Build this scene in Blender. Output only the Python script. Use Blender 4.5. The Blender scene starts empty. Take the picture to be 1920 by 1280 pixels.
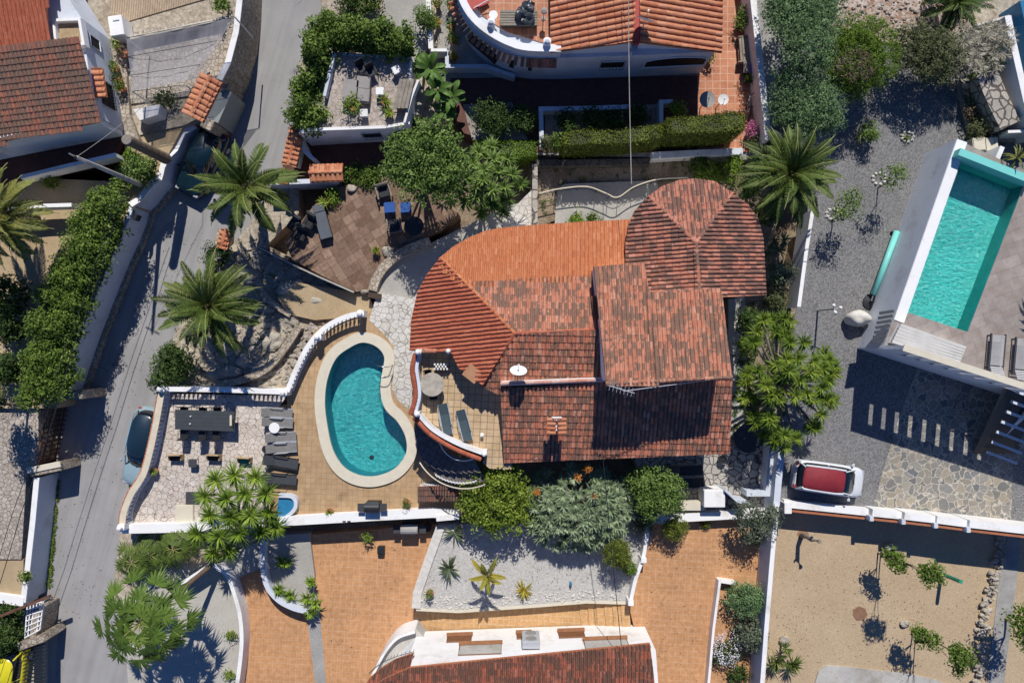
import bpy, bmesh, math, random
import numpy as np
from mathutils import Vector, Matrix
random.seed(7); RNG = np.random.default_rng(11)
scene = bpy.context.scene
COL = scene.collection
# ---------------- camera, world, sun, exposure ----------------
H = 42.0; S = 32.0
cam_d = bpy.data.cameras.new("camera"); cam = bpy.data.objects.new("camera", cam_d); COL.objects.link(cam)
cam.location = (0, 0, H); cam.rotation_euler = (0, 0, 0)
cam_d.sensor_width = 36; cam_d.lens = 18.0 * H / 30.0; cam_d.clip_end = 2000; cam_d.clip_start = 0.5
scene.camera = cam
scene.render.resolution_x = 1024; scene.render.resolution_y = 682
SUN_EL = 46.0; SD = Vector((-0.08, -1.0)).normalized()
world = bpy.data.worlds.new("World"); scene.world = world; world.use_nodes = True
wn = world.node_tree; bg = wn.nodes["Background"]; sky = wn.nodes.new("ShaderNodeTexSky"); sky.sky_type = 'NISHITA'
sky.sun_disc = False; sky.sun_elevation = math.radians(SUN_EL); sky.sun_rotation = math.radians(4.6); sky.dust_density = 0.0; sky.ozone_density = 9.0
wb = wn.nodes.new("ShaderNodeMix"); wb.data_type = 'RGBA'; wb.blend_type = 'MULTIPLY'; wb.inputs[0].default_value = 1.0; wb.inputs[7].default_value = (.72, .95, 1.3, 1)
wn.links.new(sky.outputs[0], wb.inputs[6]); wn.links.new(wb.outputs[2], bg.inputs[0]); bg.inputs[1].default_value = 0.068
sun_d = bpy.data.lights.new("sun", 'SUN'); sun = bpy.data.objects.new("sun", sun_d); COL.objects.link(sun)
sun_d.energy = 5.0; sun_d.angle = math.radians(0.53); sun_d.color = (1.0, 0.96, 0.9)
ce = math.cos(math.radians(SUN_EL))
sun.rotation_euler = Vector((SD.x*ce, SD.y*ce, -math.sin(math.radians(SUN_EL)))).to_track_quat('-Z', 'Y').to_euler()
sun.location = (5, 40, 60)
scene.view_settings.view_transform = 'Standard'; scene.view_settings.look = 'None'
scene.view_settings.exposure = -0.1; scene.view_settings.gamma = 1.0

# ---------------- coordinates: photo pixel -> world at height z ----------------
def P(x, y, z=0.0):
    k = (H - z) / H / S
    return Vector(((x - 960) * k, (640 - y) * k, z))
def W(pts, z): return [P(a, b, z) for a, b in pts]
def XY(pts, z): return [tuple(P(a, b, z)[:2]) for a, b in pts]

# ---------------- mesh builder ----------------
class MB:
    def __init__(s): s.v = []; s.f = []; s.uv = None
    def add(s, vs, fs):
        n = len(s.v); s.v.extend(tuple(v) for v in vs); s.f.extend(tuple(i + n for i in f) for f in fs); return s
    def merge(s, o): return s.add(o.v, o.f)
    def box(s, c, d, rz=0.0, rx=0.0, ry=0.0):
        R = Matrix.Rotation(rz, 3, 'Z') @ Matrix.Rotation(ry, 3, 'Y') @ Matrix.Rotation(rx, 3, 'X')
        c = Vector(c); hx, hy, hz = d[0]/2, d[1]/2, d[2]/2
        vs = [c + R @ Vector((x*hx, y*hy, z*hz)) for z in (-1, 1) for y in (-1, 1) for x in (-1, 1)]
        return s.add(vs, [(0,2,3,1),(4,5,7,6),(0,1,5,4),(2,6,7,3),(0,4,6,2),(1,3,7,5)])
    def bev(s, c, d, b=0.02, rz=0.0, rx=0.0, ry=0.0):
        bm = bmesh.new(); bmesh.ops.create_cube(bm, size=1.0)
        bmesh.ops.scale(bm, vec=d, verts=bm.verts)
        bmesh.ops.bevel(bm, geom=list(bm.edges), offset=b, segments=2, affect='EDGES')
        R = Matrix.Rotation(rz, 3, 'Z') @ Matrix.Rotation(ry, 3, 'Y') @ Matrix.Rotation(rx, 3, 'X'); c = Vector(c)
        bm.verts.index_update()
        s.add([c + R @ v.co for v in bm.verts], [[v.index for v in f.verts] for f in bm.faces]); bm.free(); return s
    def prism(s, pts, z0, z1, bottom=False):
        """pts: xy or xyz (z kept as top when z1 is None)"""
        pts = [Vector((p[0], p[1], p[2] if z1 is None else z1)) for p in pts]
        a = sum(pts[i].x*pts[(i+1)%len(pts)].y - pts[(i+1)%len(pts)].x*pts[i].y for i in range(len(pts)))
        if a < 0: pts = pts[::-1]
        n = len(pts); lo = [Vector((p.x, p.y, z0)) for p in pts]
        fs = [tuple(range(n))] + [(i, n+i, n+(i+1)%n, (i+1)%n) for i in range(n)]
        if bottom: fs.append(tuple(range(2*n-1, n-1, -1)))
        return s.add(pts + lo, fs)
    def tube(s, pts, r, n=8, caps=True, flat=1.0):
        pts = [Vector(p) for p in pts]; m = len(pts)
        rs = r if isinstance(r, (list, tuple)) else [r]*m
        base = len(s.v); ref = Vector((0.123, 0.077, 1)).normalized()
        for i, p in enumerate(pts):
            t = (pts[min(i+1, m-1)] - pts[max(i-1, 0)]);
            t = t.normalized() if t.length > 1e-6 else Vector((0,0,1))
            if abs(t.dot(ref)) > 0.98: u = t.cross(Vector((1,0,0))).normalized()
            else: u = t.cross(ref).normalized()
            w = u.cross(t).normalized()
            for k in range(n):
                a = 2*math.pi*k/n
                s.v.append(tuple(p + u*math.cos(a)*rs[i] + w*math.sin(a)*rs[i]*flat))
        for i in range(m-1):
            for k in range(n):
                a = base+i*n+k; b = base+i*n+(k+1)%n
                s.f.append((a, b, b+n, a+n))
        if caps:
            s.f.append(tuple(base+k for k in range(n-1, -1, -1))); s.f.append(tuple(base+(m-1)*n+k for k in range(n)))
        return s
    def lathe(s, c, prof, n=16):
        """prof [(r,z)...]"""
        base = len(s.v); c = Vector(c)
        for r, z in prof:
            for k in range(n):
                a = 2*math.pi*k/n; s.v.append((c.x+r*math.cos(a), c.y+r*math.sin(a), c.z+z))
        for i in range(len(prof)-1):
            for k in range(n):
                a = base+i*n+k; b = base+i*n+(k+1)%n; s.f.append((a, b, b+n, a+n))
        s.f.append(tuple(base+k for k in range(n-1, -1, -1))); s.f.append(tuple(base+(len(prof)-1)*n+k for k in range(n)))
        return s
    def rock(s, c, r, seed=0, seg=12, rings=8, amp=0.22):
        rg = random.Random(seed); ph = [(rg.uniform(-3,3), rg.uniform(-3,3), rg.uniform(-3,3), rg.uniform(0,6)) for _ in range(5)]
        base = len(s.v); c = Vector(c)
        for i in range(rings+1):
            th = math.pi*i/rings
            for k in range(seg):
                a = 2*math.pi*k/seg; d = Vector((math.sin(th)*math.cos(a), math.sin(th)*math.sin(a), math.cos(th)))
                q = 1 + amp*sum(math.sin(p[0]*d.x*1.5+p[1]*d.y*1.5+p[2]*d.z*1.5+p[3]) for p in ph)/2.2
                s.v.append((c.x+d.x*r[0]*q, c.y+d.y*r[1]*q, c.z+d.z*r[2]*q))
        for i in range(rings):
            for k in range(seg):
                a = base+i*seg+k; b = base+i*seg+(k+1)%seg; s.f.append((a, a+seg, b+seg, b))
        return s
    def strip(s, pts, w, z0, z1, closed=False):
        """wall of thickness w along xy polyline, mitred; z1 scalar or list of tops; z0 scalar or list"""
        pts = [Vector((p[0], p[1])) for p in pts]; n = len(pts); L = []; R_ = []
        for i in range(n):
            a = pts[(i-1) % n] if (i > 0 or closed) else None; b = pts[(i+1) % n] if (i < n-1 or closed) else None
            d1 = (pts[i]-a).normalized() if a is not None else None; d2 = (b-pts[i]).normalized() if b is not None else None
            if d1 is None: d1 = d2
            if d2 is None: d2 = d1
            n1 = Vector((-d1.y, d1.x)); n2 = Vector((-d2.y, d2.x)); m = (n1+n2)
            m = m.normalized() if m.length > 1e-4 else n1
            k = w/2/max(0.35, m.dot(n1)); L.append(pts[i]+m*k); R_.append(pts[i]-m*k)
        zt = z1 if isinstance(z1, (list, tuple)) else [z1]*n; zb = z0 if isinstance(z0, (list, tuple)) else [z0]*n
        base = len(s.v)
        for i in range(n):
            s.v += [(L[i].x, L[i].y, zt[i]), (R_[i].x, R_[i].y, zt[i]), (R_[i].x, R_[i].y, zb[i]), (L[i].x, L[i].y, zb[i])]
        for i in range(n if closed else n-1):
            a = base+4*i; b = base+4*((i+1) % n)
            for k in range(4): s.f.append((a+k, a+(k+1)%4, b+(k+1)%4, b+k))
        if not closed:
            s.f.append((base+3, base+2, base+1, base)); e = base+4*(n-1); s.f.append((e, e+1, e+2, e+3))
        return s

def wloc(o):
    v = Vector((0,0,0))
    while o is not None: v += o.location; o = o.parent
    return v
def settag(o, label=None, cat=None, group=None, kind=None):
    if label: o['label'] = label
    if cat: o['category'] = cat
    if group: o['group'] = group
    if kind: o['kind'] = kind
    return o
def obj(name, mb, mat, parent=None, label=None, cat=None, group=None, kind=None, smooth=False, recenter=True):
    me = bpy.data.meshes.new(name); vs = np.array([tuple(v) for v in mb.v], dtype=float).reshape(-1, 3)
    if parent is not None:
        off = np.array(wloc(parent)[:])
    elif recenter:
        off = np.array([(vs[:,0].min()+vs[:,0].max())/2, (vs[:,1].min()+vs[:,1].max())/2, vs[:,2].min()])
    else: off = np.zeros(3)
    me.from_pydata((vs-off).tolist(), [], mb.f); me.materials.append(mat)
    if smooth: me.shade_smooth()
    o = bpy.data.objects.new(name, me); COL.objects.link(o)
    if parent is not None: o.parent = parent
    else: o.location = off
    if getattr(mb, 'tint', None) is not None:
        at = me.attributes.new('tint', 'FLOAT', 'FACE'); at.data.foreach_set('value', np.asarray(mb.tint, dtype=np.float32))
    settag(o, label, cat, group, kind)
    return o
def autosmooth(o, ang=40):
    me = o.data; me.shade_smooth()
    try: me.set_sharp_from_angle(angle=math.radians(ang))
    except Exception: pass
    return o
def thing(name, label, cat, loc=(0,0,0), group=None):
    o = bpy.data.objects.new(name, None); COL.objects.link(o); o.location = loc; o.empty_display_size = 0.2
    return settag(o, label, cat, group)
def dup(root, loc=None, rz=None, label=None, group=None, sc=None):
    def cp(o, par):
        c = o.copy(); COL.objects.link(c)
        if par is not None: c.parent = par
        for ch in list(o.children): cp(ch, c)
        return c
    r = cp(root, None)
    if loc is not None: r.location = loc
    if rz is not None: r.rotation_euler = (0, 0, rz)
    if sc is not None: r.scale = (sc, sc, sc)
    return settag(r, label, None, group)
def place(root, loc, rz=0.0, sc=None):
    root.location = loc; root.rotation_euler = (0, 0, rz)
    if sc: root.scale = (sc, sc, sc)
    return root

# ---------------- materials ----------------
def newmat(name):
    m = bpy.data.materials.new(name); m.use_nodes = True; nt = m.node_tree
    return m, nt, nt.nodes["Principled BSDF"]
def nd(nt, t, **kw):
    n = nt.nodes.new(t)
    for k, v in kw.items():
        if k.startswith('i_'):
            key = k[2:]; key = int(key) if key.isdigit() else key
            n.inputs[key].default_value = v
        else: setattr(n, k, v)
    return n
def pos(nt, sc=1.0, rot=0.0):
    g = nd(nt, "ShaderNodeNewGeometry"); mp = nd(nt, "ShaderNodeMapping", vector_type='POINT')
    if isinstance(sc, tuple):
        m0 = nd(nt, "ShaderNodeMapping"); m0.inputs['Rotation'].default_value = (0, 0, rot); nt.links.new(g.outputs['Position'], m0.inputs[0]); mp.inputs['Scale'].default_value = sc; nt.links.new(m0.outputs[0], mp.inputs[0]); return mp.outputs[0]
    mp.inputs['Scale'].default_value = (sc, sc, sc) if not isinstance(sc, tuple) else sc
    mp.inputs['Rotation'].default_value = (0, 0, rot)
    nt.links.new(g.outputs['Position'], mp.inputs[0]); return mp.outputs[0]
def ramp(nt, fac, stops, interp='LINEAR'):
    r = nd(nt, "ShaderNodeValToRGB"); r.color_ramp.interpolation = interp; e = r.color_ramp.elements
    while len(e) < len(stops): e.new(0.5)
    for i, (p_, c) in enumerate(stops): e[i].position = p_; e[i].color = (*c, 1) if len(c) == 3 else c
    nt.links.new(fac, r.inputs[0]); return r.outputs[0]
def mixc(nt, fac, a, b, mode='MIX'):
    m = nd(nt, "ShaderNodeMix", data_type='RGBA', blend_type=mode)
    for sock, v in ((m.inputs[0], fac), (m.inputs[6], a), (m.inputs[7], b)):
        if isinstance(v, (int, float)): sock.default_value = v
        elif isinstance(v, tuple): sock.default_value = (*v, 1) if len(v) == 3 else v
        else: nt.links.new(v, sock)
    return m.outputs[2]
def noise(nt, vec, scale, detail=4, rough=0.6):
    n = nd(nt, "ShaderNodeTexNoise"); n.inputs['Scale'].default_value = scale; n.inputs['Detail'].default_value = detail
    n.inputs['Roughness'].default_value = rough; nt.links.new(vec, n.inputs['Vector']); return n.outputs['Fac']
def bump(nt, bs, h, strength=0.4, dist=0.02):
    b = nd(nt, "ShaderNodeBump"); b.inputs['Strength'].default_value = strength; b.inputs['Distance'].default_value = dist
    nt.links.new(h, b.inputs['Height']); nt.links.new(b.outputs[0], bs.inputs['Normal'])
def sc_(c, k): return tuple(min(1, x*k) for x in c)
def basic(name, col, rough=0.6, var=0.12, scale=2.0, metal=0.0, bmp=0.15, streak=None, spec=0.4):
    m, nt, b = newmat(name); p = pos(nt, 1.0)
    n1 = noise(nt, p, scale, 6); n2 = noise(nt, p, scale*11, 3)
    c = ramp(nt, n1, [(0.3, sc_(col, 1-var)), (0.7, sc_(col, 1+var*0.6))])
    c2 = ramp(nt, n2, [(0.35, (1-var*.7,)*3), (0.6, (1,1,1))]); c = mixc(nt, 1.0, c, c2, 'MULTIPLY')
    if streak: c = mixc(nt, ramp(nt, noise(nt, p, 0.6, 8, .75), [(0.5, (0,0,0)), (0.68, (1,1,1))]), c, streak)
    nt.links.new(c, b.inputs['Base Color']); b.inputs['Roughness'].default_value = rough
    b.inputs['Metallic'].default_value = metal; b.inputs['Specular IOR Level'].default_value = spec
    if bmp: bump(nt, b, n2, bmp, 0.01)
    return m
def ground(name, stops, scale=1.0, fine=14.0, grain=0.35, bmp=0.6, speck=None, rough=0.9):
    m, nt, b = newmat(name); p = pos(nt)
    n1 = noise(nt, p, scale, 8, .62); n2 = noise(nt, p, fine, 4, .7); c = ramp(nt, n1, stops)
    g = ramp(nt, n2, [(0.3, (1-grain,)*3), (0.7, (1+grain*.3,)*3)]); c = mixc(nt, 1.0, c, g, 'MULTIPLY')
    if speck:
        v = nd(nt, "ShaderNodeTexVoronoi"); v.inputs['Scale'].default_value = speck[0]; nt.links.new(p, v.inputs['Vector'])
        hsv = nd(nt, "ShaderNodeSeparateColor"); nt.links.new(v.outputs['Color'], hsv.inputs[0])
        c = mixc(nt, speck[1], c, ramp(nt, hsv.outputs[0], [(0.0, speck[2]), (1.0, speck[3])]))
    nt.links.new(c, b.inputs['Base Color']); b.inputs['Roughness'].default_value = rough; b.inputs['Specular IOR Level'].default_value = .25
    bump(nt, b, n2, bmp, 0.03); return m
def tiles(name, ca, cb, grout, size, rot=0.0, aspect=1.0, gw=0.018, offset=0.0, mottle=0.3, mscale=7.0, rough=.6, bigvar=0.15):
    m, nt, b = newmat(name); p = pos(nt, 1.0, rot)
    br = nd(nt, "ShaderNodeTexBrick", offset=offset, squash=1.0); br.inputs['Scale'].default_value = 1.0
    br.inputs['Brick Width'].default_value = size*aspect; br.inputs['Row Height'].default_value = size
    br.inputs['Mortar Size'].default_value = gw; br.inputs['Mortar Smooth'].default_value = 0.1; br.inputs['Bias'].default_value = 0
    br.inputs['Color1'].default_value = (*ca, 1); br.inputs['Color2'].default_value = (*cb, 1); br.inputs['Mortar'].default_value = (*grout, 1)
    nt.links.new(p, br.inputs['Vector']); c = br.outputs['Color']
    n1 = noise(nt, p, mscale, 5, .6); c = mixc(nt, 1.0, c, ramp(nt, n1, [(0.35, (1-mottle, 1-mottle*1.25, 1-mottle*1.5)), (0.62, (1.05, 1.05, 1.05))]), 'MULTIPLY')
    n2 = noise(nt, p, .45, 6, .68); c = mixc(nt, 1.0, c, ramp(nt, n2, [(0.3, (1-bigvar*1.3,)*3), (0.7, (1.06,)*3)]), 'MULTIPLY')
    n3 = noise(nt, p, 1.1, 8, .75); c = mixc(nt, 1.0, c, ramp(nt, n3, [(0.34, (.8,.8,.8)), (0.42, (1,1,1))]), 'MULTIPLY')
    nt.links.new(c, b.inputs['Base Color']); b.inputs['Roughness'].default_value = rough; b.inputs['Specular IOR Level'].default_value = .3
    inv = nd(nt, "ShaderNodeMath", operation='SUBTRACT', i_0=1.0); nt.links.new(br.outputs['Fac'], inv.inputs[1]); bump(nt, b, inv.outputs[0], .4, .006)
    return m
def crazy(name, cols, joint, scale, jw=0.06, warp=0.25, rough=.75, rand=0.85, bm_=.5):
    m, nt, b = newmat(name); p = pos(nt); nz = nd(nt, "ShaderNodeTexNoise"); nz.inputs['Scale'].default_value = 1.6; nt.links.new(p, nz.inputs['Vector'])
    ad = nd(nt, "ShaderNodeVectorMath", operation='MULTIPLY_ADD'); nt.links.new(nz.outputs['Color'], ad.inputs[0]); ad.inputs[1].default_value = (warp,)*3; nt.links.new(p, ad.inputs[2])
    # 2D voronoi so walls and floors alike show stones
    v = nd(nt, "ShaderNodeTexVoronoi", feature='DISTANCE_TO_EDGE'); v2 = nd(nt, "ShaderNodeTexVoronoi", feature='F1')
    for q in (v, v2): q.inputs['Scale'].default_value = scale; q.inputs['Randomness'].default_value = rand; nt.links.new(ad.outputs[0], q.inputs['Vector'])
    sp = nd(nt, "ShaderNodeSeparateColor"); nt.links.new(v2.outputs['Color'], sp.inputs[0])
    c = ramp(nt, sp.outputs[0], [(i/max(1, len(cols)-1), cc) for i, cc in enumerate(cols)])
    n2 = noise(nt, p, 9, 5); c = mixc(nt, 1.0, c, ramp(nt, n2, [(0.3, (.78,)*3), (0.7, (1.08,)*3)]), 'MULTIPLY')
    fac = ramp(nt, v.outputs['Distance'], [(jw*.5, (0,0,0)), (jw, (1,1,1))])
    c = mixc(nt, fac, joint, c); n3 = noise(nt, p, .5, 5); c = mixc(nt, 1.0, c, ramp(nt, n3, [(0.3, (.86,)*3), (0.7, (1.06,)*3)]), 'MULTIPLY')
    nt.links.new(c, b.inputs['Base Color']); b.inputs['Roughness'].default_value = rough; b.inputs['Specular IOR Level'].default_value = .3
    bump(nt, b, fac, bm_, .015); return m
def rooftile(name, cols, dirt, dirt_amt=0.5, dscale=1.2):
    """cols: ramp colours picked per tile; dirt: lichen colour"""
    m, nt, b = newmat(name); a = nd(nt, "ShaderNodeAttribute", attribute_name='tint'); p = pos(nt)
    c = ramp(nt, a.outputs['Fac'], [(i/(len(cols)-1), cc) for i, cc in enumerate(cols)])
    n1 = noise(nt, p, dscale, 6, .65); n2 = noise(nt, p, 7, 6, .75)
    # whole tiles go dark where random + broad noise agree, speckled by fine noise
    h = nd(nt, "ShaderNodeMath", operation='MULTIPLY', i_1=37.7); nt.links.new(a.outputs['Fac'], h.inputs[0])
    fr = nd(nt, "ShaderNodeMath", operation='FRACT'); nt.links.new(h.outputs[0], fr.inputs[0])
    s1 = nd(nt, "ShaderNodeMath", operation='MULTIPLY_ADD', i_1=.3); nt.links.new(fr.outputs[0], s1.inputs[0]); nt.links.new(n1, s1.inputs[2])
    s2 = nd(nt, "ShaderNodeMath", operation='MULTIPLY_ADD', i_1=.7); nt.links.new(n2, s2.inputs[0]); nt.links.new(s1.outputs[0], s2.inputs[2])
    th = 1.32 - dirt_amt*0.42
    f = ramp(nt, s2.outputs[0], [(max(0, th-.12), (0,0,0)), (min(1, th+.03), (1,1,1))])
    sm = nd(nt, "ShaderNodeMath", operation='MULTIPLY', i_1=.82); nt.links.new(f, sm.inputs[0]); c = mixc(nt, sm.outputs[0], c, dirt); c = mixc(nt, 1.0, c, ramp(nt, n2, [(0.3, (.75,)*3), (0.65, (1.08,)*3)]), 'MULTIPLY')
    nt.links.new(c, b.inputs['Base Color']); b.inputs['Roughness'].default_value = .8; b.inputs['Specular IOR Level'].default_value = .25
    bump(nt, b, n2, .3, .01); return m
def leafmat(name, cols, trans=0.3, rough=.5):
    m, nt, b = newmat(name); a = nd(nt, "ShaderNodeAttribute", attribute_name='tint'); p = pos(nt)
    n1 = noise(nt, p, 1.7, 4); s1 = nd(nt, "ShaderNodeMath", operation='MULTIPLY_ADD', i_1=.6, i_2=-.3); nt.links.new(n1, s1.inputs[0])
    s2 = nd(nt, "ShaderNodeMath", operation='ADD'); nt.links.new(s1.outputs[0], s2.inputs[0]); nt.links.new(a.outputs['Fac'], s2.inputs[1])
    c = ramp(nt, s2.outputs[0], [(i/(len(cols)-1), (min(1,cc[0]*1.12), min(1,cc[1]*1.08), min(1,cc[2]*1.05))) for i, cc in enumerate(cols)])
    nt.links.new(c, b.inputs['Base Color']); b.inputs['Roughness'].default_value = rough; b.inputs['Specular IOR Level'].default_value = .15
    t = nd(nt, "ShaderNodeBsdfTranslucent"); nt.links.new(c, t.inputs[0]); mx = nd(nt, "ShaderNodeMixShader"); mx.inputs[0].default_value = trans*.55
    out = nt.nodes["Material Output"]; nt.links.new(b.outputs[0], mx.inputs[1]); nt.links.new(t.outputs[0], mx.inputs[2]); nt.links.new(mx.outputs[0], out.inputs[0])
    return m
def glassy(name, col, rough=.05):
    m, nt, b = newmat(name); b.inputs['Base Color'].default_value = (*col, 1); b.inputs['Roughness'].default_value = rough
    b.inputs['Specular IOR Level'].default_value = .8; b.inputs['Coat Weight'].default_value = .5; return m
def paint(name, col, rough=.3):
    m, nt, b = newmat(name); n = noise(nt, pos(nt), 5, 5); c = ramp(nt, n, [(0.3, sc_(col, .9)), (0.7, col)])
    nt.links.new(c, b.inputs['Base Color']); b.inputs['Roughness'].default_value = rough; b.inputs['Coat Weight'].default_value = .6; b.inputs['Coat Roughness'].default_value = .08; return m
def water(name, tint, bs=.35, scale=3.5):
    m, nt, b = newmat(name); nt.nodes.remove(b); out = nt.nodes["Material Output"]
    tr = nd(nt, "ShaderNodeBsdfTransparent"); tr.inputs[0].default_value = (*tint, 1); gl = nd(nt, "ShaderNodeBsdfGlossy"); gl.inputs['Roughness'].default_value = .04
    p = pos(nt); n1 = noise(nt, p, scale, 3, .5); n2 = noise(nt, p, scale*2.7, 2, .5)
    a = nd(nt, "ShaderNodeMath", operation='ADD'); nt.links.new(n1, a.inputs[0]); nt.links.new(n2, a.inputs[1])
    bp = nd(nt, "ShaderNodeBump"); bp.inputs['Strength'].default_value = bs; bp.inputs['Distance'].default_value = .15; nt.links.new(a.outputs[0], bp.inputs['Height'])
    nt.links.new(bp.outputs[0], gl.inputs['Normal']); fr = nd(nt, "ShaderNodeFresnel"); fr.inputs[0].default_value = 1.33; nt.links.new(bp.outputs[0], fr.inputs['Normal'])
    mx = nd(nt, "ShaderNodeMixShader"); nt.links.new(fr.outputs[0], mx.inputs[0]); nt.links.new(tr.outputs[0], mx.inputs[1]); nt.links.new(gl.outputs[0], mx.inputs[2]); nt.links.new(mx.outputs[0], out.inputs[0])
    return m
def mosaic(name, ca, cb, cc, scale=5.0):  # mottle stands for light ripples of the water, painted into the basin colour
    m, nt, b = newmat(name); p = pos(nt); nz = nd(nt, "ShaderNodeTexNoise"); nz.inputs['Scale'].default_value = 2.5; nt.links.new(p, nz.inputs['Vector'])
    ad = nd(nt, "ShaderNodeVectorMath", operation='MULTIPLY_ADD'); nt.links.new(nz.outputs['Color'], ad.inputs[0]); ad.inputs[1].default_value = (.5,)*3; nt.links.new(p, ad.inputs[2])
    n1 = noise(nt, ad.outputs[0], scale, 3, .6); n2 = noise(nt, p, .5, 3)
    v = nd(nt, "ShaderNodeTexVoronoi", feature='SMOOTH_F1'); v.inputs['Scale'].default_value = scale*.9; nt.links.new(ad.outputs[0], v.inputs['Vector'])
    c = ramp(nt, v.outputs['Distance'], [(0.1, ca), (0.42, cb), (0.75, cc)]); c = mixc(nt, .45, c, ramp(nt, n1, [(0.35, ca), (0.6, cc)]))
    c = mixc(nt, 1.0, c, ramp(nt, n2, [(0.3, (.86,)*3), (0.7, (1.05,)*3)]), 'MULTIPLY')
    nt.links.new(c, b.inputs['Base Color']); b.inputs['Roughness'].default_value = .5; return m

M = {}
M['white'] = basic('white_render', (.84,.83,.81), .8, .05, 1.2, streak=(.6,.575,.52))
M['white_shade'] = basic('white_render_shade_tint', (.62,.66,.72), .8, .08, 1.2, streak=(.42,.44,.47))  # white render with bluish shade put into its colour
M['cream'] = basic('cream_coping', (.66,.60,.47), .7, .08, 2.5)
M['creamcap'] = basic('cream_rail', (.66,.58,.44), .7, .12, 2.5)
M['greyc'] = basic('concrete', (.36,.345,.32), .85, .22, 1.5, bmp=.4, streak=(.22,.205,.18))
M['greyl'] = basic('light_concrete', (.5,.48,.44), .85, .2, 1.2, bmp=.4, streak=(.27,.24,.19))
M['black'] = basic('black_plastic', (.022,.024,.028), .5, .2, 4)
M['charcoal'] = basic('charcoal_fabric', (.055,.06,.068), .8, .2, 6)
M['greyfab'] = basic('grey_sling', (.22,.21,.2), .8, .2, 8)
M['slate'] = basic('slate_sling', (.055,.085,.1), .6, .15, 5)
M['alu'] = basic('pale_metal', (.55,.57,.6), .35, .06, 5, metal=.3)
M['steel'] = basic('steel', (.5,.5,.5), .25, .05, 5, metal=.9)
M['wood'] = basic('weathered_wood', (.30,.26,.21), .8, .3, 3, bmp=.3)
M['lwood'] = basic('pale_wood', (.52,.37,.2), .7, .2, 4)
M['dwood'] = basic('dark_wood', (.075,.045,.03), .7, .3, 4)
M['rust'] = basic('rusty_steel', (.15,.07,.04), .8, .35, 3)
M['terra'] = basic('terracotta', (.44,.16,.075), .75, .2, 4)
M['blue'] = basic('blue_cushion', (.02,.09,.32), .7, .15, 5)
M['green'] = basic('green_plastic', (.02,.28,.17), .5, .1, 5)
M['red'] = basic('red_paint', (.42,.045,.03), .6, .2, 3)
M['trunk'] = basic('bark', (.2,.15,.1), .9, .4, 9, bmp=.8)
M['ptrunk'] = basic('palm_bark', (.17,.12,.08), .95, .5, 12, bmp=1.0)
M['gtrunk'] = basic('grey_bark', (.28,.25,.21), .9, .3, 9, bmp=.6)
M['rockm'] = basic('limestone', (.47,.42,.34), .9, .3, 3, bmp=.9, streak=(.24,.21,.17))
M['whiterock'] = basic('white_stone', (.66,.63,.57), .9, .2, 4, bmp=.7)
M['rubber'] = basic('rubber', (.02,.02,.02), .8, .1, 5)
M['glassd'] = glassy('dark_glass', (.006,.009,.012))
M['glasst'] = glassy('tinted_glass', (.008,.012,.014))
M['dark'] = basic('dark_opening', (.012,.01,.01), .8, .2, 3)
M['bronze'] = basic('brown_frame', (.22,.1,.045), .6, .2, 5)
M['rooms'] = basic('brown_sill', (.36,.16,.07), .7, .2, 5)
M['asphalt'] = None
# ---- ground materials
def asphalt():
    m, nt, b = newmat('asphalt'); p = pos(nt); n1 = noise(nt, p, .35, 7, .6); n2 = noise(nt, p, 25, 3, .7)
    c = ramp(nt, n1, [(0.3, (.28,.272,.268)), (0.55, (.335,.325,.318)), (0.75, (.375,.362,.35))])
    c = mixc(nt, 1.0, c, ramp(nt, n2, [(0.3, (.8,)*3), (0.7, (1.1,)*3)]), 'MULTIPLY')
    n4 = noise(nt, pos(nt, (.06, 1.5, 1), math.radians(-74)), 1.5, 4, .6)
    c = mixc(nt, 1.0, c, ramp(nt, n4, [(0.34, (.9,)*3), (0.6, (1.04,)*3)]), 'MULTIPLY')
    v = nd(nt, "ShaderNodeTexVoronoi", feature='DISTANCE_TO_EDGE'); v.inputs['Scale'].default_value = .22
    nz = nd(nt, "ShaderNodeTexNoise"); nz.inputs['Scale'].default_value = .8; nz.inputs['Detail'].default_value = 6; nt.links.new(p, nz.inputs['Vector'])
    ad = nd(nt, "ShaderNodeVectorMath", operation='MULTIPLY_ADD'); nt.links.new(nz.outputs['Color'], ad.inputs[0]); ad.inputs[1].default_value = (2.4,)*3; nt.links.new(p, ad.inputs[2]); nt.links.new(ad.outputs[0], v.inputs['Vector'])
    cr = ramp(nt, v.outputs['Distance'], [(0.0, (0.35,)*3), (0.006, (1,1,1))]); gate = ramp(nt, noise(nt, p, .5, 2), [(0.56, (0,0,0)), (0.63, (1,1,1))])
    c = mixc(nt, gate, c, mixc(nt, 1.0, c, cr, 'MULTIPLY'))
    nt.links.new(c, b.inputs['Base Color']); b.inputs['Roughness'].default_value = .88; b.inputs['Specular IOR Level'].default_value = .25; bump(nt, b, n2, .4, .01); return m
M['asphalt'] = asphalt()
M['soil'] = ground('soil', [(0.3,(.2,.145,.095)), (0.5,(.33,.255,.175)), (0.7,(.42,.34,.25))], .8, 9, .5, 1.0)
M['rocky'] = ground('rocky_soil', [(0.25,(.3,.23,.15)), (0.45,(.5,.41,.3)), (0.6,(.6,.52,.4)), (0.75,(.38,.31,.22))], .7, 6, .55, 1.6, speck=(5, .35, (.2,.16,.11), (.6,.54,.45)))
M['tansoil'] = ground('tan_ground', [(0.3,(.4,.29,.17)), (0.7,(.54,.42,.26))], .6, 18, .3, .6)
M['sand'] = ground('sandy_gravel', [(0.3,(.50,.37,.225)), (0.7,(.60,.465,.30))], .4, 22, .4, .9, speck=(16, .3, (.3,.2,.12), (.6,.48,.33)))
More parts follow.
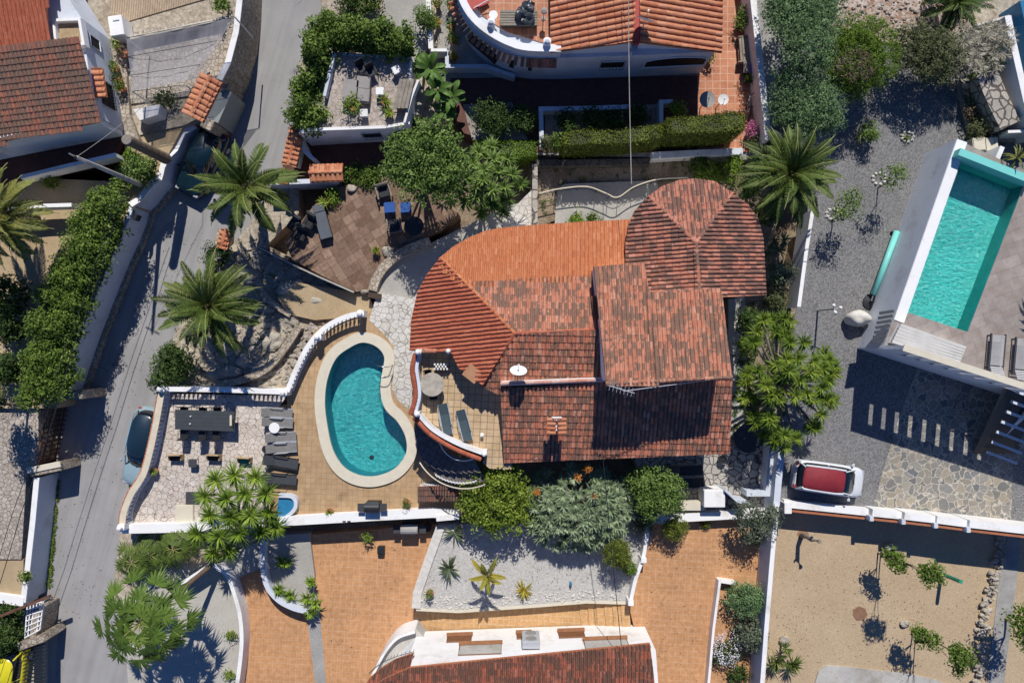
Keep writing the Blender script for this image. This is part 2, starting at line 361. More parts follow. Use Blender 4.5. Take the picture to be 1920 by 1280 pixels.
M['gravel'] = ground('grey_gravel', [(0.3,(.19,.187,.187)), (0.7,(.245,.24,.238))], .5, 24, .6, 1.0, speck=(17, .5, (.08,.08,.085), (.38,.37,.355)))
M['wgravel'] = ground('white_gravel', [(0.3,(.46,.44,.41)), (0.7,(.58,.56,.52))], .7, 25, .45, .8, speck=(14, .35, (.35,.33,.3), (.75,.73,.68)))
M['rubble'] = ground('rubble_earth', [(0.3,(.33,.16,.09)), (0.5,(.45,.3,.2)), (0.7,(.55,.46,.38))], 1.0, 7, .6, 1.8, speck=(6, .5, (.25,.13,.08), (.78,.73,.68)))
M['greygr'] = ground('path_gravel', [(0.3,(.38,.36,.32)), (0.7,(.48,.455,.41))], .6, 25, .4, .6)
M['slabgrey'] = ground('pebbled_concrete', [(0.3,(.33,.32,.3)), (0.7,(.44,.43,.4))], .7, 25, .4, .5)
M['pcurve'] = ground('pale_paving', [(0.3,(.44,.41,.36)), (0.7,(.54,.51,.45))], .8, 20, .25, .5)
M['darkstone'] = crazy('dark_stone', [(.1,.09,.08), (.16,.145,.12), (.13,.12,.1)], (.05,.045,.04), 2.2)
M['terr'] = crazy('terrace_stone', [(.58,.5,.43), (.66,.585,.51), (.62,.53,.45), (.7,.635,.57)], (.27,.23,.195), 3.3, .042, .12)
M['terrw'] = crazy('white_crazy_paving', [(.62,.59,.53), (.68,.65,.6), (.6,.55,.48)], (.3,.27,.23), 2.9, .05, .3)
M['terrs'] = crazy('courtyard_paving', [(.42,.39,.35), (.5,.46,.41), (.38,.35,.32)], (.09,.08,.075), 2.5, .07, .3)
M['flag'] = crazy('flagstone', [(.16,.165,.165), (.3,.27,.21), (.2,.205,.2), (.4,.34,.25), (.15,.16,.17), (.36,.33,.27), (.24,.235,.22)], (.5,.45,.37), 2.3, .05, .6)
M['stonewall'] = crazy('stone_wall', [(.42,.35,.27), (.55,.47,.37), (.36,.3,.23), (.5,.44,.36)], (.22,.17,.12), 4.0, .08, .2)
M['bigstone'] = crazy('big_stone_wall', [(.4,.36,.31), (.5,.45,.38), (.36,.33,.29)], (.1,.085,.07), 1.7, .08, .4)
M['cobble'] = crazy('cobble', [(.42,.36,.3), (.52,.46,.39), (.38,.33,.28)], (.24,.2,.16), 4.2, .1, .2)
M['orange'] = tiles('orange_drive_tile', (.55,.29,.135), (.57,.305,.145), (.62,.4,.25), .34, math.radians(3), mottle=.15, mscale=4.5, gw=.012)
M['orangec'] = tiles('orange_walk_tile', (.58,.34,.15), (.6,.36,.16), (.64,.45,.28), .34, math.radians(3), mottle=.16, mscale=6.5)
M['deck'] = tiles('pool_deck_tile', (.46,.31,.17), (.5,.34,.19), (.36,.245,.135), .3, math.radians(2), mottle=.12, mscale=3, gw=.012)
M['uptile'] = tiles('balcony_tile', (.53,.38,.22), (.58,.43,.27), (.24,.17,.1), .36, math.radians(3), mottle=.1, mscale=3, gw=.016)
M['terratile'] = tiles('terracotta_floor', (.45,.17,.085), (.56,.24,.13), (.62,.4,.28), .42, 0, mottle=.12, mscale=4, gw=.018)
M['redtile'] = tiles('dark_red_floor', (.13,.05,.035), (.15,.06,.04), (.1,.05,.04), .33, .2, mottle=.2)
M['browntile'] = tiles('brown_basket_tile', (.175,.105,.068), (.33,.225,.16), (.15,.1,.07), .5, math.radians(-32), mottle=.25, mscale=5, gw=.014)
M['greydeck'] = tiles('grey_porcelain', (.32,.275,.245), (.385,.335,.3), (.25,.22,.2), .6, math.radians(-20), aspect=1.6, mottle=.16, mscale=1.5, gw=.012, offset=.5)
M['patio'] = crazy('patio_stone', [(.45,.38,.33), (.53,.46,.4)], (.3,.25,.21), 3.2, .05, .2)
M['boards'] = tiles('tan_boards', (.46,.35,.24), (.5,.39,.27), (.22,.16,.1), .13, math.radians(95), aspect=20, mottle=.15, gw=.014)
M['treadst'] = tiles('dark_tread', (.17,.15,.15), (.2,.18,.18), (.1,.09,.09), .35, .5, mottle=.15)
M['chessb'] = basic('white_lattice', (.75,.74,.7), .7, .05)
M['pool1'] = mosaic('pool_ripple_light', (.03,.40,.44), (.05,.54,.56), (.22,.8,.76), 8)  # floor colours carry painted water light, not tile pieces
M['pool1w'] = mosaic('pool_wall', (.02,.26,.36), (.025,.31,.4), (.04,.36,.44), 4.4)
M['pool2'] = mosaic('pool_ripple_light_green', (.03,.62,.56), (.06,.78,.7), (.4,.93,.86), 8)
M['pool2w'] = mosaic('pool_wall_green', (.01,.3,.29), (.015,.37,.35), (.03,.43,.41), 3.4)
M['teal'] = basic('turquoise_wall', (.2,.62,.56), .5, .05, 2)
M['wat'] = water('pool_water', (.85,1.0,1.0), .5, 5.0)
M['wat2'] = water('pool_water_clear', (.85,1.0,.98), .5, 5.0)
M['lapis'] = basic('blue_basin', (.03,.2,.38), .4, .15, 3)
# ---- leaf materials
G = {}
G['hedge'] = leafmat('leaf_hedge', [(.04,.07,.012), (.085,.145,.022), (.15,.23,.04), (.27,.35,.09)])
G['dark'] = leafmat('leaf_dark', [(.02,.035,.01), (.04,.075,.018), (.07,.125,.03), (.12,.18,.055)])
G['lime'] = leafmat('leaf_lime', [(.08,.12,.015), (.14,.21,.025), (.23,.31,.045), (.34,.4,.08)])
G['olive'] = leafmat('leaf_olive', [(.05,.06,.025), (.1,.12,.05), (.16,.18,.085), (.22,.24,.13)])
G['topi'] = leafmat('leaf_topiary', [(.05,.07,.012), (.1,.13,.02), (.16,.2,.03), (.24,.27,.06)])
G['pine'] = leafmat('leaf_pine', [(.06,.11,.045), (.12,.205,.085), (.2,.31,.14), (.32,.44,.22)])
G['moss'] = leafmat('leaf_moss', [(.045,.085,.01), (.09,.16,.016), (.15,.245,.03), (.24,.34,.055)])
G['brownl'] = leafmat('leaf_dry', [(.06,.045,.03), (.12,.09,.06), (.18,.14,.09), (.25,.2,.14)])
G['palm'] = leafmat('leaf_palm', [(.035,.055,.012), (.065,.105,.02), (.11,.155,.035), (.2,.225,.075)], .2)
G['palmy'] = leafmat('leaf_palm_yellow', [(.07,.085,.02), (.14,.16,.035), (.24,.24,.06), (.38,.34,.12)], .2)
G['fan'] = leafmat('leaf_fan', [(.03,.055,.012), (.065,.115,.02), (.12,.19,.035), (.24,.31,.08)], .25)
G['yucca'] = leafmat('leaf_yucca', [(.055,.1,.012), (.11,.185,.022), (.19,.29,.035), (.32,.42,.08)], .2)
G['dracy'] = leafmat('leaf_dracaena', [(.045,.08,.012), (.09,.15,.02), (.16,.235,.03), (.33,.39,.07)], .25)
G['silver'] = leafmat('leaf_silver', [(.075,.115,.055), (.16,.225,.12), (.27,.35,.2), (.46,.53,.37)], .2)
G['olean'] = leafmat('leaf_oleander', [(.05,.09,.018), (.1,.17,.035), (.17,.26,.06), (.28,.38,.12)], .2)
G['wisp'] = leafmat('leaf_wispy', [(.13,.125,.09), (.26,.25,.19), (.42,.4,.32), (.6,.57,.48)], .1)
G['grey'] = leafmat('leaf_greygreen', [(.05,.07,.045), (.1,.13,.085), (.16,.19,.13), (.24,.27,.2)])
G['agave'] = leafmat('leaf_agave', [(.04,.06,.03), (.07,.1,.05), (.11,.14,.08), (.17,.2,.12)], .1)
G['gold'] = leafmat('leaf_gold', [(.14,.15,.02), (.28,.26,.03), (.42,.33,.04), (.55,.4,.08)], .25)
G['flower'] = leafmat('orange_bloom', [(.3,.1,.02), (.5,.17,.025), (.6,.25,.05), (.65,.33,.08)], .2)
G['wflower'] = leafmat('white_bloom', [(.4,.42,.5), (.6,.62,.68), (.75,.75,.78), (.8,.8,.8)], .2)
G['pink'] = leafmat('pink_bloom', [(.35,.08,.2), (.5,.15,.3), (.6,.25,.4), (.65,.4,.5)], .2)
G['banana'] = leafmat('leaf_banana', [(.03,.06,.015), (.06,.12,.025), (.1,.19,.04), (.2,.3,.1)], .3)

# ---------------- foliage meshes ----------------
class LM:
    """leaf collection: quads with one tint per leaf"""
    def __init__(s): s.V = []; s.F = []; s.T = []; s.n = 0
    def _push(s, verts, faces, tint, nf):
        # verts (N,k,3); faces list of tuples in local index; tint (N,)
        N, k, _ = verts.shape; s.V.append(verts.reshape(-1, 3)); b = s.n + np.arange(N)[:, None]*k
        for f in faces:
            s.F.append(('%d' % len(f), b + np.array(f)[None, :])); s.T.append(np.asarray(tint))
        s.n += N*k
    def leaves(s, c, nrm, L, Wd, tint, rng):
        """rhombic leaves at c with normal nrm, random in-plane direction"""
        N = len(c); r = rng.normal(size=(N, 3)); d = np.cross(nrm, r); d /= np.linalg.norm(d, axis=1)[:, None]+1e-9
        sd = np.cross(d, nrm); L = np.broadcast_to(np.asarray(L, float), (N,))[:, None]; Wd = np.broadcast_to(np.asarray(Wd, float), (N,))[:, None]
        v = np.stack([c-d*L*.5, c+sd*Wd*.5-nrm*L*.08, c+d*L*.5, c-sd*Wd*.5-nrm*L*.08], 1)
        s._push(v, [(0, 1, 2, 3)], tint, 1)
    def swords(s, c, d, L, Wd, droop, tint, up=None):
        N = len(c); d = d/(np.linalg.norm(d, axis=1)[:, None]+1e-9); L = np.broadcast_to(np.asarray(L, float), (N,))[:, None]; Wd = np.broadcast_to(np.asarray(Wd, float), (N,))[:, None]
        u = np.tile(np.array([[0.03, 0.05, 1.0]]), (N, 1)) if up is None else up
        sd = np.cross(d, u); sd /= np.linalg.norm(sd, axis=1)[:, None]+1e-9
        mid = c+d*L*.5; tip = c+d*L; dr = np.zeros_like(c); dr[:, 2] = 1; dp = np.broadcast_to(np.asarray(droop, float), (N,))[:, None]
        mid = mid-dr*L*dp*.22; tip = tip-dr*L*dp
        v = np.stack([c-sd*Wd*.28, c+sd*Wd*.28, mid+sd*Wd*.5, tip, mid-sd*Wd*.5], 1)
        s._push(v, [(0, 1, 2, 4), (4, 2, 3)], tint, 2)
    def mesh(s, name, mat, off):
        V = np.concatenate(s.V)-off; faces = []; T = []
        for (k, f), t in zip(s.F, s.T): faces += f.tolist(); T.append(t)
        me = bpy.data.meshes.new(name); me.from_pydata(V.tolist(), [], faces); me.materials.append(mat)
        at = me.attributes.new('tint', 'FLOAT', 'FACE'); at.data.foreach_set('value', np.concatenate(T).astype(np.float32)); return me
    def build(s, name, mat, parent=None, **kw):
        if parent is not None: off = np.array(wloc(parent)[:])
        else:
            A = np.concatenate(s.V); off = np.array([(A[:,0].min()+A[:,0].max())/2, (A[:,1].min()+A[:,1].max())/2, A[:,2].min()])
        o = bpy.data.objects.new(name, s.mesh(name, mat, off)); COL.objects.link(o)
        if parent is not None: o.parent = parent
        else: o.location = off
        return settag(o, **kw)

def unit(a): return a/(np.linalg.norm(a, axis=1)[:, None]+1e-9)
def crown(lm, blobs, dens=95, leaf=.13, clump=.34, rng=None, flat=.75, inner=.35, wratio=.55):
    """blobs: (x,y,z,rx,ry,rz). leaves gathered in clumps over a lumpy shell, gaps between clumps"""
    rng = rng or RNG
    for (x, y, z, rx, ry, rz) in blobs:
        area = 4*math.pi*((rx*ry)**1.6/3+(rx*rz)**1.6/3+(ry*rz)**1.6/3)**(1/1.6)*.75
        K = max(5, int(area/(clump**2*1.6)))
        d = unit(rng.normal(size=(K, 3))); d[:, 2] = np.where(d[:, 2] < -.3, -d[:, 2], d[:, 2])
        q = rng.uniform(.72, 1.06, K)[:, None]; cc = np.array([x, y, z])+d*np.array([rx, ry, rz])*q
        m = max(4, int(area*dens/K)); cs = clump*rng.uniform(.6, 1.35, K)
        idx = np.repeat(np.arange(K), m); N = len(idx); od = unit(rng.normal(size=(N, 3))); od[:, 2] = np.abs(od[:, 2])*1.0-.15
        p = cc[idx]+od*(cs[idx]*rng.uniform(.55, 1.0, N)**.5)[:, None]*np.array([1, 1, .8])
        n = unit(od+np.array([0, 0, flat])+rng.normal(size=(N, 3))*.45); kt = rng.normal(.4, .2, K)
        lm.leaves(p, n, leaf*rng.uniform(.7, 1.3, N), leaf*wratio*rng.uniform(.7, 1.3, N), np.clip(kt[idx]+rng.normal(0, .13, N), 0, 1), rng)
        if inner > 0:
            N = int(area*dens*inner); od = unit(rng.normal(size=(N, 3))); od[:, 2] = np.abs(od[:, 2])-.3
            p = np.array([x, y, z])+od*np.array([rx, ry, rz])*rng.uniform(.5, .8, N)[:, None]
            n = unit(rng.normal(size=(N, 3))*.6+np.array([0, 0, .8])); lm.leaves(p, n, leaf*1.5, leaf*1.1, np.clip(rng.normal(.35, .12, N), 0, 1), rng)
def branches(base, tops, r0, mat_mb=None, sag=.0, seed=0):
    mb = mat_mb or MB(); rg = random.Random(seed); base = Vector(base)
    fork = base+Vector((0, 0, (min(t[2] for t in tops)-base.z)*.45))
    mb.tube([base, base.lerp(fork, .5)+Vector((rg.uniform(-.04,.04), rg.uniform(-.04,.04), 0)), fork], [r0, r0*.85, r0*.72], 7)
    for t in tops:
        t = Vector(t); m = fork.lerp(t, .5)+Vector((rg.uniform(-.12,.12), rg.uniform(-.12,.12), rg.uniform(0,.15)))
        mb.tube([fork, m, t], [r0*.62, r0*.42, r0*.2], 6)
    return mb
def tree(name, px, py, z0, blobs, mat, label, cat='tree', group=None, r0=.09, leaf=.13, dens=95, clump=.34, trunkmat='trunk', extra=None, flat=.5, wratio=.55, inner=.35):
    """blobs in pixels: (px,py,z,r_xy,r_z) world radii; trunk base at pixel px,py on z0"""
    b0 = P(px, py, z0); t = thing(name, label, cat, b0, group)
    wb = []
    for bl in blobs:
        c = P(bl[0], bl[1], bl[2]); rx = bl[3]; rz = bl[4]; ry = bl[5] if len(bl) > 5 else rx
        wb.append((c.x, c.y, c.z, rx, ry, rz))
    obj('trunk', branches(b0, [(b[0], b[1], b[2]) for b in wb], r0, seed=int(px)), M[trunkmat], t, smooth=True)
    lm = LM(); crown(lm, wb, dens, leaf, clump, flat=flat, wratio=wratio, inner=inner); lm.build('crown', G[mat], t)
    if extra:
        for nm, em, blb in extra:
            l2 = LM(); crown(l2, [(*P(q[0], q[1], q[2])[:2], q[2], q[3], q[3], q[4]) for q in blb], 120, .1, .14); l2.build(nm, G[em], t)
    return t
def shrub(name, px, py, z, r, h, mat, label, cat='shrub', group=None, leaf=.11, dens=110, clump=.25, ry=None, z0=None, flat=.5, n=1, jit=.0):
    """low plant sitting on ground z (pixel of its middle at z+h/2)"""
    c = P(px, py, z+h*.5); t = thing(name, label, cat, (c.x, c.y, z), group); ry = ry or r
    st = MB(); rg = random.Random(int(px*7+py))
    for k in range(5):
        a = rg.uniform(0, 6.28); st.tube([(c.x, c.y, z-.05), (c.x+math.cos(a)*r*.3, c.y+math.sin(a)*ry*.3, z+h*.4), (c.x+math.cos(a)*r*.6, c.y+math.sin(a)*ry*.6, z+h*.75)], [.03, .02, .01], 5)
    obj('stem', st, M['trunk'], t)
    bl = [(c.x, c.y, z+h*.42, r*.88, ry*.88, h*.52)]
    for k in range(n-1): bl.append((c.x+rg.uniform(-1, 1)*r*.6, c.y+rg.uniform(-1, 1)*ry*.6, z+h*rg.uniform(.4, .7), r*.45, ry*.45, h*.4))
    lm = LM(); crown(lm, bl, dens, leaf, clump, flat=flat); lm.build('foliage', G[mat], t); return t
def rosette(lm, c, r, n=40, w=.05, tmin=-.15, tmax=1.3, droop=.25, rng=None):
    rng = rng or RNG; a = rng.uniform(0, 2*np.pi, n); e = rng.uniform(tmin, tmax, n)
    d = np.stack([np.cos(a)*np.cos(e), np.sin(a)*np.cos(e), np.sin(e)], 1); L = r*rng.uniform(.8, 1.15, n)
    k = rng.normal(.42, .1); lm.swords(np.tile(np.array(c, float), (n, 1))+d*.03, d, L, w*rng.uniform(.8, 1.2, n), droop*rng.uniform(.5, 1.5, n), np.clip(k-.12+e*.3+rng.normal(0, .12, n), 0, 1))  # low leaves toned darker, upper ones lighter: shading put into the tint
def headtree(name, px, py, z0, heads, mat, label, r=.5, n=42, w=.055, cat='tree', group=None, r0=.09, trunkmat='gtrunk', extra=None, droop=.25, tmin=-.15):
    """multi-headed dracaena / yucca. heads: (px,py,z) list"""
    b0 = P(px, py, z0); t = thing(name, label, cat, b0, group); hp = [P(*h) for h in heads]
    mb = MB(); ctr = sum((Vector(h) for h in hp), Vector())/len(hp); fork = b0.lerp(Vector((ctr.x, ctr.y, ctr.z)), .45)
    mb.tube([b0, b0.lerp(fork, .5), fork], [r0, r0*.9, r0*.8], 8)
    for h in hp: m = fork.lerp(h, .55)+Vector((0, 0, -.15)); mb.tube([fork, m, h], [r0*.6, r0*.42, r0*.35], 6)
    obj('trunk', mb, M[trunkmat], t, smooth=True); lm = LM()
    for h in hp: rosette(lm, h, r, n, w, droop=droop, tmin=tmin)
    lm.build('crown', G[mat], t)
    if extra:
        for (x, y, z, rr) in extra:
            l2 = LM(); q = P(x, y, z); crown(l2, [(q.x, q.y, q.z, rr, rr, rr)], 150, .09, .12); l2.build('flower', G['flower'], t)
    return t
def frond(lm, base, az, el, L, rng, leaflet=.45, w=.036, curve=1.3, n=42, stem=None, vee=.4, both=True):
    """pinnate palm frond arching from base"""
    s = np.linspace(0, 1, n); ang = el - curve*s**1.4
    ds = L/(n-1); r = np.concatenate([[0], np.cumsum(np.cos(ang[:-1])*ds)]); z = np.concatenate([[0], np.cumsum(np.sin(ang[:-1])*ds)])
    tw = rng.normal(0, .12); aa = az+tw*s; x = r*np.cos(aa); y = r*np.sin(aa); pts = np.array(base)+np.stack([x, y, z], 1)
    t = unit(np.gradient(pts, axis=0)); side = unit(np.cross(t, np.array([[0, 0, 1.0]]))); upv = np.cross(side, t)
    env = np.sin(np.clip(s*1.02+.1, 0, 1)*np.pi)**.55*(1-.25*s); k = s > .12; tn = np.clip(rng.normal(.34, .2)+rng.normal(0, .09, n), 0, 1)
    for sg in (-1, 1):
        d = side*sg*.8+t*.62+upv*vee+rng.normal(0, .06, (n, 3)); lm.swords(pts[k], d[k], (leaflet*env)[k], w, .25, tn[k], up=upv[k])
    if stem is not None: stem.tube([tuple(p_) for p_ in pts[::6]]+[tuple(pts[-1])], [.028]+[.02]*(len(pts[::6])-1)+[.006], 5)
def palm(name, px, py, z0, cpx, cpy, cz, L, mat, label, nf=52, leaflet=.45, w=.06, r0=.22, curve=1.25, group=None, elmin=-.5, dens=42, trunk='ptrunk'):
    b0 = P(px, py, z0); t = thing(name, label, 'palm', b0, group); c = P(cpx, cpy, cz)
    mb = MB(); k = 10; pts = []; rs = []
    for i in range(k*2+1):
        f = i/(k*2); p_ = b0.lerp(c, f); pts.append(p_); rs.append(r0*(1.0+.12*(i % 2)+(.35 if f > .88 else 0)-.12*f))
    mb.tube(pts, rs, 12); obj('trunk', mb, M[trunk], t, smooth=False)
    lm = LM(); st = MB(); rng = np.random.default_rng(int(px*13+py))
    for i in range(nf):
        f = i/nf; el = elmin+(1.35-elmin)*f**.85+rng.normal(0, .07); az = i*2.39996+rng.normal(0, .12)
        frond(lm, (c.x, c.y, c.z-.05+.15*f), az, el, L*rng.uniform(.85, 1.08)*(1-.25*max(0, f-.6)/.4), rng, leaflet*L/2.8, w, curve*rng.uniform(.8, 1.15), dens, st)
    lm.build('fronds', G[mat], t); obj('frond_stems', st, basic_cache('frondstem', (.3,.3,.1)), t); return t
_bc = {}
def basic_cache(n, col):
    if n not in _bc: _bc[n] = basic(n, col)
    return _bc[n]
def fanpalm(name, px, py, z0, cpx, cpy, cz, R_, mat, label, nf=26, fr=.55, group=None, r0=.13, seed=1, fw=.12, nseg=17):
    b0 = P(px, py, z0); t = thing(name, label, 'palm', b0, group); c = P(cpx, cpy, cz)
    mb = MB(); mb.tube([b0.lerp(c, i/12) for i in range(13)], [r0*(1+.12*(i % 2)) for i in range(13)], 10); obj('trunk', mb, M['ptrunk'], t)
    lm = LM(); st = MB(); rng = np.random.default_rng(seed)
    for i in range(nf):
        f = i/nf; az = i*2.39996+rng.normal(0, .1); el = -.35+1.5*f; rr = R_*rng.uniform(.75, 1.05)*(1-.78*f)
        e = c+Vector((math.cos(az)*math.cos(el)*rr, math.sin(az)*math.cos(el)*rr, math.sin(el)*rr*.8-.15)); st.tube([c, c.lerp(e, .5)+Vector((0,0,.1)), e], .018, 5)
        N = nseg; th = np.linspace(-1.6, 1.6, N)+rng.normal(0, .03, N); out = np.array([math.cos(az), math.sin(az), 0]); sd = np.array([-math.sin(az), math.cos(az), 0]); tilt = rng.uniform(-.75, -.1)+el*.3
        ov = out*math.cos(tilt)+np.array([0, 0, 1])*math.sin(tilt); up = np.array([0, 0, 1])*math.cos(tilt)-out*math.sin(tilt)
        d = np.cos(th)[:, None]*ov+np.sin(th)[:, None]*sd+np.abs(th)[:, None]*0.12*up+rng.normal(0, .05, (N, 3)); kt = np.clip(rng.normal(.45, .13)+rng.normal(0, .06, N)+.22*(np.arange(N) % 2)-.12, 0, 1)
        lm.swords(np.tile(np.array(e[:]), (N, 1)), d, fr*(1-.14*np.abs(th))*rng.uniform(.85, 1.06, N), fw, .3, kt, up=np.tile(up, (N, 1)))
    lm.build('fans', G[mat], t); obj('leaf_stalks', st, basic_cache('frondstem', (.3,.3,.1)), t); return t
def swordplant(name, px, py, z, r, n, w, mat, label, group=None, tmin=.0, tmax=1.2, droop=.2, hz=.12, cat='plant'):
    c = P(px, py, z+hz); t = thing(name, label, cat, (c.x, c.y, z), group); mb = MB().tube([(c.x, c.y, z-.03), (c.x, c.y, z+hz+.02)], [.07, .05], 7); obj('stem', mb, M['gtrunk'], t)
    lm = LM(); rosette(lm, (c.x, c.y, z+hz), r, n, w, tmin, tmax, droop); lm.build('leaves', G[mat], t); return t
def pot(name, px, py, z, r, h, potmat, leafm, label, ph=.5, kind='sword', group=None, pr=None):
    c = P(px, py, z+h); t = thing(name, label, 'potted plant', (c.x, c.y, z), group)
    mb = MB(); mb.lathe((c.x, c.y, z), [(r*.65, 0), (r*.95, h*.85), (r*1.08, h*.86), (r*1.08, h), (r*.9, h), (r*.88, h*.9), (0.01, h*.9)], 16); obj('pot', mb, M[potmat], t, smooth=False)
    lm = LM()
    if kind == 'sword': rosette(lm, (c.x, c.y, z+h), pr or r*1.6, 30, .05)
    else: crown(lm, [(c.x, c.y, z+h+ph*.45, pr or r*1.2, pr or r*1.2, ph*.5)], 130, .09, .16)
    lm.build('leaves', G[leafm], t); return t
def banana(name, px, py, z0, h, R_, label, n=9, group=None, seed=3, mat='banana', az0=None):
    c0 = P(px, py, z0); t = thing(name, label, 'plant', c0, group); rng = np.random.default_rng(seed)
    st = MB().tube([c0, c0+Vector((0, 0, h*.55))], [.09, .06], 8); obj('stem', st, basic_cache('banana_stem', (.16,.2,.07)), t)
    V = []; F = []; T = []
    for i in range(n):
        az = i*2.4+rng.uniform(-.3, .3); el = rng.uniform(.5, 1.25); L = R_*rng.uniform(.8, 1.15); wd = .2*R_/1.2*rng.uniform(.9, 1.25); m = 12
        s = np.linspace(0, 1, m); a = el-1.5*s**1.3; r = np.concatenate([[0], np.cumsum(np.cos(a[:-1])*L/(m-1))]); z = np.concatenate([[0], np.cumsum(np.sin(a[:-1])*L/(m-1))])
        ww = wd*np.where(s < .22, .06, np.sin(np.clip((s-.22)/.78, 0, 1)*np.pi*.93+.12)**.6); sx, sy = -math.sin(az), math.cos(az); b = len(V); tn = rng.uniform(.2, .75)
        for k in range(m):
            x = c0.x+r[k]*math.cos(az); y = c0.y+r[k]*math.sin(az); zz = c0.z+h*.55+z[k]; jl, jr = rng.uniform(.82, 1.05, 2)
            V += [(x-sx*ww[k]*jl, y-sy*ww[k]*jl, zz+.22*ww[k]), (x, y, zz), (x+sx*ww[k]*jr, y+sy*ww[k]*jr, zz+.22*ww[k])]
        for k in range(m-1):
            q = b+3*k; F += [(q, q+1, q+4, q+3), (q+1, q+2, q+5, q+4)]; T += [tn, tn+rng.normal(0, .06)]
    mb = MB(); mb.add(V, F); mb.tint = T; obj('leaves', mb, G[mat], t); return t
# ---------------- roofs ----------------
class Plane:
    def __init__(s, R, d, slope): s.R = Vector(R); s.d = Vector((d[0], d[1])).normalized(); s.s = slope
    def z(s, x, y): return s.R.z - s.s*((x-s.R.x)*s.d.x+(y-s.R.y)*s.d.y)
    def ray(s, px, py):
        q = Vector(((px-960)/S, (640-py)/S)); qd = q.dot(s.d); Rd = s.R.x*s.d.x+s.R.y*s.d.y
        z = (s.R.z+s.s*Rd-s.s*qd)/(1-s.s*qd/H); return P(px, py, z)
def inpoly(x, y, poly):
    c = False; n = len(poly)
    for i in range(n):
        a, b = poly[i], poly[i-1]
        if (a[1] > y) != (b[1] > y) and x < (b[0]-a[0])*(y-a[1])/(b[1]-a[1])+a[0]: c = not c
    return c
def tile_field(poly, pl, pu=.21, L=.34, rw=.077, rh=.07, clip=None, jit=1.0, seed=0, base=0.0):
    """individual barrel tiles laid on plane pl inside plan polygon poly (xyz points)"""
    rg = random.Random(seed); d = pl.d; u = Vector((-d.y, d.x)); xy = [(p[0], p[1]) for p in poly]
    us = [x*u.x+y*u.y for x, y in xy]; vs = [x*d.x+y*d.y for x, y in xy]
    bm = bmesh.new(); lay = bm.faces.layers.float.new('tint'); K = 5; dn = math.hypot(1, pl.s)
    def pt(uu, vv, h): x = uu*u.x+vv*d.x; y = uu*u.y+vv*d.y; return (x, y, pl.z(x, y)+h)
    i0, i1 = math.floor(min(us)/pu)-1, math.ceil(max(us)/pu)+1; j0, j1 = math.floor(min(vs)/L)-1, math.ceil(max(vs)/L)+1
    for i in range(i0, i1):
        cj = rg.uniform(-.012, .012)*jit
        for j in range(j0, j1):
            uc = (i+.5)*pu; vc = (j+.5)*L; x = uc*u.x+vc*d.x; y = uc*u.y+vc*d.y
            near = inpoly(x, y, xy) or any(inpoly(x+du*u.x*pu*.5+dv*d.x*L*.5, y+du*u.y*pu*.5+dv*d.y*L*.5, xy) for du in (-1, 1) for dv in (-1, 1))
            if not near: continue
            t = rg.random(); uo = uc+cj+rg.uniform(-.01, .01)*jit; ho = rg.uniform(0, .01)*jit; sk = rg.uniform(-.008, .008)*jit; va, vb = j*L-.05, (j+1)*L
            a = []; b = []
            for k in range(K+1):
                th = math.pi*k/K; a.append(bm.verts.new(pt(uo-math.cos(th)*rw*.82-sk, va, .0+base+math.sin(th)*rh*.8+ho))); b.append(bm.verts.new(pt(uo-math.cos(th)*rw*1.08+sk, vb, .028+base+math.sin(th)*rh+ho)))
            fl = [bm.faces.new((a[k], a[k+1], b[k+1], b[k])) for k in range(K)]; fl.append(bm.faces.new(b))
            for f in fl: f[lay] = t
            # channel tile between covers, slightly dished
            t2 = rg.random(); uq = (i+1)*pu+cj; a = []; b = []
            for k in range(4):
                o = (-1, -.4, .4, 1)[k]; hh = (.03, 0, 0, .03)[k]
                a.append(bm.verts.new(pt(uq+o*pu*.36, va, hh+base-.012))); b.append(bm.verts.new(pt(uq+o*pu*.36, vb, hh+base+.012)))
            for k in range(3): f = bm.faces.new((a[k], a[k+1], b[k+1], b[k])); f[lay] = t2
    n = len(xy); ar = sum(xy[i][0]*xy[(i+1) % n][1]-xy[(i+1) % n][0]*xy[i][1] for i in range(n)); sg = 1 if ar > 0 else -1
    if clip is None:
        conv = all(sg*((xy[(i+1) % n][0]-xy[i][0])*(xy[(i+2) % n][1]-xy[(i+1) % n][1])-(xy[(i+1) % n][1]-xy[i][1])*(xy[(i+2) % n][0]-xy[(i+1) % n][0])) > -1e-3 for i in range(n))
        clip = range(n) if conv else []
    for i in clip:
        p, q = xy[i], xy[(i+1) % n]; no = Vector((q[1]-p[1], -(q[0]-p[0]), 0))*sg
        if no.length < 1e-6: continue
        bmesh.ops.bisect_plane(bm, geom=list(bm.verts)+list(bm.edges)+list(bm.faces), plane_co=(p[0], p[1], 0), plane_no=no, clear_outer=True)
    bm.verts.index_update(); mb = MB(); mb.v = [tuple(v.co) for v in bm.verts]; mb.f = [tuple(v.index for v in f.verts) for f in bm.faces]; mb.tint = [f[lay] for f in bm.faces]; bm.free(); return mb
def tmerge(mbs):
    o = MB(); o.tint = []
    for m in mbs: o.merge(m); o.tint += list(m.tint)
    return o
